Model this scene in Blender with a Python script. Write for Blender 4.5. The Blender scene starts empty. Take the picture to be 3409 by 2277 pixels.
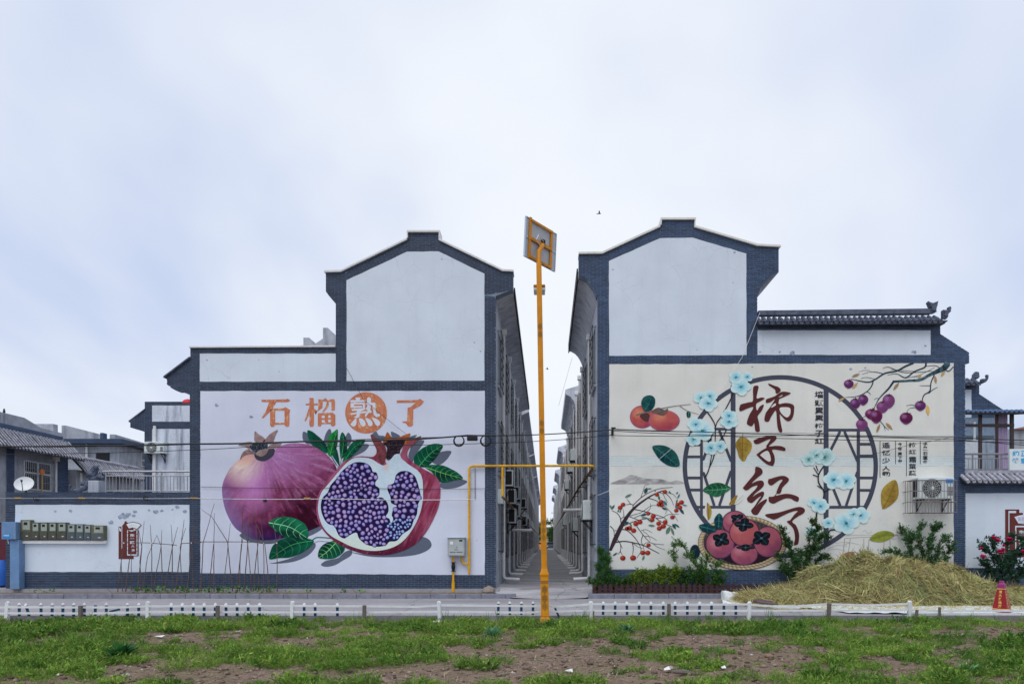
import bpy, bmesh, math, random
import numpy as np
from mathutils import Vector, Matrix
from mathutils.geometry import delaunay_2d_cdt

random.seed(7)
RNG = np.random.default_rng(11)
SC = bpy.context.scene
COL = SC.collection

# ------------------------------------------------------------------ camera
F = 2273.0                      # focal length in photo pixels (24 mm on a 36 mm wide frame)
CX, CY = 1818.0,1805.0         # vanishing point of the alley in the photo
HCAM = 1.5
YW = 18.94                      # distance of the painted gables (120 px per metre)
cam_data = bpy.data.cameras.new('camera')
cam = bpy.data.objects.new('camera', cam_data)
COL.objects.link(cam)
cam.location = (0,0, HCAM)
cam.rotation_euler = (math.radians(90),0,0)
cam_data.sensor_width = 36.0
cam_data.lens = F / 3409.0 * 36.0
cam_data.shift_x = -(CX - 1704.5) / 3409.0
cam_data.shift_y = (CY - 1138.5) / 3409.0
cam_data.clip_end = 3000
SC.camera = cam

# ------------------------------------------------------------------ sky and sun
SUN_EL, SUN_AZ = math.radians(58), math.radians(200)
world = bpy.data.worlds.new('World')
SC.world = world
world.use_nodes = True
nt = world.node_tree
for n in list(nt.nodes):
    nt.nodes.remove(n)
def WN(t, **kw):
    n = nt.nodes.new(t)
    for k, v in kw.items():
        setattr(n, k, v)
    return n
out = WN('ShaderNodeOutputWorld')
bg = WN('ShaderNodeBackground')
bg.inputs['Strength'].default_value = 0.1
sky = WN('ShaderNodeTexSky', sky_type='NISHITA')
sky.sun_disc = False
sky.sun_elevation = SUN_EL
sky.sun_rotation = SUN_AZ
sky.dust_density = 3.0
tc = WN('ShaderNodeTexCoord')
sep = WN('ShaderNodeSeparateXYZ')
nt.links.new(tc.outputs['Generated'], sep.inputs[0])
zz = WN('ShaderNodeMath', operation='MAXIMUM'); zz.inputs[1].default_value = 0.0
nt.links.new(sep.outputs['Z'], zz.inputs[0])
za = WN('ShaderNodeMath', operation='ADD'); za.inputs[1].default_value = 0.28
nt.links.new(zz.outputs[0], za.inputs[0])
dx = WN('ShaderNodeMath', operation='DIVIDE'); dy = WN('ShaderNodeMath', operation='DIVIDE')
nt.links.new(sep.outputs['X'], dx.inputs[0]); nt.links.new(za.outputs[0], dx.inputs[1])
nt.links.new(sep.outputs['Y'], dy.inputs[0]); nt.links.new(za.outputs[0], dy.inputs[1])
cmb = WN('ShaderNodeCombineXYZ')
nt.links.new(dx.outputs[0], cmb.inputs['X']); nt.links.new(dy.outputs[0], cmb.inputs['Y'])
mp = WN('ShaderNodeMapping')
mp.inputs['Rotation'].default_value = (0,0, math.radians(28))
mp.inputs['Scale'].default_value = (1.0,0.55,1.0)
mp.inputs['Location'].default_value = (0.45,1.3,0.0)
nt.links.new(cmb.outputs[0], mp.inputs['Vector'])
nz = WN('ShaderNodeTexNoise')
nz.inputs['Scale'].default_value = 0.62
nz.inputs['Detail'].default_value = 5.0
nz.inputs['Roughness'].default_value = 0.52
nz.inputs['Distortion'].default_value = 0.5
nt.links.new(mp.outputs[0], nz.inputs['Vector'])
rp = WN('ShaderNodeValToRGB')
rp.color_ramp.interpolation = 'EASE'
rp.color_ramp.elements[0].position = 0.33
rp.color_ramp.elements[0].color = (5.0,5.9,8.1,1)
rp.color_ramp.elements[1].position = 0.60
rp.color_ramp.elements[1].color = (8.7,9.05,9.6,1)
nt.links.new(nz.outputs['Fac'], rp.inputs[0])
mixs = WN('ShaderNodeMix', data_type='RGBA')
mixs.inputs['Factor'].default_value = 0.93
nt.links.new(sky.outputs[0], mixs.inputs['A'])
nt.links.new(rp.outputs['Color'], mixs.inputs['B'])
nt.links.new(mixs.outputs['Result'], bg.inputs['Color'])
nt.links.new(bg.outputs[0], out.inputs['Surface'])

sun_d = bpy.data.lights.new('sun', 'SUN')
sun_d.energy = 1.3
sun_d.angle = math.radians(40)
sun_d.color = (1.0,0.96,0.91)
sun = bpy.data.objects.new('sun', sun_d)
COL.objects.link(sun)
# light arrives from high up, behind and to the left of the camera
sd = Vector((math.sin(SUN_AZ) * math.cos(SUN_EL), math.cos(SUN_AZ) * math.cos(SUN_EL), math.sin(SUN_EL)))
sun.rotation_euler = sd.to_track_quat('Z', 'Y').to_euler()

SC.view_settings.view_transform = 'Standard'
SC.view_settings.look = 'None'
SC.view_settings.exposure = 0.14
SC.view_settings.gamma = 1.0
SC.render.engine = 'CYCLES'
SC.cycles.use_denoising = True
SC.cycles.max_bounces = 6

# ------------------------------------------------------------------ helpers
def P(px, py, Y=YW):
    s = F / Y
    return Vector(((px - CX) / s, Y, HCAM + (CY - py) / s))

def lin(c):
    c = np.asarray(c, float) / 255.0
    return np.where(c <= 0.04045, c / 12.92,((c + 0.055) / 1.055) ** 2.4)

KW = np.array([1.40,1.46,1.42])
def S(r, g, b):
    """base colour of a surface seen as sRGB r,g,b under this overcast sky"""
    return np.clip(lin((r, g, b)) * KW, 0.004,0.85)

def setp(o, label=None, cat=None, group=None, kind=None):
    if label: o['label'] = label
    if cat: o['category'] = cat
    if group: o['group'] = group
    if kind: o['kind'] = kind
    return o

def adopt(o, parent):
    if parent is not None:
        o.parent = parent
        if parent.parent is None:
            o.matrix_parent_inverse = Matrix.Translation(-Vector(parent.location))
    return o

def empty(name, loc, label, cat, group=None):
    o = bpy.data.objects.new(name, None)
    COL.objects.link(o)
    o.empty_display_size = 0.2
    o.location = loc
    setp(o, label, cat, group)
    return o

class MB:
    """collects geometry for one mesh object, in world coordinates"""
    def __init__(self):
        self.v = []; self.f = []; self.c = None
    def add(self, vs, fs):
        k = len(self.v)
        self.v.extend([tuple(p) for p in vs])
        self.f.extend([tuple(i + k for i in f) for f in fs])
    def box(self, x0, x1, y0, y1, z0, z1):
        vs = [(x0, y0, z0),(x1, y0, z0),(x1, y1, z0),(x0, y1, z0),(x0, y0, z1),(x1, y0, z1),(x1, y1, z1),(x0, y1, z1)]
        self.add(vs, [(0,3,2,1),(4,5,6,7),(0,1,5,4),(1,2,6,5),(2,3,7,6),(3,0,4,7)])
        return self
    def bbox(self, x0, x1, y0, y1, z0, z1, b=0.01):
        """box with its four vertical and upper edges softened"""
        bm = bmesh.new()
        r = bmesh.ops.create_cube(bm, size=1.0)
        for v in bm.verts:
            v.co = Vector(((x0 + x1) / 2 + v.co.x * (x1 - x0),(y0 + y1) / 2 + v.co.y * (y1 - y0),(z0 + z1) / 2 + v.co.z * (z1 - z0)))
        bmesh.ops.bevel(bm, geom=list(bm.edges), offset=b, segments=2, affect='EDGES', profile=0.5)
        bm.verts.index_update()
        self.add([v.co for v in bm.verts],[[v.index for v in f.verts] for f in bm.faces])
        bm.free()
        return self
    def prism(self, pts, y0, y1):
        """outline in (x, z), extruded along y"""
        n = len(pts)
        a = sum(pts[i][0] * pts[(i + 1) % n][1] - pts[(i + 1) % n][0] * pts[i][1] for i in range(n))
        if a < 0: pts = pts[::-1]
        vs = [(p[0], y0, p[1]) for p in pts] + [(p[0], y1, p[1]) for p in pts]
        fs = [tuple(range(n)), tuple(range(2 * n - 1, n - 1,-1))]
        fs += [((i + 1) % n, i, i + n, (i + 1) % n + n) for i in range(n)]
        self.add(vs, fs)
        return self
    def prism_x(self, pts, x0, x1):
        """outline in (y, z), extruded along x"""
        n = len(pts)
        a = sum(pts[i][0] * pts[(i + 1) % n][1] - pts[(i + 1) % n][0] * pts[i][1] for i in range(n))
        if a > 0: pts = pts[::-1]
        vs = [(x0, p[0], p[1]) for p in pts] + [(x1, p[0], p[1]) for p in pts]
        fs = [tuple(range(n)), tuple(range(2 * n - 1, n - 1,-1))]
        fs += [((i + 1) % n, i, i + n, (i + 1) % n + n) for i in range(n)]
        self.add(vs, fs)
        return self
    def tube(self, pts, r, segs=8, r1=None, cap=True):
        pts = [Vector(p) for p in pts]
        n = len(pts)
        rs = r if isinstance(r, (list, tuple)) else [r + ((r1 if r1 is not None else r) - r) * i / max(1, n - 1) for i in range(n)]
        vs = []; fs = []
        prev = None
        for i, p in enumerate(pts):
            d = (pts[min(i + 1, n - 1)] - pts[max(i - 1,0)])
            d = d.normalized() if d.length > 1e-9 else Vector((0,0,1))
            if prev is None:
                up = Vector((0,0,1)) if abs(d.z) < 0.9 else Vector((1,0,0))
                a = d.cross(up).normalized()
            else:
                a = (prev - d * prev.dot(d)).normalized()
            prev = a
            b = d.cross(a)
            for k in range(segs):
                t = 2 * math.pi * k / segs
                vs.append(p + (a * math.cos(t) + b * math.sin(t)) * rs[i])
        for i in range(n - 1):
            for k in range(segs):
                k2 = (k + 1) % segs
                fs.append((i * segs + k, i * segs + k2,(i + 1) * segs + k2,(i + 1) * segs + k))
        if cap:
            fs.append(tuple(range(segs - 1,-1,-1)))
            fs.append(tuple((n - 1) * segs + k for k in range(segs)))
        self.add(vs, fs)
        return self
    def lathe(self, prof, c, segs=20, axis='z'):
        """profile of (r, h) turned about an upright axis through c"""
        vs = []; fs = []
        for r, h in prof:
            for k in range(segs):
                t = 2 * math.pi * k / segs
                if axis == 'z': vs.append((c[0] + r * math.cos(t), c[1] + r * math.sin(t), c[2] + h))
                elif axis == 'y': vs.append((c[0] + r * math.cos(t), c[1] + h, c[2] + r * math.sin(t)))
                else: vs.append((c[0] + h, c[1] + r * math.cos(t), c[2] + r * math.sin(t)))
        m = len(prof)
        for i in range(m - 1):
            for k in range(segs):
                k2 = (k + 1) % segs
                fs.append((i * segs + k, i * segs + k2,(i + 1) * segs + k2,(i + 1) * segs + k))
        fs.append(tuple(range(segs - 1,-1,-1)))
        fs.append(tuple((m - 1) * segs + k for k in range(segs)))
        self.add(vs, fs)
        return self
    def build(self, name, mat, parent=None, smooth=False, colors=None, kind=None):
        me = bpy.data.meshes.new(name)
        me.from_pydata(self.v, [], self.f)
        me.validate()
        if colors is not None:
            a = me.color_attributes.new('Col', 'FLOAT_COLOR', 'POINT')
            c = np.ones((len(self.v),4)); c[:, :3] = np.asarray(colors)
            a.data.foreach_set('color', c.ravel())
        if smooth:
            me.polygons.foreach_set('use_smooth', [True] * len(me.polygons))
            if smooth != 'all':
                me.set_sharp_from_angle(angle=math.radians(40))
        me.materials.append(mat)
        o = bpy.data.objects.new(name, me)
        COL.objects.link(o)
        adopt(o, parent)
        if kind: o['kind'] = kind
        return o

def mesh_np(name, V, Fc, mat, colors=None, parent=None, kind=None, smooth=False):
    """fast mesh from numpy arrays: V (n,3), Fc (m,3 or 4)"""
    me = bpy.data.meshes.new(name)
    V = np.ascontiguousarray(V, np.float32); Fc = np.ascontiguousarray(Fc, np.int32)
    m, k = Fc.shape
    me.vertices.add(len(V)); me.vertices.foreach_set('co', V.ravel())
    me.loops.add(m * k); me.loops.foreach_set('vertex_index', Fc.ravel())
    me.polygons.add(m)
    me.polygons.foreach_set('loop_start', np.arange(0, m * k, k, dtype=np.int32))
    me.update(calc_edges=True)
    if colors is not None:
        a = me.color_attributes.new('Col', 'FLOAT_COLOR', 'POINT')
        c = np.ones((len(V),4), np.float32); c[:, :3] = colors
        a.data.foreach_set('color', c.ravel())
    if smooth: me.polygons.foreach_set('use_smooth', [True] * m)
    me.materials.append(mat)
    o = bpy.data.objects.new(name, me)
    COL.objects.link(o)
    adopt(o, parent)
    if kind: o['kind'] = kind
    return o

def copy_obj(o, parent=None, loc=None, name=None):
    c = o.copy(); COL.objects.link(c)
    if parent is not None: adopt(c, parent)
    if loc is not None: c.location = loc
    return c

# letter outlines are read once, while the scene is still small
_glyphs = {}
def glyph_mesh(txt, bold):
    k = (txt, bold)
    if k not in _glyphs:
        c = bpy.data.curves.new('glyph', 'FONT'); c.body = txt; c.offset = bold; c.resolution_u = 2
        o = bpy.data.objects.new('glyph', c); COL.objects.link(o)
        me = bpy.data.meshes.new_from_object(o.evaluated_get(bpy.context.evaluated_depsgraph_get()))
        V = np.array([v.co[:2] for v in me.vertices]); fs = [tuple(p.vertices) for p in me.polygons]
        bpy.data.objects.remove(o); bpy.data.curves.remove(c); bpy.data.meshes.remove(me)
        a, b = V.min(0), V.max(0)
        _glyphs[k] = ((V - a) / np.maximum(b - a, 1e-6), fs)
    return _glyphs[k]
for txt_, bold_ in (('墙頭累柿子紅', .022),('遥忆少人鋤柿紅霜葉蔬', .016),('今年萬下菊子黑石蓮冬', .024),('美丽乡村', 0.0),('美丽乡村', .01),('东二区六排', .03),('纯正蜂蜜', .03),('潜水艇地漏防臭就选4039', .015),('06', .015)):
    for ch_ in txt_: glyph_mesh(ch_, bold_)
for txt_ in ('西安天然气有限公司', '燃气箱', '有电危险'): glyph_mesh(txt_, .02)

# value noise on numpy arrays
def vnoise(x, y, seed=0):
    x = np.asarray(x, float); y = np.asarray(y, float)
    xi = np.floor(x).astype(np.int64); yi = np.floor(y).astype(np.int64)
    fx = x - xi; fy = y - yi
    fx = fx * fx * (3 - 2 * fx); fy = fy * fy * (3 - 2 * fy)
    def h(a, b):
        n = (a * 374761393 + b * 668265263 + seed * 1274126177) & 0x7fffffff
        n = ((n ^ (n >> 13)) * 1274126177) & 0x7fffffff
        return ((n ^ (n >> 16)) & 0xffff) / 65535.0
    return (h(xi, yi) * (1 - fx) + h(xi + 1, yi) * fx) * (1 - fy) + (h(xi, yi + 1) * (1 - fx) + h(xi + 1, yi + 1) * fx) * fy
def fbm(x, y, seed=0, oct=3):
    v = 0; a = 0.5; t = 0
    for i in range(oct):
        v = v + a * vnoise(x * 2 ** i, y * 2 ** i, seed + i); t += a; a *= 0.5
    return v / t

# ------------------------------------------------------------------ materials
MATS = {}
def newmat(name):
    m = bpy.data.materials.new(name); m.use_nodes = True
    t = m.node_tree
    b = t.nodes['Principled BSDF']
    MATS[name] = m
    return m, t, b
def nd(t, typ, **kw):
    n = t.nodes.new(typ)
    for k, v in kw.items(): setattr(n, k, v)
    return n
def noise(t, scale, detail=4, rough=0.55, vec=None, stretch=None, coord='Object'):
    n = nd(t, 'ShaderNodeTexNoise')
    n.inputs['Scale'].default_value = scale; n.inputs['Detail'].default_value = detail; n.inputs['Roughness'].default_value = rough
    c = nd(t, 'ShaderNodeNewGeometry')
    src = c.outputs['Position']
    if stretch:
        m = nd(t, 'ShaderNodeMapping'); m.inputs['Scale'].default_value = stretch
        t.links.new(src, m.inputs['Vector']); src = m.outputs[0]
    t.links.new(src, n.inputs['Vector'])
    return n
def ramp(t, fac, stops):
    r = nd(t, 'ShaderNodeValToRGB')
    el = r.color_ramp.elements
    while len(el) < len(stops): el.new(0.5)
    for e, (p, c) in zip(el, stops):
        e.position = p
        e.color = (c, c, c, 1) if not hasattr(c, '__len__') else (c[0], c[1], c[2],1)
    t.links.new(fac, r.inputs[0])
    return r
def mix(t, a, b, fac, mode='MIX'):
    m = nd(t, 'ShaderNodeMix', data_type='RGBA', blend_type=mode)
    for s, k in ((a, 'A'),(b, 'B')):
        if hasattr(s, 'is_output'): t.links.new(s, m.inputs[k])
        else: m.inputs[k].default_value = (*s[:3],1) if hasattr(s, '__len__') else (s, s, s, 1)
    if hasattr(fac, 'is_output'): t.links.new(fac, m.inputs['Factor'])
    else: m.inputs['Factor'].default_value = fac
    return m.outputs['Result']
def bump(t, b, h, dist=0.01, strength=0.4):
    n = nd(t, 'ShaderNodeBump'); n.inputs['Distance'].default_value = dist; n.inputs['Strength'].default_value = strength
    t.links.new(h, n.inputs['Height']); t.links.new(n.outputs[0], b.inputs['Normal'])

def mottled(name, col, var=0.25, scale=6, rough=0.7, metal=0.0, stains=None, fine=0.1, bumpd=0.0, stretch=None):
    """plain surface with uneven tone, fine grain and optional streaky stains"""
    m, t, b = newmat(name)
    col = np.asarray(col)
    n1 = noise(t, scale, 5,0.6, stretch=stretch)
    c = mix(t, tuple(np.clip(col * (1 - var),0,1)), tuple(np.clip(col * (1 + var * 0.6),0,0.9)), ramp(t, n1.outputs['Fac'],[(0.3,0.0),(0.7,1.0)]).outputs[0])
    n2 = noise(t, scale * 14,3,0.6)
    c = mix(t, c, ramp(t, n2.outputs['Fac'],[(0.3,1 - fine * 2),(0.7,1.0)]).outputs[0],1.0, 'MULTIPLY')
    if stains is not None:
        n3 = noise(t, 1.0,5,0.65, stretch=(3.2,3.2,0.35))
        c = mix(t, c, tuple(stains[0]), ramp(t, n3.outputs['Fac'],[(0.52,0.0),(0.72, stains[1])]).outputs[0])
    t.links.new(c, b.inputs['Base Color'])
    b.inputs['Roughness'].default_value = rough
    b.inputs['Metallic'].default_value = metal
    b.inputs['Specular IOR Level'].default_value = 0.3
    if bumpd > 0: bump(t, b, n2.outputs['Fac'], bumpd)
    return m
def plain(name, col, rough=0.5, metal=0.0, spec=0.4):
    return mottled(name, col, 0.12,9, rough, metal, fine=0.05)

def vcol_mat(name, rough=0.7, var=0.14, scale=30, trans=0.0, spec=0.25):
    m, t, b = newmat(name)
    a = nd(t, 'ShaderNodeAttribute'); a.attribute_name = 'Col'
    n1 = noise(t, scale, 4,0.6)
    c = mix(t, a.outputs['Color'], ramp(t, n1.outputs['Fac'],[(0.3,1 - var),(0.7,1.0)]).outputs[0],1.0, 'MULTIPLY')
    t.links.new(c, b.inputs['Base Color'])
    b.inputs['Roughness'].default_value = rough
    b.inputs['Specular IOR Level'].default_value = spec
    if trans > 0:
        tr = nd(t, 'ShaderNodeBsdfTranslucent')
        t.links.new(c, tr.inputs['Color'])
        ms = nd(t, 'ShaderNodeMixShader'); ms.inputs[0].default_value = trans
        t.links.new(b.outputs[0], ms.inputs[1]); t.links.new(tr.outputs[0], ms.inputs[2])
        t.links.new(ms.outputs[0], t.nodes['Material Output'].inputs['Surface'])
    return m

def brick_mat(name, c0, c1, rough=0.55):
    m, t, b = newmat(name)
    g = nd(t, 'ShaderNodeNewGeometry'); oi = nd(t, 'ShaderNodeObjectInfo')
    ad = nd(t, 'ShaderNodeMath', operation='ADD'); t.links.new(g.outputs['Random Per Island'], ad.inputs[0]); t.links.new(oi.outputs['Random'], ad.inputs[1])
    fr = nd(t, 'ShaderNodeMath', operation='FRACT'); t.links.new(ad.outputs[0], fr.inputs[0])
    c = mix(t, tuple(c0), tuple(c1), fr.outputs[0])
    n1 = noise(t, 2.0,5,0.6)
    c = mix(t, c, ramp(t, n1.outputs['Fac'],[(0.3,0.78),(0.7,1.12)]).outputs[0],1.0, 'MULTIPLY')
    n2 = noise(t, 60,3)
    c = mix(t, c, ramp(t, n2.outputs['Fac'],[(0.3,0.85),(0.7,1.08)]).outputs[0],1.0, 'MULTIPLY')
    t.links.new(c, b.inputs['Base Color'])
    b.inputs['Roughness'].default_value = rough
    b.inputs['Specular IOR Level'].default_value = 0.35
    return m

def plaster_mat(name, col, crack=0.25, stain=0.2, var=0.08):
    """limewashed render: faint clouding, hairline cracks, rain streaks, a few scuffs"""
    m, t, b = newmat(name)
    col = np.asarray(col)
    n1 = noise(t, 0.8,5,0.6)
    c = mix(t, tuple(col * (1 - var)), tuple(np.clip(col * (1 + var * 0.6),0,0.88)), ramp(t, n1.outputs['Fac'],[(0.3,0.0),(0.7,1.0)]).outputs[0])
    vo = nd(t, 'ShaderNodeTexVoronoi', feature='DISTANCE_TO_EDGE'); vo.inputs['Scale'].default_value = 1.7
    gp = nd(t, 'ShaderNodeNewGeometry')
    nw = noise(t, 3.0,4)
    wadd = nd(t, 'ShaderNodeMix', data_type='RGBA', blend_type='ADD'); wadd.inputs['Factor'].default_value = 0.25
    t.links.new(gp.outputs['Position'], wadd.inputs['A']); t.links.new(nw.outputs['Color'], wadd.inputs['B'])
    t.links.new(wadd.outputs['Result'], vo.inputs['Vector'])
    ck = ramp(t, vo.outputs['Distance'],[(0.0,1.0),(0.012,0.0)])
    nm = noise(t, 0.9,3)
    ckm = mix(t, ck.outputs[0], ramp(t, nm.outputs['Fac'],[(0.45,0.0),(0.6,1.0)]).outputs[0],1.0, 'MULTIPLY')
    fac = nd(t, 'ShaderNodeMath', operation='MULTIPLY'); fac.inputs[1].default_value = crack
    t.links.new(ckm, fac.inputs[0])
    c = mix(t, c, tuple(col * 0.55), fac.outputs[0])
    n3 = noise(t, 1.0,5,0.65, stretch=(4.0,4.0,0.3))
    c = mix(t, c, tuple(col * np.array([0.66,0.67,0.68])), ramp(t, n3.outputs['Fac'],[(0.5,0.0),(0.75, stain)]).outputs[0])
    n4 = noise(t, 40,3)
    c = mix(t, c, ramp(t, n4.outputs['Fac'],[(0.3,0.95),(0.7,1.0)]).outputs[0],1.0, 'MULTIPLY')
    t.links.new(c, b.inputs['Base Color'])
    b.inputs['Roughness'].default_value = 0.85
    b.inputs['Specular IOR Level'].default_value = 0.2
    bump(t, b, n4.outputs['Fac'],0.003,0.5)
    return m

M_brick = brick_mat('dark_brick_tile', S(40,50,68), S(50,62,84))
M_brick2 = brick_mat('blue_brick_tile', S(42,57,82), S(54,72,102))
M_mortar = mottled('mortar', S(112,122,140),0.25,8,0.9)
M_white = plaster_mat('white_plaster', S(184,190,205),0.42,0.14)
M_mural = plaster_mat('mural_ground', S(184,186,210),0.2,0.1)
M_cream = plaster_mat('cream_plaster', S(195,192,189),0.22,0.2)
M_conc = mottled('grey_concrete', S(152,154,164),0.25,2.5,0.9, stains=(S(70,72,84),0.7), bumpd=0.004)
M_alley = mottled('alley_render', S(184,184,194),0.2,2.0,0.9, stains=(S(84,86,100),0.6), bumpd=0.004)
M_soffit = mottled('soffit', S(178,178,188),0.25,3,0.9, stains=(S(84,82,92),0.5))
M_cap = mottled('coping', S(226,230,226),0.15,4,0.8)
M_cap2 = mottled('cream_coping', S(228,226,196),0.15,4,0.8)
M_tile = mottled('grey_roof_tile', S(80,86,104),0.45,7,0.8, bumpd=0.004)
M_tile2 = mottled('weathered_roof_tile', S(150,148,160),0.45,6,0.85)
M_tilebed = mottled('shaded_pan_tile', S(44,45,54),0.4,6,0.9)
M_paint = vcol_mat('wall_paint', 0.8,0.10,14, spec=0.06)
M_pvc = mottled('white_pvc', S(208,212,226),0.1,5,0.45)
M_steel = mottled('stainless', (0.36,0.37,0.4),0.15,10,0.3,0.8)
M_black = plain('black_plastic', (0.012,0.013,0.016),0.5)
M_glass = plain('dark_glass', (0.02,0.028,0.036),0.08)
M_yellow = mottled('yellow_gas_paint', S(200,146,28),0.25,8,0.5, stains=(S(120,86,40),.5))
M_lampy = mottled('orange_lamp_paint', S(190,122,12),0.2,3,0.5, stains=(S(120,80,40),.55))
M_iron = mottled('dark_iron', (0.03,0.028,0.03),0.3,12,0.7)
M_leaf = vcol_mat('leaf', 0.6,0.25,20, trans=0.25)
M_straw = vcol_mat('straw', 0.8,0.2,20, trans=0.15)
M_bark = mottled('bark', S(84,74,72),0.4,20,0.9)
M_navy = plain('navy_plastic', S(24,62,92),0.4)
M_vinyl = mottled('white_vinyl', (.80,.83,.85),0.1,6,0.4)
M_wood = mottled('weathered_wood', S(98,90,86),0.35,25,0.9, stretch=(4,4,0.5))
# ------------------------------------------------------------------ bricks
BL, BH, BJ = 0.190,0.041,0.012      # brick slip length, height, joint
def clip_poly(sub, clip):
    """Sutherland-Hodgman, clip convex and counter-clockwise"""
    outp = sub
    n = len(clip)
    for i in range(n):
        a = clip[i]; b = clip[(i + 1) % n]
        inp = outp; outp = []
        if not inp: return []
        def side(p): return (b[0] - a[0]) * (p[1] - a[1]) - (b[1] - a[1]) * (p[0] - a[0])
        for j in range(len(inp)):
            p = inp[j]; q = inp[(j + 1) % len(inp)]
            sp, sq = side(p), side(q)
            if sp >= 0: outp.append(p)
            if (sp >= 0) != (sq >= 0):
                t = sp / (sp - sq)
                outp.append((p[0] + (q[0] - p[0]) * t, p[1] + (q[1] - p[1]) * t))
    return outp
def area2(p):
    return 0.5 * sum(p[i][0] * p[(i + 1) % len(p)][1] - p[(i + 1) % len(p)][0] * p[i][1] for i in range(len(p)))

_brick_mesh = {}
class BrickField:
    def __init__(self, Y, mat, parent, th=0.009, name='brick'):
        self.Y = Y; self.mat = mat; self.parent = parent; self.th = th; self.full = []; self.cut = []; self.name = name
    def region(self, pts_px, angle=0.0, bl=BL, bh=BH, bj=BJ, z0=None):
        Y = self.Y
        pts = [(P(x, y, Y).x, P(x, y, Y).z) for x, y in pts_px]
        if area2(pts) < 0: pts = pts[::-1]
        ca, sa = math.cos(angle), math.sin(angle)
        rot = [(x * ca + z * sa, -x * sa + z * ca) for x, z in pts]
        u0 = min(p[0] for p in rot); u1 = max(p[0] for p in rot)
        w0 = min(p[1] for p in rot); w1 = max(p[1] for p in rot)
        mh = bh + bj; ml = bl + bj
        r0 = math.floor(w0 / mh); r1 = math.ceil(w1 / mh)
        for r in range(r0, r1 + 1):
            off = (r % 2) * ml / 2 + random.uniform(-0.004,0.004)
            k0 = math.floor((u0 - off) / ml); k1 = math.ceil((u1 - off) / ml)
            for k in range(k0, k1 + 1):
                a = off + k * ml; z = r * mh
                rect = [(a, z),(a + bl, z),(a + bl, z + bh),(a, z + bh)]
                c = clip_poly(rect, rot)
                if len(c) < 3: continue
                ar = abs(area2(c))
                if ar < 0.0005: continue
                if ar > bl * bh * 0.999 and abs(angle) < 1e-6:
                    self.dim = (bl, bh); self.full.append((a + bl / 2, z + bh / 2))
                else:
                    self.cut.append([(x * ca - y * sa, x * sa + y * ca) for x, y in c])
    def build(self, limit=300):
        BL, BH = getattr(self, 'dim', (0.19,0.041)); key = (self.mat.name, self.th, BL)
        if key not in _brick_mesh:
            b = MB()
            b.box(-BL / 2, BL / 2,-self.th, 0,-BH / 2, BH / 2)
            me = bpy.data.meshes.new('brick'); me.from_pydata(b.v, [], b.f); me.materials.append(self.mat)
            _brick_mesh[key] = me
        self.full.sort(key=lambda c: math.hypot(c[0] - 0.0, c[1] - HCAM))
        for (x, z) in self.full[:limit]:
            o = bpy.data.objects.new(self.name, _brick_mesh[key]); COL.objects.link(o)
            adopt(o, self.parent)
            o.location = (x, self.Y - random.uniform(0,0.0025), z)
        mb = MB()
        for (x, z) in self.full[limit:]:
            j = random.uniform(0,0.0025)
            mb.box(x - BL / 2, x + BL / 2, self.Y - self.th - j, self.Y, z - BH / 2, z + BH / 2)
        for c in self.cut:
            mb.prism(c, self.Y - self.th - random.uniform(0,0.002), self.Y)
        if mb.v: mb.build('brickwork', self.mat, self.parent, kind='stuff')

def pz(pts, Y=YW):
    return [(P(x, y, Y).x, P(x, y, Y).z) for x, y in pts]
def rect(x0, x1, y0, y1):
    return [(x0, y0),(x1, y0),(x1, y1),(x0, y1)]
def wobble(pts, amp=0.7, step=26):
    """hand-trowelled edge: break long edges and jog them a little (pixels)"""
    o = []
    for i in range(len(pts)):
        a = pts[i]; b = pts[(i + 1) % len(pts)]
        n = max(1, int(math.hypot(b[0] - a[0], b[1] - a[1]) / step))
        for k in range(n):
            t = k / n
            j = 0 if k == 0 else random.uniform(-amp, amp)
            dx, dy = b[0] - a[0], b[1] - a[1]; L = math.hypot(dx, dy)
            o.append((a[0] + dx * t - dy / L * j, a[1] + dy * t + dx / L * j))
    return o
def coping(name, pts, th, mat, parent, y0=YW - 0.07, y1=YW + 0.36, Y=YW):
    """thin slab that follows a top edge given in photo pixels"""
    b = MB()
    for i in range(len(pts) - 1):
        (xa, ya),(xb, yb) = pts[i], pts[i + 1]
        q = pz([(xa, ya),(xb, yb),(xb, yb + th),(xa, ya + th)], Y) if abs(xb - xa) > abs(yb - ya) * 0.3 else pz([(xa, ya),(xb, yb),(xb + th * 0.6, yb),(xa + th * 0.6, ya)], Y)
        b.prism(q, y0 + 0.002 * (i % 2), y1)
    return b.build(name, mat, parent)

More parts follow.
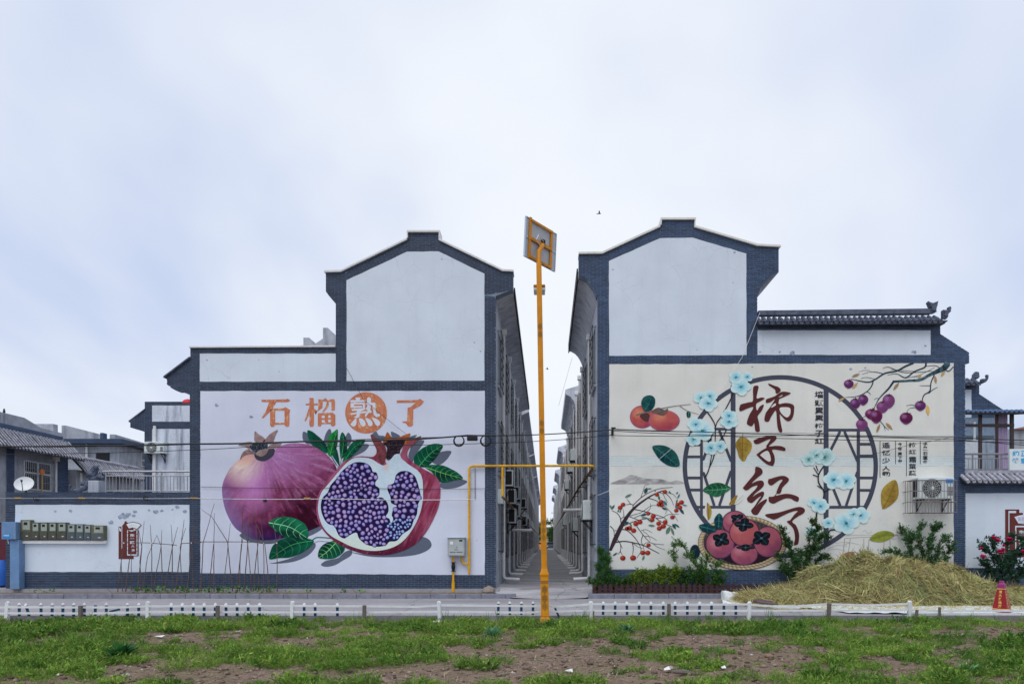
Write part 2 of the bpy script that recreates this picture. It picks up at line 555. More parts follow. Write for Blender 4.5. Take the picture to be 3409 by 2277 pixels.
def wall_window(parent, side, X, ya, yb, z0, z1, bars=6, curtain=None):
    """window in a wall that runs along the alley; side=+1 faces +x"""
    fw = 0.05
    b = MB()
    xo = X + side * 0.035
    xa, xb = sorted((X - side * 0.02, xo))
    b.box(xa, xb, ya, ya + fw, z0, z1); b.box(xa, xb, yb - fw, yb, z0, z1)
    b.box(xa, xb, ya + fw, yb - fw, z0, z0 + fw); b.box(xa, xb, ya + fw, yb - fw, z1 - fw, z1)
    ym = (ya + yb) / 2
    b.box(xa, xb, ym - 0.02, ym + 0.02, z0 + fw, z1 - fw)
    b.box(X - side * 0.02 if side > 0 else X - 0.06, X + 0.06 if side > 0 else X + 0.02, ya - 0.05, yb + 0.05, z0 - 0.06, z0 - 0.001)
    w = b.build('window', M_winframe, parent)
    g = MB()
    gx = X + side * 0.006
    g.box(min(gx, X), max(gx, X), ya + fw, ym - 0.02, z0 + fw, z1 - fw)
    g.build('pane', M_glass, w)
    g = MB()
    g.box(min(gx, X), max(gx, X), ym + 0.02, yb - fw, z0 + fw, z1 - fw)
    g.build('pane', M_glass, w)
    if bars:
        r = MB(); bx = X + side * 0.11
        for k in range(bars + 1):
            z = z0 + (z1 - z0) * k / bars
            r.tube([(bx, ya - 0.03, z),(bx, yb + 0.03, z)],0.008,4)
        for y in (ya - 0.03, ym, yb + 0.03):
            r.tube([(bx, y, z0),(bx, y, z1)],0.009,4)
        for y in (ya, yb):
            for z in (z0 + 0.05, z1 - 0.05): r.tube([(X, y, z),(bx, y, z)],0.008,4)
        r.build('grille', M_iron, w, kind='stuff')
    return w
M_winframe = mottled('grey_window_frame', S(132,138,150),0.15,6,0.5)

def downpipe(parent, side, X, y, z0, z1, out_len=0.5, elbow=True, hopper=True):
    x = X + side * 0.07
    b = MB()
    pts = [(x, y, z1),(x, y, z0 + 0.1)]
    if elbow: pts += [(x + side * 0.03, y, z0 + 0.03),(x + side * 0.10, y, z0 + 0.0),(x + side * out_len, y, z0 - 0.02)]
    b.tube(pts, 0.052,10)
    zz_ = z0 + 1.5
    while zz_ < z1:
        b.lathe([(0.060,-0.04),(0.060,0.04)],(x, y, zz_),10)
        zz_ += 2.7
    p = b.build('downpipe', M_pvc, parent, smooth=True)
    if hopper:
        h = MB(); h.bbox(x - 0.09, x + 0.09, y - 0.09, y + 0.09, z1 - 0.02, z1 + 0.16,0.015)
        h.build('rain_hopper', M_pvc, p)
    return p

# ================================================================== LEFT PAINTED HOUSE
XL, XR = P(1650,0).x, P(1990,0).x       # the two alley walls
ZB = 0.22                                  # foot of the walls
HL = empty('village_house', (P(1140,0).x, YW, ZB), 'white gabled house with dark brick trim and a purple pomegranate mural', 'house', 'painted gable houses')
out_l = [(1085,908),(1135,907),(1356,800),(1356,777),(1460,777),(1460,800),(1672,904),(1708,906),(1708,965),(1697,967),(1650,986),
         (1650,1962),(632,1962),(632,1313),(601,1300),(585,1300),(567,1290),(567,1286),(556,1280),(556,1262),(550,1257),(634,1193),(634,1159),(1118,1157),
         (1118,1012),(1095,985),(1085,971)]
wallL = MB().prism(pz(out_l), YW, YW + 0.3).build('gable_wall', M_mortar, HL)
bf = BrickField(YW, M_brick, wallL)
R = bf.region
R(rect(1085,1154,908,971)); R([(1135,907.5),(1154,898),(1154,907.5)]); R([(1085,971),(1154,971),(1154,1012),(1118,1012),(1095,985)])
R([(1154,898),(1356,800),(1356,839),(1154,934)], math.atan2(98,202))
R(rect(1356,1460,777,838.5))
R([(1460,800),(1613,875),(1613,912),(1460,838)],-math.atan2(75,153))
R([(1613,875),(1672,904),(1613,904)]); R([(1613,905),(1708,906),(1708,965),(1697,967),(1650,986),(1613,986)])
R(rect(1118,1154,1012,1269)); R(rect(1613,1650,986,1957))
R(rect(667,1613,1270,1301)); R(rect(634,1118,1159,1177)); R(rect(634,666,1177,1271))
R([(634,1193),(634,1262),(556,1262),(550,1257)])
R([(556,1262),(634,1262),(634,1300),(601,1300),(585,1300),(567,1288),(556,1280)])
R([(601,1300),(634,1300),(634,1313)])
R(rect(632,667,1271 + 42,1957)); R(rect(634,667,1271,1313)); R(rect(667,1613,1910,1957))
bf.build(300)
def panel(name, pts, mat, parent, wob=0.7, th=0.013, Y=YW):
    return MB().prism(pz(wobble(pts, wob), Y), Y - th, Y - 0.0005).build(name, mat, parent)
panel('plaster_panel', [(1154,934),(1355,839),(1460,838),(1613,912),(1613,1267),(1154,1269)], M_white, HL)
panel('plaster_panel', rect(666,1118,1177.5,1270.5), M_white, HL)
muralL = panel('mural', [(668,1302),(1614,1301),(1614,1913),(668,1907)], M_mural, HL, 0.9)
coping('coping', [(1081,903),(1135,902),(1356,795),(1355,770),(1462,770),(1461,796),(1673,899),(1710,901)],6, M_cap, HL)
coping('wing_coping', [(633,1155),(1117,1152)],4.5, M_cap, HL)
# house behind its gable: main block along the alley, lower wing to the left
D1 = 36.0
x0, x1 = P(1119,0).x, XL
zc = P(0,830).z
MB().prism([(x0,0),(x1,0),(x1, P(0,975).z),((x0 + x1) / 2, zc),(x0, P(0,975).z)], YW + 0.3, D1).build('side_wall', M_alley, HL)
MB().prism([(P(633,0).x, 0),(P(1117,0).x, 0),(P(1117,0).x, P(0,1165).z),(P(633,0).x, P(0,1165).z)], YW + 0.3, YW + 8.5).build('wing_block', M_alley, HL)
# eave over the alley, and the small eave on the wing
ev = MB().prism(pz([(1650,986),(1690,968),(1708,965),(1710,952),(1650,962)]), YW + 0.301, D1)
ev.build('eave', M_soffit, HL)
MB().prism(pz([(1708.5,967),(1713,967),(1713,945),(1708.5,945)]), YW + 0.301, D1).build('eave_edge', M_iron, HL)
MB().prism(pz([(632,1313),(601,1300),(567,1288),(556,1280),(556,1262),(632,1200)]), YW + 0.301, YW + 8).build('wing_eave', M_soffit, HL)
coping('wing_eave_edge', [(548,1254),(634,1189)],5, M_tile, HL)
ALLEY_PIPES = {}
for (ya, yb, z0, z1) in ((19.6,20.9,6.0,7.6),(19.7,20.9,3.5,5.0),(19.8,20.7,1.2,2.9),(22.2,23.8,6.0,7.6),(22.2,23.8,3.4,5.0),(22.4,23.6,1.0,2.6),
                         (25.5,27.0,6.0,7.6),(25.5,27.0,3.4,5.0),(25.6,26.8,1.0,2.6),(29,30.5,6.0,7.6),(29,30.5,3.4,5.0),(32.5,34,6.0,7.6),(32.5,34,3.4,5.0),(29,30.2,1.0,2.6)):
    wall_window(HL, 1, XL, ya, yb, z0, z1)
for y, z1 in ((21.4,8.0),(24.6,8.0),(28.0,8.0),(31.5,8.0),(34.8,8.0)):
    downpipe(HL, 1, XL, y, 0.36, z1)
MB().box(XL - 0.01, XL + 0.02, YW + 0.3, D1,0,0.95).build('plinth', M_conc, HL)

# ================================================================== RIGHT PAINTED HOUSE
HR = empty('village_house', (P(2600,0).x, YW, ZB), 'white gabled house with blue brick trim and a cream persimmon mural', 'house', 'painted gable houses')
out_r = [(1927,847),(2004,846),(2198,757),(2201,734),(2310,734),(2309,757),(2520,820),(2592,826),(2592,907),(2569,918),(2533,954),(2521,991),
         (2521,1078),(3130,1076),(3130,1112),(3226,1174),(3226,1209),(3213,1214),(3213,1962),(1990,1962),(1990,985),(1986,985),(1975,958),(1953,929),(1930,918),(1927,917)]
wallR = MB().prism(pz(out_r), YW, YW + 0.3).build('gable_wall', M_mortar, HR)
bf = BrickField(YW, M_brick2, wallR)
R = bf.region
R([(2201,734),(2310,734),(2309,792),(2198,793)])
R([(2027,835),(2198,757),(2198,794),(2027,870)], math.atan2(78,171))
R(rect(1927,2027,847,918)); R([(2004,846),(2027,835),(2027,846)])
R([(1930,918),(2027,918),(2027,929),(1953,929)]); R([(1953,929),(2027,929),(2027,958),(1975,958)]); R([(1975,958),(2027,958),(2027,985),(1986,985)])
R(rect(1990,2027.5,985,1957))
R([(2309,757),(2484,809),(2484,845),(2306,792)],-math.atan2(52,175))
R([(2484,809),(2520,820),(2484,820)]); R([(2484,820),(2520,820),(2592,826),(2592,907),(2484,907)]); R([(2484,907),(2592,907),(2569,918),(2484,918)])
R([(2484,918),(2569,918),(2533,954),(2484,954)]); R([(2484,954),(2533,954),(2521,991),(2484,991)])
R(rect(2485,2521,991,1183)); R(rect(2028,3213,1183,1211))
R(rect(2522,3097,1078,1100))
R(rect(3097,3130,1078,1112)); R([(3097,1112),(3130,1112),(3226,1174),(3226,1183),(3097,1183)])
R([(3213,1183),(3226,1183),(3226,1209),(3213,1211)])
R(rect(3174,3213,1211,1957)); R(rect(2028,3174,1896,1957))
bf.build(300)
panel('plaster_panel', [(2027,870),(2198,794),(2306,792),(2484,845),(2485,1182),(2028,1185)], M_white, HR)
panel('plaster_panel', rect(2522,3097,1100,1182), M_white, HR)
muralR = panel('mural', [(2028,1213),(3174,1209),(3174,1898),(2028,1894)], M_cream, HR, 0.9)
coping('coping', [(1926,842),(2004,841),(2197,752),(2199,728),(2312,728),(2310,753),(2520,815),(2597,819)],6.5, M_cap2, HR)
x0, x1 = XR, P(2520,0).x
MB().prism([(x0,0),(x1,0),(x1, P(0,1000).z),((x0 + x1) / 2, P(0,800).z),(x0, P(0,990).z)], YW + 0.3,26.5).build('side_wall', M_alley, HR)
MB().prism([(x1 + 0.002,0),(P(3212,0).x, 0),(P(3212,0).x, P(0,1150).z),(P(3128,0).x, P(0,1085).z),(x1 + 0.002, P(0,1085).z)], YW + 0.3, YW + 8).build('wing_block', M_alley, HR)
cove = [(1927,917),(1936,919),(1953,929),(1966,943),(1975,958),(1982,972),(1986,985),(1990,990),(1990,890),(1922,890)]
MB().prism(pz(cove), YW + 0.301,26.5).build('cove_eave', M_soffit, HR, smooth=True)
MB().prism(pz([(1921.5,921),(1926,921),(1926,880),(1921.5,880)]), YW + 0.301,26.6).build('eave_edge', M_iron, HR)
MB().prism(pz([(2592,907),(2521,991),(2521,900),(2592,890)]), YW + 0.301,26.5).build('eave', M_soffit, HR)
for (ya, yb, z0, z1) in ((19.5,20.8,6.0,7.7),(19.5,20.8,3.5,5.1),(19.6,20.5,1.4,2.9),(23.0,24.6,6.0,7.7),(23.0,24.6,3.5,5.1),(23.1,24.5,1.1,2.8)):
    wall_window(HR, -1, XR, ya, yb, z0, z1)
for y in (21.6,25.6):
    downpipe(HR, -1, XR, y, 0.36,7.9)
MB().box(XR - 0.02, XR + 0.01, YW + 0.3,26.5,0,0.95).build('plinth', M_conc, HR)

# tiled coping on the right wing: slips of half-round tile running up to a ridge
def tile_run(parent, pa, pb, run, rise, spacing, r, mat, face, pan=True, name='tile', bed=None, thick=0.03, drop=.7):
    """tiles side by side from pa to pb (eave line); each runs back along `face` by `run` and up by `rise`"""
    pa, pb, face = Vector(pa), Vector(pb), Vector(face).normalized()
    L = (pb - pa).length; d = (pb - pa).normalized()
    n = max(1, int(L / spacing))
    # the pan tiles under the barrels: one bed slab
    if pan:
        b = MB()
        up = face * run + Vector((0,0, rise))
        q = [v - Vector((0,0, r * drop)) for v in (pa, pb, pb + up, pa + up)]
        b.add([v + Vector((0,0,0)) for v in q] + [v - Vector((0,0, thick)) for v in q],[(0,1,2,3),(7,6,5,4),(0,4,5,1),(1,5,6,2),(2,6,7,3),(3,7,4,0)])
        b.build('tile_bed', bed or M_tilebed, parent)
    key = ('tile', round(run, 3), round(rise, 3), r, tuple(round(c, 3) for c in face), mat.name)
    if key not in _brick_mesh:
        b = MB()
        steps = max(2, int(math.hypot(run, rise) / 0.16))
        pts = []; rs = []
        for k in range(steps):
            t0, t1 = k / steps, (k + 1) / steps
            for t, f in ((t0,1.06),(t1,0.92)):
                pts.append(face * run * t + Vector((0,0, rise * t))); rs.append(r * f)
        b.tube(pts, rs, 8)
        b.lathe([(r * 1.1,0),(r * 1.1,0.012)],(0,0,0),8, 'y' if abs(face.y) > 0.5 else 'x')
        me = bpy.data.meshes.new(name); me.from_pydata(b.v, [], b.f); me.materials.append(mat)
        me.polygons.foreach_set('use_smooth', [True] * len(me.polygons)); me.set_sharp_from_angle(angle=math.radians(40))
        _brick_mesh[key] = me
    for k in range(n):
        o = bpy.data.objects.new(name, _brick_mesh[key]); COL.objects.link(o); adopt(o, parent)
        o.location = pa + d * (k + 0.5) * L / n + Vector((0,0, random.uniform(-0.008,0.008)))
        o.rotation_euler = (0,0, random.uniform(-0.03,0.03))

e0, e1 = P(2524,1074, YW - 0.24), P(3150,1070, YW - 0.24)
tr = MB().prism(pz([(2523,1037),(3098,1030),(3098,1046),(2523,1052)], YW + 0.1), YW + 0.02, YW + 0.2).build('tile_ridge', M_tile, HR)
tile_run(HR, (e0.x, YW - 0.24, e0.z),(e1.x - 0.06, YW - 0.24, e1.z),0.36,0.24,0.158,0.052, M_tile, (0,1,0))
b = MB(); b.box(P(2523,0).x, P(3138,0).x, YW - 0.13, YW + 0.2, P(0,1082).z, P(0,1077.5).z); b.box(P(2523,0).x, P(3142,0).x, YW - 0.18, YW + 0.2, P(0,1077).z, P(0,1073).z)
b.build('cornice', M_tile, HR)
def ornament(name, pts, th, Y, mat, parent):
    b = MB()
    q = pz(pts, Y)
    b.prism(q, Y - th, Y + th)
    cx_ = sum(p[0] for p in q) / len(q); cz_ = sum(p[1] for p in q) / len(q)
    q2 = [(cx_ + (p[0] - cx_) * 0.72, cz_ + (p[1] - cz_) * 0.72) for p in q]
    b.prism(q2, Y - th * 1.5, Y - th * 0.99)
    return b.build(name, mat, parent)
def zz6(pts): return [(3000 + x / 8.71,980 + y / 8.71) for x, y in pts]
ornament('ridge_beast', zz6([(850,560),(840,440),(830,395),(790,375),(765,300),(740,255),(765,212),(790,225),(820,262),(850,250),(885,270),(950,252),(1050,210),(1035,275),(1025,345),(1000,405),(1000,440),(990,480),(1010,520),(930,560)]),0.05, YW + 0.05, M_tile, HR)
ornament('corner_beast', zz6([(1180,530),(1180,480),(1200,458),(1225,475),(1240,490),(1275,455),(1255,515),(1290,515),(1340,480),(1360,440),(1350,400),(1345,385),(1410,358),(1415,400),(1440,425),(1410,450),(1420,505),(1370,555),(1330,570),(1340,650),(1300,720),(1180,700)]),0.05, YW - 0.05, M_tile, HR)
# ================================================================== MURAL PAINT
def smooth(pts, n=6, closed=True):
    """Catmull-Rom through the points"""
    pts = [np.array(p, float) for p in pts]
    m = len(pts); o = []
    rng_ = range(m) if closed else range(m - 1)
    for i in rng_:
        p0 = pts[(i - 1) % m] if closed or i > 0 else pts[0]
        p1 = pts[i]; p2 = pts[(i + 1) % m]
        p3 = pts[(i + 2) % m] if closed or i + 2 < m else pts[-1]
        for k in range(n):
            t = k / n
            o.append(0.5 * ((2 * p1) + (-p0 + p2) * t + (2 * p0 - 5 * p1 + 4 * p2 - p3) * t * t + (-p0 + 3 * p1 - 3 * p2 + p3) * t ** 3))
    if not closed: o.append(pts[-1])
    return [tuple(p) for p in o]
def inside(px, py, poly):
    poly = np.asarray(poly); x = np.asarray(px); y = np.asarray(py)
    r = np.zeros(x.shape, bool)
    j = len(poly) - 1
    for i in range(len(poly)):
        xi, yi = poly[i]; xj, yj = poly[j]
        if yi != yj:
            r ^= ((yi > y) != (yj > y)) & (x < (xj - xi) * (y - yi) / (yj - yi) + xi)
        j = i
    return r
def lay_y(layer): return YW - 0.0145 - 0.0014 * layer
class Paint:
    """a coat of paint: flat coloured shapes given in photo pixels"""
    made = 0
    def __init__(self):
        self.v = []; self.f = []; self.c = []
        Paint.made += 1; self.dy = (Paint.made * 37 % 61) * 1.9e-5
    def fill(self, pts, col, layer=0, sp=None):
        pts = [tuple(p) for p in pts]
        if sp:
            q = []
            for i in range(len(pts)):
                a = pts[i]; b = pts[(i + 1) % len(pts)]
                n = max(1, int(math.hypot(b[0] - a[0], b[1] - a[1]) / sp))
                q += [(a[0] + (b[0] - a[0]) * k / n, a[1] + (b[1] - a[1]) * k / n) for k in range(n)]
            pts = q
        n = len(pts)
        vs = [Vector(p) for p in pts]
        if sp:
            A = np.array(pts); x0, y0 = A.min(0); x1, y1 = A.max(0)
            gx, gy = np.meshgrid(np.arange(x0, x1, sp), np.arange(y0, y1, sp))
            gx = gx.ravel() + RNG.uniform(-.25,.25, gx.size) * sp; gy = gy.ravel() + RNG.uniform(-.25,.25, gy.size) * sp
            ok = inside(gx, gy, A)
            vs += [Vector((a, b)) for a, b in zip(gx[ok], gy[ok])]
        r = delaunay_2d_cdt(vs, [(i, (i + 1) % n) for i in range(n)],[],1,1e-4)
        V = np.array([(v.x, v.y) for v in r[0]])
        if len(V) == 0: return self
        k = len(self.v)
        Yl = lay_y(layer) - self.dy; self.dy += 6e-7
        s = F / YW
        self.v += [((x - CX) / s, Yl, HCAM + (CY - y) / s) for x, y in V]
        for t in r[2]:
            a, b, c = t[0], t[1], t[2]
            cr = (V[b][0] - V[a][0]) * (V[c][1] - V[a][1]) - (V[b][1] - V[a][1]) * (V[c][0] - V[a][0])
            self.f.append((a + k, c + k, b + k) if cr > 0 else (a + k, b + k, c + k))
        if callable(col): C = np.clip(np.asarray(col(V[:, 0], V[:, 1])),0.003,0.85)
        else: C = np.tile(np.asarray(col, float),(len(V),1))
        self.c += [tuple(q) for q in C]
        return self
    def stroke(self, pts, w, col, layer=0, w1=None, n=5, taper=False):
        """brush stroke along a curve; w may be a list of widths"""
        m = len(pts)
        ws = list(w) if hasattr(w, '__len__') else [w + ((w1 if w1 is not None else w) - w) * i / max(1, m - 1) for i in range(m)]
        q = smooth([(p[0], p[1], ww) for p, ww in zip(pts, ws)], n, False) if m > 2 else [(p[0], p[1], ww) for p, ww in zip(pts, ws)]
        A = np.array(q)
        d = np.gradient(A[:, :2], axis=0); d /= np.maximum(np.linalg.norm(d, axis=1, keepdims=True),1e-9)
        nn = np.stack([-d[:, 1], d[:, 0]],1)
        l = A[:, :2] + nn * A[:, 2:3] / 2; r_ = A[:, :2] - nn * A[:, 2:3] / 2
        if not taper:
            # blunt rounded ends
            a = A[0, :2] - d[0] * A[0,2] * 0.35; b = A[-1, :2] + d[-1] * A[-1,2] * 0.35
        k = len(self.v)
        Yl = lay_y(layer) - self.dy; self.dy += 6e-7
        s = F / YW
        W = lambda p: ((p[0] - CX) / s, Yl, HCAM + (CY - p[1]) / s)
        nA = len(A)
        self.v += [W(p) for p in l] + [W(p) for p in r_]
        for i in range(nA - 1):
            self.f.append((k + i, k + i + 1, k + nA + i + 1, k + nA + i))
        tot = 2 * nA
        if not taper:
            self.v += [W(a), W(b)]
            self.f.append((k, k + nA, k + tot)); self.f.append((k + nA - 1, k + tot + 1, k + tot - 1)); tot += 2
        c = col if not callable(col) else None
        if c is not None: self.c += [tuple(c)] * tot
        else:
            allp = list(l) + list(r_) + ([a, b] if not taper else [])
            AA = np.array(allp); self.c += [tuple(q2) for q2 in np.clip(col(AA[:, 0], AA[:, 1]),0.003,.85)]
        return self
    def glyph(self, ch, x0, y0, x1, y1, col, layer=0, bold=0.0):
        V, fs = glyph_mesh(ch, bold)
        X = x0 + V[:, 0] * (x1 - x0); Yp = y1 - V[:, 1] * (y1 - y0)
        k = len(self.v); s = F / YW
        Yl = lay_y(layer) - self.dy; self.dy += 6e-7
        self.v += [((x - CX) / s, Yl, HCAM + (CY - y) / s) for x, y in zip(X, Yp)]
        for f in fs:
            a, b, c2 = f[0], f[1], f[2]
            cr = (X[b] - X[a]) * (Yp[c2] - Yp[a]) - (Yp[b] - Yp[a]) * (X[c2] - X[a])
            self.f.append(tuple(i + k for i in (f[::-1] if cr > 0 else f)))
        C = np.clip(np.asarray(col(X, Yp)),.003,.85) if callable(col) else np.tile(np.asarray(col, float),(len(V),1))
        self.c += [tuple(q) for q in C]
        return self
    def build(self, name, parent, kind='stuff'):
        b = MB(); b.v = self.v; b.f = self.f
        return b.build(name, M_paint, parent, colors=self.c, kind=kind)

def T(ox, oy, sc):
    return lambda pts: [(ox + p[0] / sc, oy + p[1] / sc) for p in pts]
zA, zB, zC, zT = T(650,1280,2.34), T(730,1420,3.825), T(1040,1420,3.267), T(840,1290,3.849)
zD, zE, zF, zG = T(2000,1200,2.0907), T(2550,1200,2.09), T(2400,1220,4.3567), T(2400,1540,4.356)
zH, zI, zJ = T(2720,1200,5.104), T(2660,1230,4.021), T(2010,1600,4.9)
def lerp(a, b, t):
    t = np.clip(np.asarray(t),0,1)[..., None]
    return np.asarray(a) * (1 - t) + np.asarray(b) * t
def brushed(base, a, seed, sx=0.12, sy=0.03, ang=0.0):
    """tone variation of brush strokes"""
    ca, sa = math.cos(ang), math.sin(ang)
    return lambda x, y: np.asarray(base)[None, :] * (1 + a * (fbm((x * ca + y * sa) * sx, (-x * sa + y * ca) * sy, seed) - 0.5) * 2)[:, None]

G_SH = S(84,90,106)
def shadow_of(p, pts, dx, dy, layer=0):
    p.fill([(x + dx, y + dy) for x, y in pts], brushed(G_SH, 0.12,3), layer, None)
def leaf(name, outline, mid, parent, layer, c_dark=S(0,44,38), c_light=S(4,98,70), vein=S(100,160,126), nv=6, vw=1.6, sm=5):
    """painted leaf: body with light and dark halves, midrib and side veins"""
    o = smooth(outline, sm)
    A = np.array(o); c = A.mean(0)
    m0, m1 = np.array(mid[0], float), np.array(mid[-1], float)
    ax = m1 - m0; L = np.linalg.norm(ax); ax = ax / L; nx = np.array([-ax[1], ax[0]])
    wmax = np.abs((A - m0) @ nx).max()
    sd_ = random.randint(0,999)
    def col(x, y):
        q = np.stack([x, y],1) - m0
        u = q @ ax / L; v = q @ nx / max(wmax, 1e-6)
        t = 0.35 + 0.5 * (fbm(u * 9 + v * 2, v * 3, sd_) - 0.35) + 0.35 * np.sin(np.abs(v) * 5 + u * 6) * 0.4 - 0.25 * (v > 0)
        return lerp(c_dark, c_light, t)
    p = Paint()
    p.fill(o, col, layer, 4.0)
    p.stroke(mid, vw * 1.3, vein, layer + 1, vw * 0.5, taper=True)
    for k in range(nv):
        t = 0.12 + 0.7 * k / max(1, nv - 1)
        b0 = m0 + ax * L * t
        for sgn in (-1,1):
            reach = wmax * 1.6
            for _ in range(12):
                e = b0 + ax * L * 0.13 + nx * sgn * reach
                if inside(np.array([e[0]]), np.array([e[1]]), A)[0]: break
                reach *= 0.85
            mid_ = b0 + ax * L * 0.04 + nx * sgn * reach * 0.55
            p.stroke([b0, mid_, e], vw * 0.75, vein * 0.85, layer + 1, vw * 0.25, taper=True)
    return p.build(name, parent)

# ---- title characters of the left mural
def orange(x, y):
    n = fbm(x * 0.10, y * 0.05,5); n2 = fbm(x * 0.25, y * 0.12,8)
    return lerp(lerp(S(164,90,72), S(180,116,86), n * 1.2), S(206,172,132), np.clip((n2 - 0.62) * 4,0,1))
def bar(pts, w, p, layer=2, w1=None):
    """flat brush bar with square ends"""
    p.stroke(pts, w, orange, layer, w1, n=6)
p = Paint()
st = lambda pts, w, w1=None: bar(zT(pts), w, p, 2, w1)
# shi (stone)
p.fill(zT([(118,158),(430,152),(455,144),(492,166),(455,188),(310,186),(250,290),(145,392),(122,388),(170,320),(220,186),(125,186)]), orange, 2,3)
p.fill(zT([(232,292),(262,270),(400,266),(430,252),(488,290),(478,330),(478,480),(468,502),(430,502),(415,480),(415,296),(296,296),(296,480),(280,504),(245,504),(230,480)]), orange, 2,3)
p.fill(zT([(296,452),(415,452),(415,474),(296,476)]), orange, 2,3)
# liu (pomegranate tree)
p.fill(zT([(734,134),(788,134),(790,206),(845,204),(842,226),(792,228),(792,262),(830,300),(815,345),(792,310),(792,480),(775,504),(748,504),(732,480),(735,330),(688,432),(672,426),(712,310),(735,240),(735,228),(686,226),(686,206),(735,206)]), orange, 2,3)
p.fill(zT([(848,150),(905,158),(940,134),(965,160),(955,180),(905,176),(900,262),(830,312),(815,348),(808,318),(848,272)]), orange, 2,3)
p.fill(zT([(960,172),(1010,150),(1050,148),(1062,180),(1060,290),(1020,300),(1016,290),(1016,178),(985,190),(975,250),(920,312),(895,318),(945,240)]), orange, 2,3)
p.fill(zT([(842,330),(1030,320),(1066,352),(1066,480),(1040,500),(1012,490),(1006,466),(890,468),(880,496),(850,500),(842,480)]), orange, 2,3)
p.build('title_character', muralL)
wp = Paint()
for q in ([(893,360),(930,360),(930,392),(893,392)],[(976,358),(1006,358),(1006,390),(976,390)],[(893,416),(930,416),(930,452),(893,452)],[(976,412),(1006,412),(1006,448),(976,448)]):
    wp.fill(zT(q), S(184,186,210),3)
# shu (ripe), white on an orange disc
p = Paint()
cx_, cy_ = 840 + 1460 / 3.849,1290 + 325 / 3.849; rr = 268 / 3.849
p.fill([(cx_ + rr * math.cos(a), cy_ + rr * math.sin(a) * 0.985) for a in np.linspace(0,2 * math.pi, 72, endpoint=False)], orange, 2,3)
p.build('title_disc', muralL)
WH = S(188,190,214)
wf = lambda pts: wp.fill(zT(pts), WH, 4)
wf([(1320,130),(1390,128),(1380,162),(1440,160),(1462,170),(1440,186),(1262,190),(1258,164),(1335,162)])
wf([(1262,198),(1445,196),(1445,270),(1418,262),(1418,218),(1308,220),(1308,238),(1410,236),(1410,258),(1262,262)])
wf([(1275,278),(1430,262),(1455,276),(1380,316),(1462,300),(1475,322),(1380,336),(1375,380),(1340,392),(1300,380),(1335,364),(1340,340),(1268,352),(1262,330),(1340,322),(1340,296),(1280,302)])
wf([(1472,140),(1495,122),(1522,140),(1522,196),(1580,196),(1582,300),(1600,336),(1640,340),(1632,372),(1590,380),(1558,350),(1540,225),(1522,225),(1515,290),(1535,310),(1520,330),(1500,320),(1450,384),(1445,350),(1480,300),(1472,285),(1450,270),(1470,255),(1478,222),(1450,212),(1472,196)])
for q in ([(1330,392),(1338,440),(1330,480),(1300,500),(1262,476),(1290,435)],[(1370,396),(1420,408),(1452,450),(1448,490),(1415,498),(1385,465)],
          [(1450,394),(1500,404),(1540,445),(1538,485),(1500,494),(1475,450)],[(1540,390),(1590,400),(1638,440),(1632,482),(1595,490),(1565,445)]):
    wp.fill(smooth(zT(q),4), WH, 4)
wp.build('title_character', muralL)
p = Paint()
p.fill(zT([(1850,166),(2120,160),(2150,144),(2202,182),(2160,230),(2064,282),(2062,480),(2040,500),(1998,500),(1970,458),(1926,450),(1926,434),(1985,432),(1992,260),(2030,250),(2095,194),(1855,198)]), orange, 2,3)
p.build('title_character', muralL)

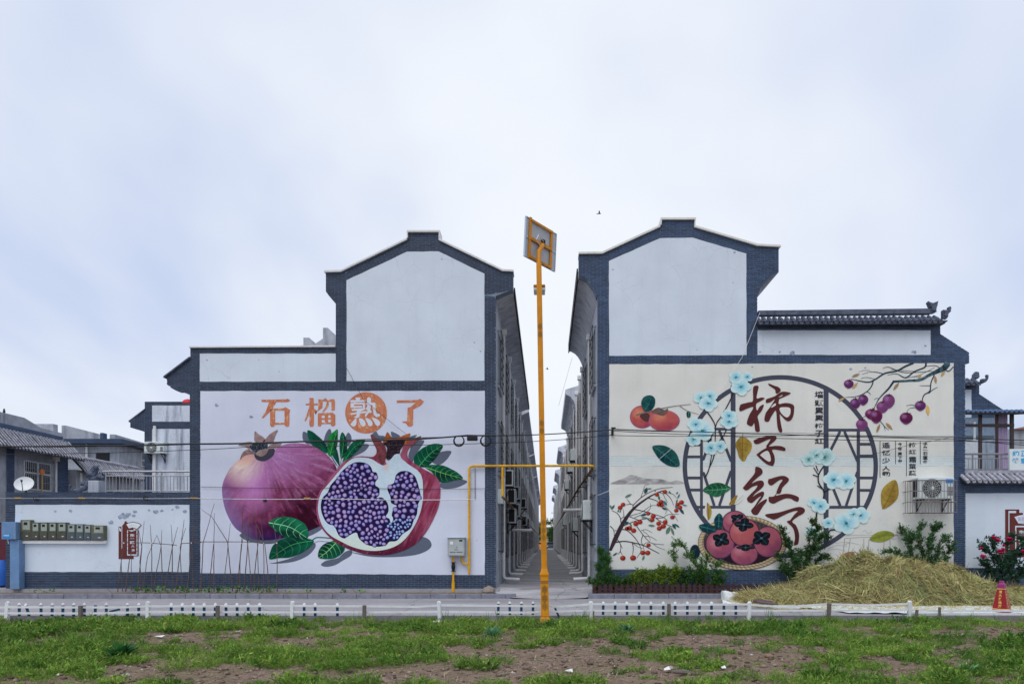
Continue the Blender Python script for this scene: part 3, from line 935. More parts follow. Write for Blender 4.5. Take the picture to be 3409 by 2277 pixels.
# ---- whole pomegranate
g1 = smooth(zB([(700,300),(800,240),(920,212),(1050,215),(1180,240),(1300,300),(1400,385),(1470,470),(1500,560),(1480,640),(1420,760),(1300,900),(1240,1040),(1265,1190),(1300,1250),
                (1180,1310),(1060,1350),(900,1395),(740,1430),(600,1445),(440,1430),(320,1370),(200,1280),(110,1130),(60,980),(38,820),(50,720),(90,620),(150,520),(230,440),(320,380),(450,350),(600,430)]),5)
sh = Paint()
sh.fill(smooth(zB([(280,1360),(300,1420),(400,1465),(560,1490),(700,1485),(900,1450),(1130,1400),(1300,1310),(1320,1240),(1100,1200),(600,1250)]),4), brushed(G_SH, 0.12,2),0,6)
def pom1(x, y):
    u = (x - 930) / 200.0; v = (y - 1635) / 165.0      # -1..1 across the fruit
    ang = np.arctan2(y - 1500, x - 880)
    st_ = fbm(ang * 14, np.hypot(x - 880, y - 1500) * 0.02,4); st2 = fbm(ang * 34, np.hypot(x - 880, y - 1500) * 0.022,9)
    c = lerp(S(138,72,114), S(90,22,48),(v * 0.85 + u * 0.45 + 0.18 + (st_ - 0.5) * 0.5 + (fbm(x * .06, y * .06,17) - .5) * 1.1) * 0.95 + 0.2)
    c = lerp(c, S(46,8,28), np.clip(np.clip(u * 0.9 + v * 1.1 - 0.05,0,1.2) + (st_ - 0.5) * 0.6 + (fbm(x * .05, y * .07,19) - .5) * .9,0,1) * np.clip(1.4 + u, 0,1))
    c = lerp(c, S(44,28,84), np.clip(v * 2.0 - 1.25 - 0.25 * u, 0,1))
    c = lerp(c, S(172,130,186), np.clip(1.1 - np.hypot((u - 0.05) * 1.5,(v + 0.72) * 1.7),0,1) * (0.1 + st_ * 0.8))
    c = lerp(c, S(176,118,176), np.clip(1.0 - np.hypot((u + 0.42) * 2.6,(v + 0.12) * 1.5),0,1) * 0.9)
    c = lerp(c, S(214,184,176), np.clip(1.0 - np.hypot((u + 0.62) * 2.4,(v + 0.55) * 1.9),0,1) * 1.1 * (0.5 + st_))
    c = lerp(c, S(206,138,112), np.clip(1.0 - np.hypot((u + 0.60) * 3.4,(v + 0.72) * 4.0),0,1) * st_ * 1.6)
    c = lerp(c, S(118,108,158), np.clip(-u * 1.6 - 1.05 + v * 0.6,0,1))
    c = lerp(c, S(204,160,200), np.clip((st2 - 0.58) * 5,0,1) * np.clip(0.7 - v, 0,1) * 0.28)
    c = lerp(c, S(150,60,100), np.clip((st2 - 0.62) * 4,0,1) * np.clip(v + 0.6,0,1) * 0.5)
    return c
p = Paint(); p.fill(g1, pom1,2,3.2); p.build('painted_pomegranate', muralL)
# its crown
p = Paint()
brown = lambda a, b, s: (lambda x, y: lerp(S(*a), S(*b), fbm(x * 0.12, y * 0.1, s) * 1.3 - 0.15))
p.fill(smooth(zB([(455,340),(470,410),(540,440),(610,430),(690,370),(710,310),(690,280),(560,260)]),4), brown((66,56,66),(46,58,72),3),4,4)
p.fill(zB([(240,240),(300,205),(400,192),(470,215),(450,270),(380,292),(330,250)]), brown((110,92,98),(142,120,120),1),4,4)
p.fill(zB([(600,300),(640,240),(700,205),(800,215),(780,245),(700,280),(640,285)]), brown((104,86,92),(150,126,124),2),5,4)
p.fill(smooth(zB([(390,255),(430,225),(520,180),(600,195),(620,240),(600,290),(500,320),(440,320)]),4), lambda x, y: lerp(S(30,36,48), S(120,130,146), np.clip((vnoise(x * 0.6, y * 0.6,3) - 0.6) * 3,0,1)),5,1.6)
p.fill(smooth(zB([(458,190),(452,120),(458,60),(500,95),(560,130),(590,170),(560,200)]),3), brown((116,96,100),(160,134,128),4),6,4)
p.fill(smooth(zB([(560,200),(600,150),(650,95),(748,42),(720,110),(690,190),(650,220)]),3), brown((104,84,92),(150,122,120),5),6,4)
p.fill(smooth(zB([(270,424),(290,350),(340,300),(400,300),(460,345),(400,350),(320,370)]),3), brown((84,66,70),(140,112,110),6),6,4)
p.fill(smooth(zB([(465,345),(520,300),(590,285),(630,290),(600,350),(550,380),(500,372)]),3), brown((110,92,98),(158,134,130),7),6,4)
p.build('painted_crown', muralL)

# ---- leaves behind, with their painted shadows
Ls = lambda dx, dy, pts: shadow_of(sh, pts, dx, dy)
sh.fill(smooth(zA([(838,375),(860,370),(900,410),(905,460),(870,462),(840,430)]),4), G_SH, 0,6)
sh.fill(smooth(zA([(1002,455),(1015,390),(1045,345),(1062,370),(1050,430),(1020,480)]),4), G_SH, 0,6)
sh.fill(smooth(zA([(1170,455),(1175,400),(1195,374),(1217,405),(1215,450),(1190,480)]),4), G_SH, 0,6)
sh.fill(smooth(zA([(1200,560),(1250,490),(1300,464),(1355,470),(1320,520),(1240,560),(1200,580)]),4), G_SH, 0,6)
sh.fill(zA([(1045,540),(1062,552),(1115,640),(1095,625)]), G_SH, 0)
Lf = lambda nm, pts, mid, layer=4, **k: leaf(nm, zA(pts), zA(mid), muralL, layer, **k)
Lf('painted_leaf', [(873,366),(905,362),(950,395),(1000,440),(1030,490),(1024,536),(960,500),(900,460)],[(1024,530),(970,450),(890,375)], nv=3, vein=S(14,92,70))
Lf('painted_leaf', [(1110,350),(1080,368),(1045,400),(1032,460),(1028,515),(1050,560),(1090,520),(1110,460),(1112,400)],[(1052,552),(1070,480),(1105,360)], nv=4, c_light=S(40,150,62), vein=S(70,170,90))
Lf('painted_leaf', [(1066,540),(1100,500),(1118,560),(1125,630),(1100,600)],[(1122,625),(1095,530)],3, nv=0, vein=S(10,70,60))
Lf('painted_leaf', [(1150,372),(1130,405),(1125,480),(1130,545),(1140,578),(1180,540),(1185,480),(1178,420)],[(1140,572),(1155,470),(1152,380)], nv=3, vein=S(60,150,90))
Lf('painted_leaf', [(1325,433),(1270,428),(1222,455),(1190,500),(1165,560),(1155,610),(1200,580),(1250,530),(1290,490)],[(1158,605),(1230,500),(1320,434)], nv=4, vein=S(50,150,84))
Lf('painted_leaf', [(1928,474),(1870,460),(1800,480),(1740,520),(1705,570),(1710,620),(1745,640),(1800,640),(1850,600),(1890,550),(1915,510)],[(1745,636),(1830,540),(1920,478)],6, nv=5, vein=S(80,170,100))
sh.fill(smooth(zA([(1842,600),(1880,545),(1930,520),(1993,518),(1985,550),(1950,595),(1900,625)]),4), G_SH, 0,6)
Lf('painted_leaf', [(1790,640),(1850,625),(1930,630),(2000,660),(2050,690),(2085,732),(2020,745),(1960,760),(1900,758),(1870,720),(1840,680)],[(1800,645),(1930,690),(2078,730)],6, nv=6, vein=S(120,186,90))
sh.fill(smooth(zA([(1905,770),(2000,745),(2075,738),(2120,758),(2060,795),(1990,810),(1920,806)]),4), G_SH, 0,6)
sh.fill(smooth(zA([(580,1390),(640,1380),(760,1345),(860,1290),(905,1240),(935,1235),(935,1270),(880,1330),(780,1375),(660,1392)]),4), G_SH, 0,6)
sh.fill(smooth(zA([(980,1402),(1020,1370),(1110,1350),(1170,1300),(1220,1290),(1215,1330),(1150,1370),(1090,1405),(1020,1418)]),4), G_SH, 0,6)
sh.fill(smooth(zA([(1200,1300),(1400,1330),(1580,1300),(1700,1230),(1760,1185),(1820,1205),(1842,1250),(1810,1290),(1720,1325),(1560,1342),(1380,1340),(1260,1318)]),4), G_SH, 0,6)
sh.fill(smooth(zA([(1372,400),(1410,365),(1430,395),(1470,400),(1500,420),(1440,440)]),3), G_SH, 0)
sh.fill(smooth(zA([(1525,368),(1560,378),(1600,405),(1590,440),(1540,420)]),3), G_SH, 0)
sh.fill(smooth(zA([(1660,425),(1690,400),(1730,394),(1700,430),(1785,436),(1750,500),(1710,560),(1690,610),(1660,560),(1680,480)]),3), G_SH, 0)
sh.build('painted_shadow', muralL)
stp = Paint()
for a in ([(1112,660),(1130,620),(1140,580)],[(1118,655),(1145,610),(1160,570)],[(1108,655),(1120,630),(1124,600)]): stp.stroke(zA(a),1.2, S(20,60,54),5)
stp.stroke(zA([(900,1225),(940,1192),(1000,1190),(1068,1197)]),3.2, S(22,92,74),5)
stp.stroke(zA([(920,1240),(960,1220),(1040,1224)]),1.6, S(86,92,104),3)
stp.build('painted_stem', muralL)
Lf('painted_leaf', [(572,1075),(640,1035),(720,1030),(800,1050),(860,1090),(880,1140),(875,1195),(800,1190),(720,1190),(660,1170),(610,1120)],[(575,1075),(740,1110),(868,1190)],6, nv=5, c_light=S(26,128,86), vein=S(140,200,150), vw=2.2)
Lf('painted_leaf', [(580,1358),(590,1290),(620,1240),(700,1195),(800,1190),(920,1210),(900,1260),(830,1310),(740,1345),(650,1350)],[(915,1215),(750,1250),(590,1350)],5, nv=5, vein=S(60,150,90), vw=1.8)
Lf('painted_leaf', [(962,1345),(965,1290),(1000,1245),(1060,1220),(1110,1215),(1165,1262),(1150,1310),(1090,1350),(1020,1358)],[(1110,1218),(1030,1300),(968,1345)],5, nv=5, vein=S(130,196,120), vw=2.0)

# ---- open pomegranate
rind = smooth(zC([(640,330),(520,322),(420,345),(340,390),(240,500),(140,620),(75,720),(45,850),(60,1000),(110,1110),(200,1210),(310,1290),(450,1350),(600,1390),(760,1395),(900,1375),(1040,1325),(1150,1250),
                  (1250,1130),(1330,980),(1380,850),(1395,720),(1385,610),(1330,530),(1220,465),(1110,400),(1045,340),(1035,280),(1060,230),(1120,180),(1186,105),
                  (1120,125),(1010,180),(960,300),(900,380),(820,410),(790,350),(805,250),(770,180),(700,130),(636,85),(655,160),(690,220),(700,280),(680,315)]),4)
def rindc(x, y):
    u = (x - 1040 - 750 / 3.267) / 200.0; v = (y - 1420 - 850 / 3.267) / 150.0
    n = fbm(x * 0.05 + y * 0.02, y * 0.012 - x * 0.01,6); n2 = fbm((x + y * .4) * 0.2,(y - x * .4) * 0.02,2)
    c = lerp(S(150,76,104), S(112,32,54), n * 1.8 - 0.3 + v * 0.25)
    c = lerp(c, S(66,16,40), np.clip((v - 0.35) * 1.2,0,1) * (0.5 + n2))
    c = lerp(c, S(170,110,132), np.clip((n2 - 0.58) * 4,0,1) * 0.5)
    c = lerp(c, S(112,62,56), np.clip(-v - 0.95,0,1) * 1.5)
    return c
p = Paint(); p.fill(rind, rindc, 7,3.2); p.build('painted_rind', muralL)
p = Paint()
p.fill(smooth(zC([(800,330),(815,230),(770,180),(840,140),(900,150),(1000,140),(1010,180),(960,250),(945,300),(880,330),(830,365)]),3), lambda x, y: lerp(S(34,24,34), S(110,86,92), np.clip((vnoise(x * 0.7, y * 0.7,5) - 0.72) * 4,0,1)),8,2.0)
p.fill(smooth(zC([(770,180),(790,120),(818,60),(850,100),(890,140),(840,150)]),3), brown((98,50,34),(170,96,44),3),9,3)
p.fill(smooth(zC([(890,145),(960,110),(1065,74),(1050,130),(1040,180),(1000,200),(1005,140)]),3), brown((104,52,38),(176,92,46),4),9,3)
p.fill(smooth(zC([(636,85),(700,125),(770,180),(805,250),(800,350),(770,415),(735,390),(700,300),(700,250),(655,160)]),3), brown((80,38,46),(130,70,74),5),9,3)
p.build('painted_crown', muralL)
flesh = smooth(zC([(520,335),(640,350),(730,405),(790,420),(860,350),(900,305),(950,300),(975,350),(1060,420),(1150,480),(1195,560),(1205,700),(1195,850),(1150,1000),(1080,1130),(990,1240),(880,1310),(740,1345),(600,1345),(450,1310),(320,1250),
                   (200,1180),(120,1090),(75,970),(65,850),(100,720),(180,620),(280,500),(370,400),(440,350)]),4)
def fleshc(x, y):
    n = fbm(x * 0.04, y * 0.04,2)
    c = lerp(S(170,186,204), S(186,196,212), n)
    c = lerp(c, S(190,198,186), np.clip((y - 1760) / 40,0,1) * 0.8)
    return lerp(c, S(196,160,140), np.clip(1 - np.hypot((x - 1287) / 14,(y - 1555) / 22),0,1) * 0.8)
p = Paint(); p.fill(flesh, fleshc, 9,4); p.build('painted_flesh', muralL)
seedsA = smooth(zC([(440,400),(510,385),(590,400),(640,440),(660,490),(700,500),(715,560),(690,600),(690,640),(730,670),(730,740),(700,775),(760,770),(820,830),(830,920),(800,980),(840,1000),(860,1060),(880,1000),(865,960),(885,890),(920,860),(860,830),(850,760),(820,690),(830,640),(890,610),(910,530),(960,488),(1040,485),(1110,530),(1140,590),(1165,680),(1180,770),(1150,850),(1140,950),(1110,1000),(1080,1090),(1040,1130),(980,1170),(920,1240),(840,1250),(800,1290),(700,1305),(590,1280),(510,1215),(480,1150),(390,1190),(350,1215),(290,1180),(240,1080),(180,1060),(130,1000),(95,890),(110,780),(170,715),(200,640),(270,560),(340,470)]),3)
p = Paint(); p.fill(seedsA, brushed(S(30,22,58),0.3,5,0.1,0.1),10,5)
# the seeds: packed by rejection, each a faceted drop with a pale face
A = np.array(seedsA); placed = []
tries = 0
while tries < 26000 and len(placed) < 240:
    tries += 1
    x = RNG.uniform(A[:, 0].min(), A[:, 0].max()); y = RNG.uniform(A[:, 1].min(), A[:, 1].max())
    r = RNG.uniform(5.8,10.0)
    if x > 1300 and 1730 < y < 1790: r *= 0.66
    if not inside(np.array([x, x + r * .8, x - r * .8, x, x]), np.array([y, y, y, y + r * .8, y - r * .8]), A).all(): continue
    if any((x - q[0]) ** 2 + (y - q[1]) ** 2 < ((r + q[2]) * 0.86) ** 2 for q in placed): continue
    placed.append((x, y, r))
p.build('seed_bed', muralL)
p = Paint()
PL = np.array(placed)
for (x, y, r) in placed:
    dd_ = np.sort(np.hypot(PL[:, 0] - x, PL[:, 1] - y))[1:4]; r = max(r, min(11.5,.52 * dd_.mean()))
    an = RNG.uniform(0,6.28); el = RNG.uniform(0.7,0.98); n = int(RNG.integers(6,9))
    hue = RNG.uniform()
    cm = lerp(S(86,76,142), S(120,94,148), hue)
    ch = lerp(S(136,132,186), S(168,144,182), hue)
    if x > 1290 and y > 1725: cm = lerp(S(70,96,150), S(110,120,170), hue); ch = S(140,160,204)
    def ring(k, dx=0, dy=0):
        return [(x + dx + k * r * (math.cos(t) * math.cos(an) - el * math.sin(t) * math.sin(an)) * (1 + 0.06 * math.sin(3 * t + an)), y + dy + k * r * (math.cos(t) * math.sin(an) + el * math.sin(t) * math.cos(an))) for t in np.linspace(0,2 * math.pi, n, endpoint=False)]
    p.fill(ring(1.0), S(56,42,104),11)
    p.fill(ring(0.86,-r * .02,-r * .05), cm, 12)
    p.fill(ring(0.66,-r * .05,-r * .08), ch, 13)
p.build('painted_seed', muralL)
# ================================================================== RIGHT MURAL
CREAM = S(195,192,189)
p = Paint()
p.fill(wobble(rect(2029,3173,1518,1552),1.5,40), brushed(S(188,193,194),0.03,4),0,40)
for y in (1519,1527,1535,1543,1551):
    x = 2030
    while x < 3170:
        L = random.uniform(30,160); p.stroke([(x, y),(min(x + L, 3172), y)],0.7, S(160,170,180),1); x += L + random.uniform(4,60)
p.build('old_paint_band', muralR)
INK = S(64,66,80)
fr = Paint()
OX, OY, RX, RY = 2597.0,1553.0,325.0,304.0
ringo = []
a0, a1 = 0,2 * math.pi
N = 160
for k in range(N):
    t0, t1 = 2 * math.pi * k / N, 2 * math.pi * (k + 1) / N
    q = [(OX + RX * math.cos(t0), OY + RY * math.sin(t0)),(OX + RX * math.cos(t1), OY + RY * math.sin(t1)),(OX + (RX - 15) * math.cos(t1), OY + (RY - 15) * math.sin(t1)),(OX + (RX - 15) * math.cos(t0), OY + (RY - 15) * math.sin(t0))]
    ringo.append(q)
s_ = F / YW
for q in ringo:
    k = len(fr.v); Yl = lay_y(2) - fr.dy
    fr.v += [((x - CX) / s_, Yl, HCAM + (CY - y) / s_) for x, y in q]; fr.f.append((k, k + 3, k + 2, k + 1)[::1]); fr.c += [tuple(INK)] * 4
fr.build('moon_window_ring', muralR, kind=None)
fr = Paint()
def rb(x0, x1, y0, y1, L=3): fr.fill(rect(x0, x1, y0, y1), brushed(INK, 0.06,2), L)
rb(2432,2448,1284,1712); rb(2741,2757.5,1297,1812)
rb(2330,2339.5,1440,1722); rb(2851,2862,1427,1692)
rb(2372,2432,1424,1432.5); rb(2318,2330,1683,1692); rb(2339.5,2432,1683,1692); rb(2757.5,2851,1427,1436); rb(2757.5,2851,1683,1692.5); rb(2862,2892,1427,1436); rb(2862,2886,1683,1692.5)
for y0, y1 in ((1476,1485),(1516,1525),(1586,1595),(1626,1635)):
    dx = RX * math.sqrt(max(0,1 - ((y0 + 4 - OY) / RY) ** 2)) - 12
    rb(OX - dx, 2330, y0, y1,3)
for y0, y1 in ((1474,1483),(1513,1524),(1586,1595),(1627,1636)):
    dx = RX * math.sqrt(max(0,1 - ((y0 + 4 - OY) / RY) ** 2)) - 12
    rb(2862, OX + dx, y0, y1,3)
dg = lambda z, a, b: fr.stroke(z([a, b]),9, INK, 4)
dg(zD, (825,490),(905,700)); dg(zD, (905,770),(825,1006)); dg(zD, (765,545),(712,690)); dg(zD, (714,780),(788,1006))
dg(zE, (512,496),(440,640)); dg(zE, (545,496),(634,700)); dg(zE, (634,775),(556,1008)); dg(zE, (466,890),(514,1008))
fr.build('moon_window_lattice', muralR)

# big calligraphy
MAR = S(78,40,42)
mar = brushed(MAR, 0.10,7,0.05,0.05)
halo = S(216,208,206)
def char(name, zf, polys, holes=()):
    p = Paint()
    for q in polys: p.fill(smooth(zf(q),3), mar, 6,6)
    for q in holes: p.fill(smooth(zf(q),3), CREAM, 7)
    return p.build(name, muralR)
char('calligraphy_character', zF, [
    [(463,310),(515,278),(543,295),(530,360),(515,463),(580,450),(633,462),(580,500),(508,545),(520,640),(560,580),(620,552),(590,640),(530,720),(545,800),(560,935),(500,938),(485,850),(475,820),(445,868),(380,840),(378,790),(410,700),(470,590),(380,610),(290,650),(263,630),(270,580),(290,550),(400,520),(462,495)],
    [(690,248),(770,280),(830,300),(862,335),(855,365),(810,395),(790,380),(780,335),(695,275)],
    [(650,525),(652,480),(700,460),(780,430),(860,375),(920,366),(990,378),(1005,395),(940,430),(850,470),(838,490),(838,545),(920,530),(1010,540),(1055,570),(1058,620),(1050,700),(1020,770),(975,795),(930,775),(860,700),(850,690),(855,760),(870,850),(887,945),(850,952),(822,900),(808,790),(795,640),(750,690),(715,750),(690,798),(635,795),(628,750),(650,670),(710,590),(780,475),(720,515),(670,530)]],
    [[(848,605),(900,592),(970,595),(1003,615),(1003,680),(980,725),(945,738),(900,710),(858,660)],[(835,445),(862,428),(888,416),(884,428),(845,446)],[(722,600),(750,560),(785,535),(790,565)]])
char('calligraphy_character', zF, [[(472,1085),(475,1070),(560,1035),(700,1003),(780,1005),(805,1040),(770,1085),(700,1145),(705,1160),(780,1150),(870,1155),(930,1185),(922,1225),(860,1215),(740,1205),(770,1290),(778,1370),(755,1435),(720,1438),(650,1410),(560,1330),(515,1280),(530,1260),(600,1210),(655,1180),(655,1150),(690,1100),(715,1050),(640,1075),(560,1115),(515,1125),(485,1115)]],
    [[(668,1222),(700,1260),(718,1330),(715,1370),(690,1378),(640,1350),(570,1290),(570,1278),(610,1245)]])
char('calligraphy_character', zG, [
    [(495,70),(530,60),(580,85),(602,125),(590,165),(530,215),(440,300),(520,265),(590,258),(620,290),(615,335),(570,385),(500,440),(458,492),(520,450),(590,418),(622,430),(615,480),(570,550),(500,635),(560,580),(655,523),(655,565),(600,640),(540,735),(510,757),(460,745),(435,700),(445,675),(490,620),(540,540),(583,480),(520,520),(460,575),(430,582),(390,560),(375,530),(385,500),(440,440),(500,380),(525,328),(450,350),(370,402),(318,370),(330,345),(400,260),(460,190),(490,140)],
    [(690,235),(715,232),(820,200),(880,190),(930,195),(980,232),(970,275),(890,360),(870,420),(845,450),(803,440),(808,405),(850,310),(892,250),(850,250),(790,290),(740,325),(710,325),(680,290),(682,255)],
    [(690,500),(700,492),(760,488),(800,445),(806,452),(790,478),(860,462),(940,450),(1020,458),(1100,485),(1128,515),(1112,563),(1060,550),(1010,520),(930,518),(830,560),(760,592),(700,570),(688,530)]])
char('calligraphy_character', zG, [[(642,750),(680,740),(830,720),(1000,670),(1090,645),(1150,640),(1200,660),(1215,695),(1190,735),(1110,780),(1030,850),(1080,900),(1110,960),(1130,1040),(1125,1130),(1110,1180),(1060,1195),(1050,1180),(1070,1100),(1060,1000),(1030,930),(958,860),(965,840),(1000,830),(1060,750),(1112,700),(1060,700),(960,735),(830,800),(765,823),(700,800),(650,775)]])
# poem columns
TXT = S(44,46,58)
def column(chars, x0, x1, ys, line=None, bold=0.016):
    p = Paint()
    for ch, (ya, yb) in zip(chars, ys):
        q = zE([(x0, ya),(x1, yb)])
        p.glyph(ch, q[0][0], q[0][1], q[1][0], q[1][1], TXT, 6, bold)
    if line:
        q = zE([(line[0], line[1]),(line[0], line[2])]); p.stroke(q, 1.9, TXT, 6)
    return p.build('poem_column', muralR)
column('墙頭累累柿子紅', 337,398,[(215,262),(277,317),(327,373),(380,421),(437,472),(485,531),(540,580)], bold=0.022)
column('遥忆少人鋤', 805,861,[(570,610),(625,660),(675,715),(733,765),(770,805)],(791,560,815))
column('今年萬下菊', 915,944,[(570,595),(602,627),(637,660),(665,688),(690,712)],(899,560,720),0.024)
column('柿紅霜葉蔬', 990,1042,[(570,606),(620,651),(670,710),(718,755),(765,800)],(975,560,803))
column('子黑石蓮冬', 1088,1122,[(570,595),(600,625),(635,658),(662,692),(695,715)],(1071,562,720),0.024)

def fruit_col(cx, cy, rx, ry, base, dark, light, rim, seed, lx=-0.35, ly=-0.35):
    def f(x, y):
        u = (x - cx) / rx; v = (y - cy) / ry
        n = fbm(u * 3, v * 3, seed); r = np.hypot(u, v)
        c = lerp(base, dark, np.clip(v * 0.6 + u * 0.25 + (n - 0.5) * 0.9 + 0.1,0,1))
        c = lerp(c, light, np.clip(0.75 - np.hypot(u - lx, v - ly) * 1.3,0,1) * 1.1 * (0.5 + n))
        return lerp(c, rim, np.clip((r - 0.86) * 5,0,1) * 0.6)
    return f
def ell(cx, cy, rx, ry, n=36, rot=0, heart=0):
    o = []
    for t in np.linspace(0,2 * math.pi, n, endpoint=False):
        x, y = rx * math.cos(t), ry * math.sin(t)
        if heart: y += heart * ry * (max(0, math.sin(t)) ** 6) * 0.6 - heart * ry * (abs(math.cos(t)) ** 2) * 0.15; x *= 1 - heart * 0.25 * max(0, math.sin(t)) ** 2
        o.append((cx + x * math.cos(rot) - y * math.sin(rot), cy + x * math.sin(rot) + y * math.cos(rot)))
    return o
def fruit(nm, zf, sc, c, rx, ry, base, dark, light, rim, seed, layer, heart=0, sp=2.5, **k):
    (cx, cy), = zf([c]); rx /= sc; ry /= sc
    p = Paint()
    p.fill(ell(cx, cy, rx * (1.07 if layer > 12 else 1.03), ry * (1.07 if layer > 12 else 1.03), heart=heart), rim * (.35 if layer > 12 else 1), layer)
    p.fill(ell(cx, cy, rx, ry, heart=heart), fruit_col(cx, cy, rx, ry, base, dark, light, rim, seed, **k), layer + 1, sp)
    return p.build(nm, muralR, kind=None if nm != 'x' else 'stuff')
# persimmon pair on a twig
tw = Paint()
OR = (S(166,80,76), S(132,52,70), S(196,136,104), S(138,84,124))
fruit('painted_persimmon', zD, 2.09,(288,393),84,78, *OR, 3,2)
fruit('painted_persimmon', zD, 2.09,(441,420),105,72, *OR, 5,5)
tw.stroke(zD([(245,380),(330,358),(400,340),(500,320),(625,305)]),4, S(104,100,96),8,1.6)
tw.stroke(zD([(550,318),(600,350),(680,375)]),2.2, S(104,100,96),8,1.2)
tw.fill(smooth(zD([(355,352),(400,328),(440,345),(466,335),(460,365),(430,384),(395,376),(372,368)]),3), brown((70,56,58),(110,90,84),3),9,4)
tw.fill(smooth(zD([(270,385),(310,365),(340,380),(330,425),(300,420)]),3), S(76,50,48),4)
tw.build('painted_twig', muralR)
TEAL = dict(c_dark=S(8,48,56), c_light=S(40,92,84), vein=S(70,120,124))
LfD = lambda pts, mid, layer=6, **k: leaf('painted_leaf', zD(pts), zD(mid), muralR, layer, **{**TEAL, **k})
LfD([(280,300),(300,255),(345,243),(375,265),(375,310),(350,345),(305,355)],[(305,350),(335,300),(352,250)],9, nv=3, vw=1.0)
LfD([(595,365),(610,355),(625,370),(620,395),(602,397)],[(610,358),(611,395)],6, nv=0)
LfD([(360,597),(440,592),(510,630),(540,680),(545,735),(480,735),(420,700),(380,650)],[(362,598),(450,660),(552,750)], nv=5, vw=1.2)
LfD([(710,900),(760,860),(820,850),(870,865),(903,890),(850,930),(800,948),(740,925)],[(900,890),(800,900),(712,900)],7, c_dark=S(16,60,44), c_light=S(48,110,76), vein=S(120,170,130), nv=5, vw=1.2)
YEL = dict(c_dark=S(126,98,44), c_light=S(172,146,66), vein=S(96,72,40))
LfD([(985,530),(1045,570),(1045,620),(1020,660),(1005,695),(985,700),(960,670),(950,630),(935,590),(950,555)],[(987,510),(985,600),(985,695)],7, nv=4, vw=1.4, **{k: YEL[k] for k in YEL})
LfD([(892,1000),(920,955),(950,936),(940,965),(925,1000)],[(892,1000),(945,940)],8, nv=0, **YEL)
LfD([(925,1000),(945,965),(960,938),(992,935),(985,965),(960,992)],[(925,1000),(990,936)],7, nv=0, c_dark=S(190,190,180), c_light=S(216,214,206), vein=S(150,150,150))
LfD([(740,988),(768,1035),(765,1080),(747,1108),(735,1060)],[(740,990),(750,1105)],8, nv=0, **YEL)
LfD([(738,995),(722,1030),(720,1080),(742,1105)],[(738,1000),(742,1100)],8, nv=0, c_dark=S(196,190,176), c_light=S(220,218,210), vein=S(150,140,140))
LfE = lambda pts, mid, layer=6, **k: leaf('painted_leaf', zE(pts), zE(mid), muralR, layer, **{**YEL, **k})
LfE([(900,833),(920,900),(910,960),(860,1010),(810,1030),(797,960),(805,900),(850,850)],[(807,1033),(850,960),(898,838)], nv=5, vw=1.5)
LfE([(718,1245),(760,1200),(830,1183),(890,1208),(850,1245),(790,1262)],[(912,1212),(820,1215),(720,1245)], c_dark=S(110,118,46), c_light=S(164,160,70), vein=S(90,100,50), nv=5, vw=1.3)
LfE([(508,1370),(550,1338),(612,1330),(600,1390),(560,1420),(520,1405)],[(510,1372),(610,1335)], c_dark=S(126,94,66), c_light=S(164,126,88), vein=S(96,72,50), nv=3)
# ink hills
p = Paint()
p.fill(smooth(zD([(68,855),(130,830),(180,808),(210,796),(250,803),(320,822),(420,825),(480,843),(530,833),(580,855),(480,860),(300,858),(100,860)]),4), lambda x, y: lerp(S(112,108,112), S(172,168,168), fbm(x * 0.05, y * 0.16,4) * 1.6 - 0.3),2,4)
p.build('painted_hills', muralR)

# blossoms
def blossom(z, c, r, sc, layer, seed, green=False, squash=0.85):
    (cx, cy), = z([c]); r = r / sc * 1.16
    p = Paint(); rs = np.random.default_rng(seed)
    a0 = rs.uniform(0,6.28)
    pale = S(178,206,222) if not green else S(170,196,200); deep = S(108,172,196) if not green else S(104,150,148)
    for k in range(5):
        an = a0 + k * 2 * math.pi / 5 + rs.uniform(-.12,.12)
        px_, py_ = cx + math.cos(an) * r * 0.56, cy + math.sin(an) * r * 0.56 * squash
        pts = [(px_ + r * (0.50 * math.cos(t) * math.cos(an) - 0.50 * math.sin(t) * math.sin(an)), py_ + squash * r * (0.50 * math.cos(t) * math.sin(an) + 0.50 * math.sin(t) * math.cos(an))) for t in np.linspace(0,2 * math.pi, 16, endpoint=False)]
        def col(x, y, sd=seed + k):
            d = np.hypot(x - cx, (y - cy) / squash) / r
            aa = np.arctan2(y - cy, x - cx)
            return lerp(lerp(deep, pale, np.clip(d * 1.5 - 0.25,0,1)), S(196,214,230), np.clip((vnoise(aa * 6, d * 2, sd) - 0.4) * 1.2,0,1) * 0.7)
        p.fill(pts, col, layer + k, 3.0)
    p.fill(ell(cx, cy, r * 0.13, r * 0.10,10), S(44,110,104), layer + 5)
    for k in range(7):
        an = rs.uniform(0,6.28); p.stroke([(cx, cy),(cx + math.cos(an) * r * .34, cy + math.sin(an) * r * .3)],1.1, S(50,120,110), layer + 5,0.4, taper=True)
    p.build('painted_blossom', muralR)
vn = Paint(); VC = S(34,38,50)
for q in ([(917,170),(915,240),(850,370),(800,450),(795,570)],[(740,360),(775,410),(795,460),(795,560)],[(880,460),(860,510),(825,560)],[(725,815),(750,760),(765,690),(770,650)],[(790,650),(775,700),(755,745)],[(725,540),(750,560),(785,500)]):
    vn.stroke(zD(q),4.2, VC, 9,2.6)
for q, w in (([(400,735),(365,790),(365,850),(400,910),(395,970)],4.5),([(450,890),(400,915)],4),([(350,1060),(345,1165)],5.5),([(430,1200),(450,1178),(510,1175)],5),([(365,800),(330,745)],3),([(360,770),(345,730)],3),([(385,890),(355,870)],3),([(365,810),(325,795)],3.5)):
    vn.stroke(zE(q), w, S(30,44,50),9)
vn.build('painted_vine', muralR)
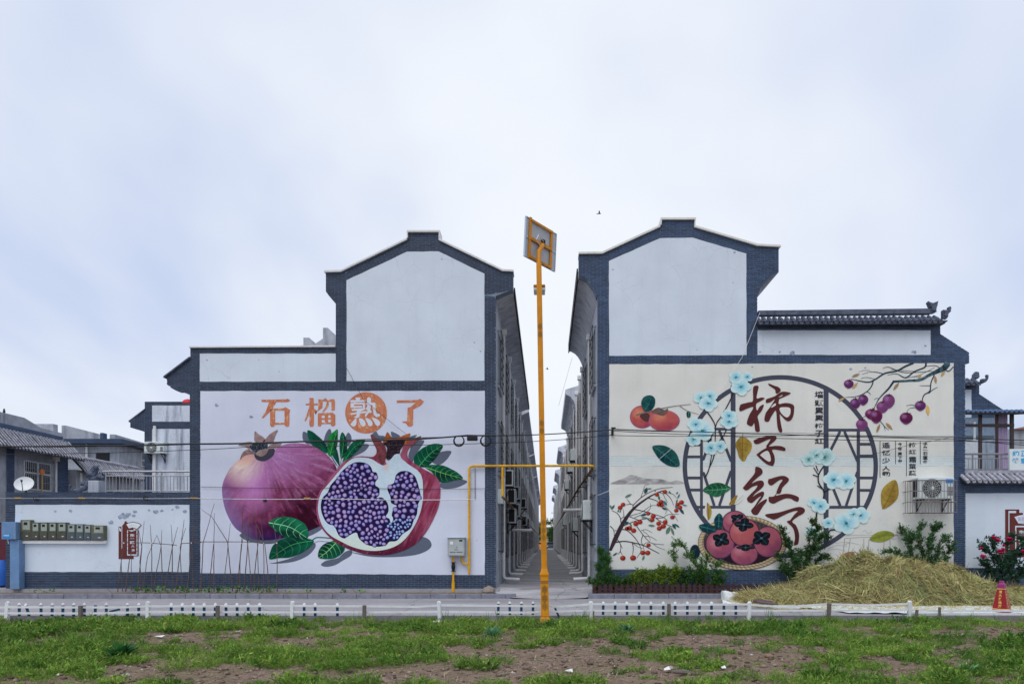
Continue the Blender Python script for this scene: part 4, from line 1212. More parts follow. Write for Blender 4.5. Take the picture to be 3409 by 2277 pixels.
for i, (c, r) in enumerate((((940,118),44),((1018,116),34),((972,185),60),((695,262),44),((757,250),44),((746,300),56),((890,385),46),((892,425),52),((660,445),50),((705,490),70),((645,550),46),((765,610),46),((828,598),42))):
    blossom(zD, c, r, 2.0907,10,50 + i)
for i, (c, r) in enumerate((((295,690),44),((348,658),46),((405,672),62),((470,830),64),((555,838),60),((330,988),38),((375,1012),52),((430,1130),38),((555,1130),76),((605,1070),44),((655,1078),58),((320,1195),44))):
    blossom(zE, c, r, 2.09,10,80 + i, green=i < 3)

# old tree with red fruit
tr = Paint(); TC = S(54,42,48)
tr.stroke(zJ([(106,1130),(190,940),(320,680),(480,460),(720,275),(900,185),(1010,150)]),[9,15,13,8.5,5,3.6,2], brushed(TC, 0.2,4,0.1,0.1),3)
for q, w in (([(475,400),(600,280),(740,190),(900,130),(1120,105)],2.6),([(470,450),(475,400),(440,380),(360,390)],2.6),([(440,380),(400,330),(375,290)],2),([(330,600),(325,540),(318,470)],2.4),([(280,690),(270,610),(220,530),(130,485)],3),([(270,625),(330,580)],2.5),
             ([(600,280),(630,200),(670,80),(735,62)],1.6),([(720,280),(850,320),(900,360),(1000,420),(1130,550)],2.4),([(1010,200),(1090,290),(1140,400)],2.2),([(900,190),(960,210),(1000,290),(1040,350)],1.8),([(1040,190),(1130,220),(1190,290)],1.8),
             ([(500,465),(620,490),(800,540),(960,590),(1030,640)],2.8),([(400,575),(540,630),(600,650)],2.4),([(320,735),(470,670),(640,625),(760,610)],2.8),([(640,500),(760,410),(860,400)],1.6),([(430,570),(600,520),(700,450)],1.8),([(500,600),(680,520),(760,440),(760,365)],1.8),
             ([(850,605),(960,600),(1050,550),(1215,545)],2),([(850,610),(960,680),(1080,735),(1120,750)],2.4),([(290,790),(380,810),(500,920),(580,1040),(605,1140),(540,1250)],2.8),([(540,745),(640,880),(730,980),(800,1020),(980,1040)],2.4),
             ([(200,1000),(330,985),(470,1005),(640,1050),(760,1110),(900,1180)],4),([(640,880),(610,980),(640,1060),(660,1140)],2.4),([(465,1010),(480,1100),(470,1210)],3),([(215,950),(270,1030),(270,1140),(225,1200)],2.6),([(270,1150),(305,1215)],2),([(270,1040),(305,1100)],2),
             ([(105,740),(160,800),(170,900)],3),([(610,810),(690,795),(785,845)],1.6),([(670,905),(760,910),(860,970)],1.6),([(640,820),(720,880),(760,970)],1.4),([(800,1020),(880,1080),(1000,1125)],1.4),([(640,1050),(690,1010),(740,1000)],1.6),([(480,1020),(560,1075),(640,1105)],1.6),([(160,820),(210,800)],1.8),([(1150,560),(1205,660)],1.4),([(1040,470),(1000,540)],1.2)):
    tr.stroke(zJ(q), w, TC, 4, max(0.9, w * 0.5))
tr.build('painted_tree', muralR)
lv = Paint()
def dab(c, ang, L, W, col, zf=zJ, sc=4.9, layer=6, P_=None):
    (cx, cy), = zf([c]); L /= sc; W /= sc
    ca, sa = math.cos(ang), math.sin(ang)
    pts = [(cx + ca * L * u - sa * W * v, cy + sa * L * u + ca * W * v) for u, v in ((-.5,0),(-.25,.42),(.1,.5),(.5,0),(.1,-.5),(-.25,-.42))]
    (P_ or lv).fill(pts, col, layer)
for c, an, L, W in (((400,245),-.45,130,40),((150,430),-1.0,100,34),((685,160),-1.2,110,60),((745,130),0,80,22),((1000,365),.9,100,50),((990,455),.4,100,34),((900,280),1.4,80,36),((1220,250),-1.1,90,28),((1320,400),.2,90,22),((1270,495),.9,130,44),((1185,435),.9,80,40),
                    ((1050,805),-1.1,150,62),((1120,825),1.2,150,40),((1145,745),1.0,110,44),((1190,730),.6,120,30),((780,730),.1,120,36),((660,555),-.3,130,30),((660,600),.05,110,24),((740,640),.7,130,24),((370,685),-.4,90,36),((440,720),1.1,80,30),((645,1255),-1.2,90,36),((185,1195),-.6,100,26),((115,430),1.2,80,30),((235,490),-1.2,50,24),((270,495),-1.0,56,26),((1190,330),-1.2,70,26),((1075,190),1.1,60,24),((1195,200),-.9,50,22),((840,160),-1,50,14)):
    dab(c, an, L, W, S(*random.choice([(38,84,84),(58,96,84),(84,110,92),(30,66,74),(52,108,116)])))
lv.build('painted_foliage', muralR)
RED = (S(142,44,36), S(98,22,28), S(186,92,54), S(120,36,36))
ff = Paint()
for i, (c, r) in enumerate((((314,388),38),((266,437),40),((866,225),36),((995,180),38),((935,345),40),((895,388),36),((943,398),36),((1265,352),42),((1202,385),36),((1240,435),40),((1180,485),36),((1118,593),38),((725,533),34),((805,578),42),((788,637),38),((592,672),40),((522,700),44),((375,775),34),((418,772),42),((485,810),44),((893,695),40),((1000,672),40),((970,740),44),((905,775),42),((728,1048),36),((635,1172),42),((715,1172),44),((310,1258),45),((477,1255),50))):
    (cx, cy), = zJ([c]); r /= 4.9
    ff.fill(ell(cx, cy, r, r * 0.86,16), fruit_col(cx, cy, r, r * .86, *RED, i),7,2.2)
ff.build('painted_tree_fruit', muralR)

# hanging branch, top right
br = Paint(); BC = S(34,52,66)
br.stroke(zH([(2215,50),(2150,130),(2030,190),(1900,250),(1750,330),(1560,345),(1300,360)]),[21,19,14,10,9.5,8,7], lambda x, y: lerp(S(28,48,60), S(92,116,126), np.clip((fbm(x * .1 + y * .12, y * .3 - x * .1,3) - .45) * 2.5,0,1)),3)
for q, w in (([(1300,350),(1210,480),(1100,590),(1030,680),(960,820)],[7,6,4,3,2]),([(1630,48),(1500,100),(1350,180),(1150,220),(990,320),(870,370),(700,345),(570,315)],[6,6,5.5,5,4.5,4,3,1.6]),
             ([(1845,48),(1820,120),(1650,190),(1500,295),(1350,230),(1190,250)],[6,5,4.5,4,2,1.2]),([(950,345),(920,440),(840,530),(680,610),(480,628)],[4,3.5,3,2.4,1.4]),([(1985,250),(1930,380),(1910,520),(1810,590),(1780,690)],[3.5,3.6,4,3.6,3]),
             ([(1890,560),(1960,500),(2045,455)],[3,2.4,1.2]),([(1910,430),(1740,430)],[2.4,1.2]),([(1110,140),(1210,115),(1400,190),(1580,210),(1950,180)],[1.2,2,2.4,2,1.4]),([(880,195),(1000,200),(1110,225)],[1.4,2.2,2.4]),([(1850,100),(2000,90),(2080,130)],[1.4,2,2]),([(2160,150),(2230,185),(2310,110)],[2.4,3.4,2.6]),
             ([(840,530),(880,550),(905,585)],[2,2,1.4]),([(1050,650),(1000,645),(965,670)],[2,1.6,1]),([(1660,770),(1590,755),(1510,770)],[2,1.6,1]),([(1665,800),(1570,815),(1520,870)],[2,1.4,1]),([(820,940),(765,980)],[1.6,1.4]),([(1065,1030),(1110,1080),(1150,1130),(1215,1185)],[2,2.4,2,1]),([(1130,1105),(1155,1195)],[2,1]),
             ([(1250,160),(1320,160),(1480,175),(1640,185)],[1,1.4,1.4,1]),([(1560,290),(1700,260),(1840,200),(1990,120)],[1,1.3,1.4,1]),([(760,235),(830,215),(870,200)],[.9,1.2,1]),([(700,200),(790,170),(900,175)],[.8,1,.8]),([(740,310),(830,290),(990,320)],[1,1.4,1.6]),([(1500,300),(1640,280),(1760,280)],[1,1.2,1])):
    br.stroke(zH(q), w, BC, 4)
br.build('painted_branch', muralR)
lv = Paint()
for c, an, L, W in (((655,255),-.35,150,46),((640,430),-.85,150,46),((1340,440),-.9,170,48),((2005,330),1.4,140,46),((2135,225),-.9,130,46),((1875,850),1.5,190,60),((1035,1150),-1.2,170,46),((1220,1120),.8,170,52),((410,665),-.5,130,40),((1740,270),-1.0,100,40)):
    dab(c, an, L, W, S(*random.choice([(150,120,86),(168,136,96),(138,112,84)])) if c[0] != 1875 else S(196,156,88), zH, 5.104,6)
lv.build('painted_dry_leaf', muralR)
for i, (cx, cy, rx, ry, hl) in enumerate(((533,400,82,68,0),(640,735,88,82,0),(778,670,85,82,0),(1210,690,103,110,1),(1105,790,100,92,1),(1000,950,102,104,2),(912,910,100,82,2),(755,1090,97,88,1),(1508,980,108,92,2),(1748,770,92,76,0))):
    base = (S(88,46,90), S(106,58,98), S(88,28,62))[hl]
    fruit('painted_persimmon', zH, 5.104,(cx, cy), rx, ry, base, S(56,26,62) if hl != 1 else S(90,48,94), S(150,108,154), S(130,74,120),20 + i, 7 + (i % 2), heart=0.25)
cl = Paint()
for (cx, cy, w) in ((540,335,60),(640,648,60),(785,595,60),(1210,585,80),(1105,700,60),(935,825,70),(755,1002,90),(1512,898,120),(1745,697,90)):
    cl.fill(zH([(cx - w * .6, cy - 6),(cx - w * .1, cy + 4),(cx + w * .1, cy - 24),(cx + w * .3, cy + 2),(cx + w * .7, cy - 10),(cx + w * .4, cy + 18),(cx, cy + 26),(cx - w * .4, cy + 16)]), S(74,34,52),10)
cl.build('painted_calyx', muralR)

# basket of persimmons
bk = Paint()
(bcx, bcy), = zD([(983,1268)]); brx, bry = 307 / 2.0907,187 / 2.0907
bk.fill(ell(bcx, bcy, brx, bry, 64), lambda x, y: lerp(S(120,104,86), S(184,162,130), np.clip(0.62 + 0.45 * np.sin(np.arctan2((y - bcy) / bry, (x - bcx) / brx) * 60 + np.hypot((x - bcx) / brx, (y - bcy) / bry) * 30),0,1)),11,1.9)
bk.fill(ell(bcx - 2, bcy - 2, brx * 0.87, bry * 0.86,56), lambda x, y: lerp(S(38,34,38), S(98,88,80), np.clip(0.25 + 0.5 * np.sin((x + np.where((y % 14) > 7,1,-1) * y) * 0.9) + 0.2 * np.sin(x * 0.5),0,1)),12,2.2)
for rr_ in (1.0,.9): bk.stroke([(bcx + brx * rr_ * math.cos(t), bcy + bry * rr_ * math.sin(t)) for t in np.linspace(0,6.2832,60)],1.4, S(66,56,52),12, n=2, taper=True)
bk.build('painted_basket', muralR)
PK = (S(148,76,90), S(112,54,84), S(176,118,132), S(116,72,108))
PR = (S(158,80,84), S(138,66,76), S(186,122,126), S(140,76,98))
sd_ = Paint()
sd_.fill(ell(*zD([(1000,1290)])[0],105,62,30), S(36,24,34),13); sd_.build('basket_shade', muralR, kind=None)
fruit('painted_persimmon', zD, 2.09,(932,1125),84,76, *PK, 31,13)
fruit('painted_persimmon', zD, 2.09,(828,1275),95,97, *PK, 32,14, ly=-.1)
fruit('painted_persimmon', zD, 2.09,(1160,1260),95,102, *PK, 33,14)
fruit('painted_persimmon', zD, 2.09,(995,1347),91,72, *PK, 34,15)
fruit('painted_persimmon', zD, 2.09,(996,1195),99,92, *PR, 35,17)
cl = Paint()
DK = S(18,26,34)
for (c, r, a0, sq) in (((835,1245),66,.5,.85),((993,1142),72,.15,.7),((1115,1235),74,.9,.8),((1005,1300),68,.0,.36),((950,1100),56,.6,.7)):
    (cx, cy), = zD([c]); r /= 2.0907
    for k in range(4):
        an = a0 + k * math.pi / 2
        pts = [(cx + r * (u * math.cos(an) - v * math.sin(an)), cy + sq * r * (u * math.sin(an) + v * math.cos(an))) for u, v in ((.02,0),(.22,.3),(.6,.44),(.98,.05),(.65,-.4),(.25,-.3))]
        cl.fill(smooth(pts, 3), brushed(DK, 0.4, k, 0.2,0.2),20 if c[1] != 1100 else 16)
        cl.stroke([(cx + r * .15 * math.cos(an), cy + sq * r * .15 * math.sin(an)),(cx + r * .8 * math.cos(an), cy + sq * r * .8 * math.sin(an))],0.8, S(70,84,92),21 if c[1] != 1100 else 17)
    cl.fill(ell(cx, cy, r * .14, r * .14 * sq, 8), S(60,96,110),21 if c[1] != 1100 else 17)
cl.build('painted_calyx', muralR)
LfD([(680,1150),(720,1135),(780,1150),(805,1180),(770,1198),(710,1190)],[(682,1150),(800,1182)],22, nv=3, c_light=S(18,62,70))
LfD([(820,1063),(845,1090),(845,1140),(820,1170),(795,1150),(787,1105)],[(820,1066),(818,1168)],22, nv=3, c_light=S(18,62,70))
p = Paint(); p.fill(ell(*zD([(655,1330)])[0],17,24,20), S(20,40,50),10); p.build('painted_leaf', muralR, kind=None)
# faint ink sketch, bottom right
sk = Paint(); SK = S(150,146,144)
for q, w in (([(545,1235),(720,1228),(900,1240)],1.6),([(545,1240),(535,1345)],2.6),([(585,1240),(572,1330)],2.2),([(678,1240),(680,1300)],2.2),([(714,1245),(712,1310)],2.2),([(820,1255),(815,1330)],2.4),([(860,1240),(862,1360)],2.4),([(430,1310),(490,1285),(560,1290)],1.2),([(480,1270),(560,1262),(650,1280)],1),([(545,1218),(700,1212),(900,1222)],1),([(420,1325),(470,1310),(540,1320)],1),([(672,1190),(690,1180),(705,1200),(735,1190)],1),([(540,1280),(585,1265)],1.4)):
    sk.stroke(zE(q), w, SK, 2)
sk.build('painted_ink_sketch', muralR)

# damaged spots on the plaster
def scuffs(parent, spots, seed):
    rs = np.random.default_rng(seed); p = Paint()
    for (x, y, r) in spots:
        n = 11; a = rs.uniform(0,6)
        pts = [(x + r * rs.uniform(.45,1.1) * math.cos(t) * 1.3, y + r * rs.uniform(.35,.95) * math.sin(t)) for t in np.linspace(a, a + 2 * math.pi, n, endpoint=False)]
        p.fill(smooth(pts, 2), lambda X, Y_: lerp(S(96,102,118), S(160,168,188), fbm(X * .5, Y_ * .5, seed) * 1.6 - .3),1, max(2.0, r / 3))
    return p.build('bare_patch', parent)
scuffs(HL, [(722,1351,6),(836,1388,6),(1580,1141,3),(1472,864,3),(1600,1170,3),(690,1199,2.5),(862,1198,2),(930,1237,2),(720,1346,3),(1140,1855,2),(1588,1798,2)],3)
scuffs(HR, [(2638,1176,9),(3043,1172,8),(3079,1152,4),(2040,898,3),(2445,841,4),(2595,1172,4),(2504,1222,3),(2530,1172,3),(2832,1229,5),(2880,1225,3),(2440,942,2),(2320,1165,2)],4)
# ================================================================== GROUND
def gz(x, y):
    """height of the field in front of the road"""
    return -0.10 + 0.035 * (fbm(x * 0.9 + 50, y * 0.9,21,3) - 0.5) + 0.09 * (fbm(x * 2.6 + 9, y * 2.6,5,3) - 0.5) * np.clip((13.6 - np.asarray(y)) / 1.2,0.15,1)

def soil_mat():
    m, t, b = newmat('dry_soil')
    n1 = noise(t, 1.3,6,0.65); n2 = noise(t, 11,6,0.7); n3 = noise(t, 60,4,0.7)
    c = mix(t, tuple(S(88,72,64)), tuple(S(142,122,112)), ramp(t, n2.outputs['Fac'],[(0.32,0.0),(0.68,1.0)]).outputs[0])
    c = mix(t, c, tuple(S(108,96,74)), ramp(t, n1.outputs['Fac'],[(0.4,0.0),(0.65,0.6)]).outputs[0])
    c = mix(t, c, ramp(t, n3.outputs['Fac'],[(0.32,0.45),(0.66,1.15)]).outputs[0],1.0, 'MULTIPLY')
    t.links.new(c, b.inputs['Base Color']); b.inputs['Roughness'].default_value = 0.95; b.inputs['Specular IOR Level'].default_value = 0.1
    bump(t, b, n2.outputs['Fac'],0.05,0.8)
    return m
M_soil = soil_mat()
def road_mat(name, c0, c1, joint=True):
    m, t, b = newmat(name)
    n1 = noise(t, 0.7,6,0.65, stretch=(0.5,1.6,1)); n2 = noise(t, 9,5,0.6); n3 = noise(t, 70,3,0.6)
    c = mix(t, tuple(c0), tuple(c1), ramp(t, n1.outputs['Fac'],[(0.3,0.0),(0.7,1.0)]).outputs[0])
    c = mix(t, c, ramp(t, n2.outputs['Fac'],[(0.3,0.86),(0.7,1.05)]).outputs[0],1.0, 'MULTIPLY')
    c = mix(t, c, ramp(t, n3.outputs['Fac'],[(0.3,0.9),(0.7,1.05)]).outputs[0],1.0, 'MULTIPLY')
    vo = nd(t, 'ShaderNodeTexVoronoi', feature='DISTANCE_TO_EDGE'); vo.inputs['Scale'].default_value = 0.33
    gp = nd(t, 'ShaderNodeNewGeometry'); nw = noise(t, 1.4,5)
    wa = nd(t, 'ShaderNodeMix', data_type='RGBA', blend_type='ADD'); wa.inputs['Factor'].default_value = 0.5
    t.links.new(gp.outputs['Position'], wa.inputs['A']); t.links.new(nw.outputs['Color'], wa.inputs['B']); t.links.new(wa.outputs['Result'], vo.inputs['Vector'])
    c = mix(t, c, tuple(np.asarray(c0) * 0.35), ramp(t, vo.outputs['Distance'],[(0.0,0.75),(0.006,0.0)]).outputs[0])
    t.links.new(c, b.inputs['Base Color']); b.inputs['Roughness'].default_value = 0.85; b.inputs['Specular IOR Level'].default_value = 0.2
    bump(t, b, n3.outputs['Fac'],0.004,0.4)
    return m
M_road = road_mat('concrete_road', S(124,120,126), S(146,142,148))
M_alleyfloor = road_mat('alley_concrete', S(108,106,112), S(164,160,166))
M_kerb = mottled('kerb_concrete', S(116,116,128),0.3,5,0.9, stains=(S(92,90,96),0.5), bumpd=0.004)
# one sheet: the field near the camera is modelled, the rest runs flat to the horizon
nx_, ny_ = 300,120
xs = np.linspace(-13,13, nx_); ys = np.linspace(5.5,13.99, ny_)
gx, gy = np.meshgrid(xs, ys)
V = np.stack([gx.ravel(), gy.ravel(), gz(gx.ravel(), gy.ravel())],1)
idx = np.arange(nx_ * ny_).reshape(ny_, nx_)
Q = np.stack([idx[:-1, :-1].ravel(), idx[:-1,1:].ravel(), idx[1:, 1:].ravel(), idx[1:, :-1].ravel()],1)
field = mesh_np('field', V, Q, M_soil, kind='structure', smooth=True)
g = MB()
for (x0, x1, y0, y1) in ((-1500,-13,-400,13.99),(13,1500,-400,13.99),(-13,13,-400,5.5),(-1500,1500,13.99,2600)):
    g.add([(x0, y0,-0.104),(x1, y0,-0.104),(x1, y1,-0.104),(x0, y1,-0.104)],[(0,1,2,3)])
setp(g.build('ground', M_soil), kind='structure')
setp(MB().box(-60,60,14.0,18.22,-0.35,0.0).build('road', M_road), kind='structure')
# strip between the kerb and the walls, left and right, and the alley floor with its ramp
pv = MB(); pv.box(-60,-1.30,18.82, YW + 6,-0.2,0.215)
setp(pv.build('pavement', M_road), kind='structure')
pv = MB(); pv.box(1.433,60,18.32, YW + 6,-0.2,0.13)
setp(pv.build('pavement', M_soil), kind='structure')
bed = MB(); bed.box(-60,-1.62,18.321,18.819,-0.2,0.125)
setp(bed.build('soil_bed', M_soil), kind='structure')
# alley floor: fan-shaped concrete apron, then a long shallow channel
nA, mA = 90,15
rows = []
for i in range(nA):
    if i < 8:
        y = 18.10 + i * 0.16; t_ = i / 7
        xa = -0.85 * (1 - t_) + (-1.40) * t_ - 0.25 * math.sin(t_ * 3.1); xb = 1.05 * (1 - t_) + 1.433 * t_ + 0.1 * math.sin(t_ * 3.1)
        z = 0.006 + 0.20 * t_ ** 1.2
    else:
        y = 19.22 + (i - 8) ** 1.7 * 0.073; xa, xb = -1.40,1.433; z = 0.206
    rows.append([(xa + (xb - xa) * j / (mA - 1), y, z + 0.03 * (abs(2 * j / (mA - 1) - 1) ** 2) + 0.05 * (fbm(np.array([j * .33]), np.array([y * .8]),3)[0] - .5) * (1 if i > 2 else 0)) for j in range(mA)])
V = np.array(rows).reshape(-1,3); idx = np.arange(nA * mA).reshape(nA, mA)
Q = np.stack([idx[:-1, :-1].ravel(), idx[:-1,1:].ravel(), idx[1:, 1:].ravel(), idx[1:, :-1].ravel()],1)
mesh_np('alley_floor', V, Q, M_alleyfloor, kind='structure', smooth=True)
AEND = float(V[:, 1].max())
# kerbs: separate stones
def kerb_line(label, x0, x1, lens):
    root = empty('kerb', (x0,18.27,0), label, 'kerb')
    x = x0; k = 0
    while x < x1 - 0.05:
        L = min(lens[k % len(lens)] * random.uniform(0.96,1.04), x1 - x)
        b = MB(); b.bbox(x + 0.004, x + L - 0.004,18.215 + random.uniform(-.006,.006),18.33,-0.05,0.132 + random.uniform(-.008,.006),0.012)
        b.build('kerb_stone', M_kerb, root)
        x += L; k += 1
kerb_line('long grey concrete kerb below the left house and bean poles', -17.5, P(1718,0,18.25).x, [0.66])
kerb_line('grey concrete kerb below the hedge and brown picket fence', P(1957,0,18.25).x, 17.5,[0.72])

# ================================================================== ALLEY HOUSES BEHIND
def alley_house(side, ya, yb, ztop, eave, label, wins, pipes, far=False):
    X = XL if side > 0 else XR
    x0, x1 = (X - 4.4, X) if side > 0 else (X, X + 4.4)
    root = empty('row_house', ((x0 + x1) / 2,(ya + yb) / 2,0.2), label, 'house', 'grey houses along the alley')
    MB().box(x0, x1, ya, yb, 0, ztop).build('wall', M_alley, root)
    if eave:
        e = MB(); xo = X + side * 0.48
        if side > 0: e.prism([(X, ztop - 0.10),(xo, ztop + 0.12),(xo, ztop + 0.26),(X, ztop + 0.4),(X - 1.5, ztop + 0.9),(X - 3, ztop + 0.2),(X - 3, ztop + .01),(X - .01, ztop + 0.01)], eave[0], eave[1])
        else:
            e.prism([(X, ztop - 0.15),(X - 0.1, ztop + 0.12),(X - 0.25, ztop + 0.33),(xo, ztop + 0.45),(xo - .02, ztop + 0.68),(X + 1.5, ztop + 1.3),(X + 3, ztop + 0.5),(X + 3, ztop + .01),(X + .01, ztop + .01)], eave[0], eave[1])
        e.build('eave', M_soffit, root)
    for (a, b_, z0, z1) in wins: wall_window(root, side, X, a, b_, z0, z1, bars=0 if far else 5)
    for y in pipes: downpipe(root, side, X, y, 0.36, ztop - 0.1,.4, elbow=not far, hopper=not far)
    MB().box(min(X - .01, X + side * .02), max(X + .01, X + side * .02), ya + .002, yb - .002,0,0.95).build('plinth', M_conc, root)
    return root
def wset(ya, yb, step=3.4, w=1.4, top=3):
    o = []; y = ya + 0.9
    while y + w < yb:
        for fl in range(top): o.append((y, y + w, (1.0,3.5,6.0)[fl],(2.6,5.0,7.5)[fl]))
        y += step
    return o
ords = ['second', 'third', 'fourth', 'fifth', 'sixth', 'seventh', 'eighth']
for i, (ya, yb) in enumerate(((36.4,53.6),(54.0,71.5),(72.0,89.5),(90.0,107),(107.5,125))):
    far = i >= 2
    alley_house(1, ya, yb, 8.33,(ya, yb - 0.2), f'{ords[i]} grey row house down the left side of the alley', wset(ya, yb, 3.6 if not far else 6) , list(np.arange(ya + 1.5, yb, 3.4 if not far else 6)), far)
for i, (ya, yb, ea, zt) in enumerate(((26.52,43.0,(33.0,43.0),8.4),(43.02,62.0,(53.0,62.0),8.4),(62.02,80.0,(70.0,80.0),8.4),(80.02,98,(88,98),8.3),(98.02,125,(106,116),8.3))):
    far = i >= 2
    alley_house(-1, ya, yb, zt - 0.2, ea, f'{ords[i]} grey row house down the right side of the alley', wset(ya, yb, 3.6 if not far else 6), list(np.arange(ya + 1.2, yb, 2.9 if not far else 6)), far)

# ---------------- air conditioners
M_ac = mottled('ac_casing', S(196,202,212),0.1,6,0.5, stains=(S(150,150,150),0.3))
def aircon(label, loc, rotz, w=0.8, h=0.56, d=0.3, group='air conditioners in the alley', bracket=True, logo=None):
    """outdoor unit facing -y when rotz=0; loc = middle of its back, at its foot"""
    root = empty('air_conditioner', loc, label, 'air conditioner', group)
    root.rotation_euler = (0,0, rotz)
    def loc_build(mb, name, mat, par, **k):
        o = mb.build(name, mat, None, **k); o.parent = par; return o
    case = loc_build(MB().bbox(-w / 2, w / 2,-d, 0,0.03, h, 0.018), 'casing', M_ac, root)
    cxf, czf, R_ = -w * 0.12, h * 0.52, h * 0.39
    loc_build(MB().lathe([(R_ * 1.06,-d - 0.012),(R_ * 1.06,-d + 0.01)],(cxf, 0, czf),24, 'y'), 'fan_recess', M_black, case)
    bl = MB()
    for k in range(3):
        a = k * 2.094
        bl.add([(cxf + R_ * 0.2 * math.cos(a),-d - 0.014, czf + R_ * 0.2 * math.sin(a)),(cxf + R_ * 0.85 * math.cos(a),-d - 0.014, czf + R_ * 0.85 * math.sin(a)),(cxf + R_ * 0.8 * math.cos(a + .9),-d - 0.016, czf + R_ * 0.8 * math.sin(a + .9)),(cxf + R_ * 0.2 * math.cos(a + .6),-d - 0.016, czf + R_ * 0.2 * math.sin(a + .6))],[(0,1,2,3)])
    loc_build(bl, 'fan', M_iron, case, kind='stuff')
    gr = MB()
    for k in range(1,6):
        rr_ = R_ * k / 5
        gr.tube([(cxf + rr_ * math.cos(t),-d - 0.024, czf + rr_ * math.sin(t)) for t in np.linspace(0,2 * math.pi, 21)],0.004,4, cap=False)
    for k in range(8):
        a = k * math.pi / 8
        gr.tube([(cxf + R_ * math.cos(a),-d - 0.022, czf + R_ * math.sin(a)),(cxf - R_ * math.cos(a),-d - 0.022, czf - R_ * math.sin(a))],0.004,4)
    gr.lathe([(R_ * .18,-d - 0.03),(R_ * .18,-d - 0.02)],(cxf, 0, czf),10, 'y')
    loc_build(gr, 'fan_guard', M_ac, case, kind='stuff')
    lv_ = MB()
    for k in range(10): lv_.box(w * 0.32, w * 0.46,-d - 0.006,-d + 0.002, h * 0.2 + k * h * .04, h * 0.2 + k * h * .04 + h * .016)
    loc_build(lv_, 'louvre', M_iron, case, kind='stuff')
    loc_build(MB().box(-w / 2 - .006,-w / 2 + .002,-d * .86,-d * .16, h * .14, h * .92), 'coil', M_iron, case)
    if logo is not None:
        loc_build(MB().box(w * 0.26, w * 0.46,-d - 0.005,-d + 0.002, h * 0.74, h * 0.92), 'badge', logo, case)
    if bracket:
        for sx in (-1,1):
            k = MB(); x = sx * w * 0.36
            k.box(x - .02, x + .02,-d - .02,0.02,-0.01,0.029); k.tube([(x, 0.0,-0.30),(x, -d * .85,-0.01)],0.014,5); k.box(x - .02, x + .02,-0.005,0.02,-0.34,-0.011)
            loc_build(k, 'bracket', M_iron, root)
    return root
def alley_ac(side, y, z, label, **k):
    X = (XL if side > 0 else XR) + side * 0.03
    return aircon(label, (X, y, z), math.radians(90) if side > 0 else math.radians(-90), **k)
for (y, z, lb) in ((22.6,3.30, 'highest white air conditioner nearest the mouth on the left alley wall'),(24.3,2.82, 'air conditioner just below and behind the highest one on left alley wall'),
                   (24.5,2.15, 'lowest air conditioner of the left cluster above the alley gas pipe'),(27.9,3.2, 'air conditioner beside the fourth left downpipe, upper of two'),(28.0,2.5, 'air conditioner beside the fourth left downpipe, lower of two'),
                   (36.9,3.3, 'small distant air conditioner on second left row house, upper one'),(38.2,2.4, 'small distant air conditioner on second left row house, lower one'),(44.5,2.5, 'distant air conditioner midway down the left alley wall')):
    alley_ac(1, y, z, lb)
for (y, z, lb) in ((28.6,1.95, 'grey air conditioner low on the right alley wall behind the downpipe'),(31.5,5.2, 'air conditioner high on right alley wall below the second eave'),(35.5,5.1, 'pale distant air conditioner high on the right alley wall'),(40.5,4.6, 'farthest visible air conditioner on right alley wall'),(45,2.6, 'tiny dark air conditioner deep on right alley wall')):
    alley_ac(-1, y, z, lb)
# the big pale unit on the right seen end-on
alley_ac(-1,20.9,2.15, 'large pale air conditioner on right alley wall beside the brick pillar', w=0.82, h=0.62)
# electrical boxes
def jbox(label, x, y, z, w, d, h, mat):
    o = MB().bbox(x - w / 2, x + w / 2, y - d / 2, y + d / 2, z, z + h, 0.012).build('junction_box', mat)
    return setp(o, label, 'junction box')
jbox('small white junction box at the alley corner of left house', XL + 0.08,19.9,2.62,0.16,0.36,0.42, M_ac)

# ---------------- gas pipe
def gpipe(label, pts, r=0.03, mat=None, name='gas_pipe'):
    o = MB().tube(pts, r, 10).build(name, mat or M_yellow, smooth=True)
    return setp(o, label, 'pipe')
YG = YW - 0.10
g0 = P(1562,1903, YG); g1_ = P(1562,1562, YG); g2 = P(1575,1551, YG); g3 = P(1965,1550, YG)
gas = empty('gas_pipe', (g0.x, YG, ZB), 'yellow gas pipe rising on the left wall and crossing the alley', 'pipe')
b = MB().tube([(g0.x, YG, P(0,1909, YG).z),(g0.x, YG, g1_.z),(g0.x + .02, YG, g1_.z + .06),(g2.x, YG, g2.z)],0.033,10); b.lathe([(0.012,-.06),(.034,0)],(g0.x, YG, P(0,1905, YG).z),10); b.build('riser', M_yellow, gas, smooth=True)
MB().tube([(g2.x - .001, YG, g2.z),(g3.x, YG, g3.z),(g3.x + .06, YG + .02, g3.z),(g3.x + .10, YG + .1, g3.z - .02)],0.033,10).build('crossing', M_yellow, gas, smooth=True)
MB().tube([(P(1673,0, YG).x, YG, g2.z - .03),(P(1673,0, YG).x, YG, P(0,1650, YG).z)],0.036,10).build('drop', M_yellow, gas, smooth=True)
b = MB().tube([(g3.x + .10, YG + .1, g3.z - .02),(XR - 0.20,26,3.55),(XR - 0.20,60,3.5),(XR - 0.20,120,3.5)],0.036,8)
M_oldpipe = mottled('weathered_pipe', S(112,82,40),0.3,6,0.7)
b.build('alley_run', M_oldpipe, gas, smooth=True)
zl = P(0,1655, YG).z
b = MB().tube([(P(1673,0, YG).x, YG, zl),(XL + 0.24, YG + .5, zl - .03),(XL + 0.24,60, zl - .05),(XL + 0.24,120, zl - .05)],0.034,8); b.build('alley_run', M_oldpipe, gas, smooth=True)
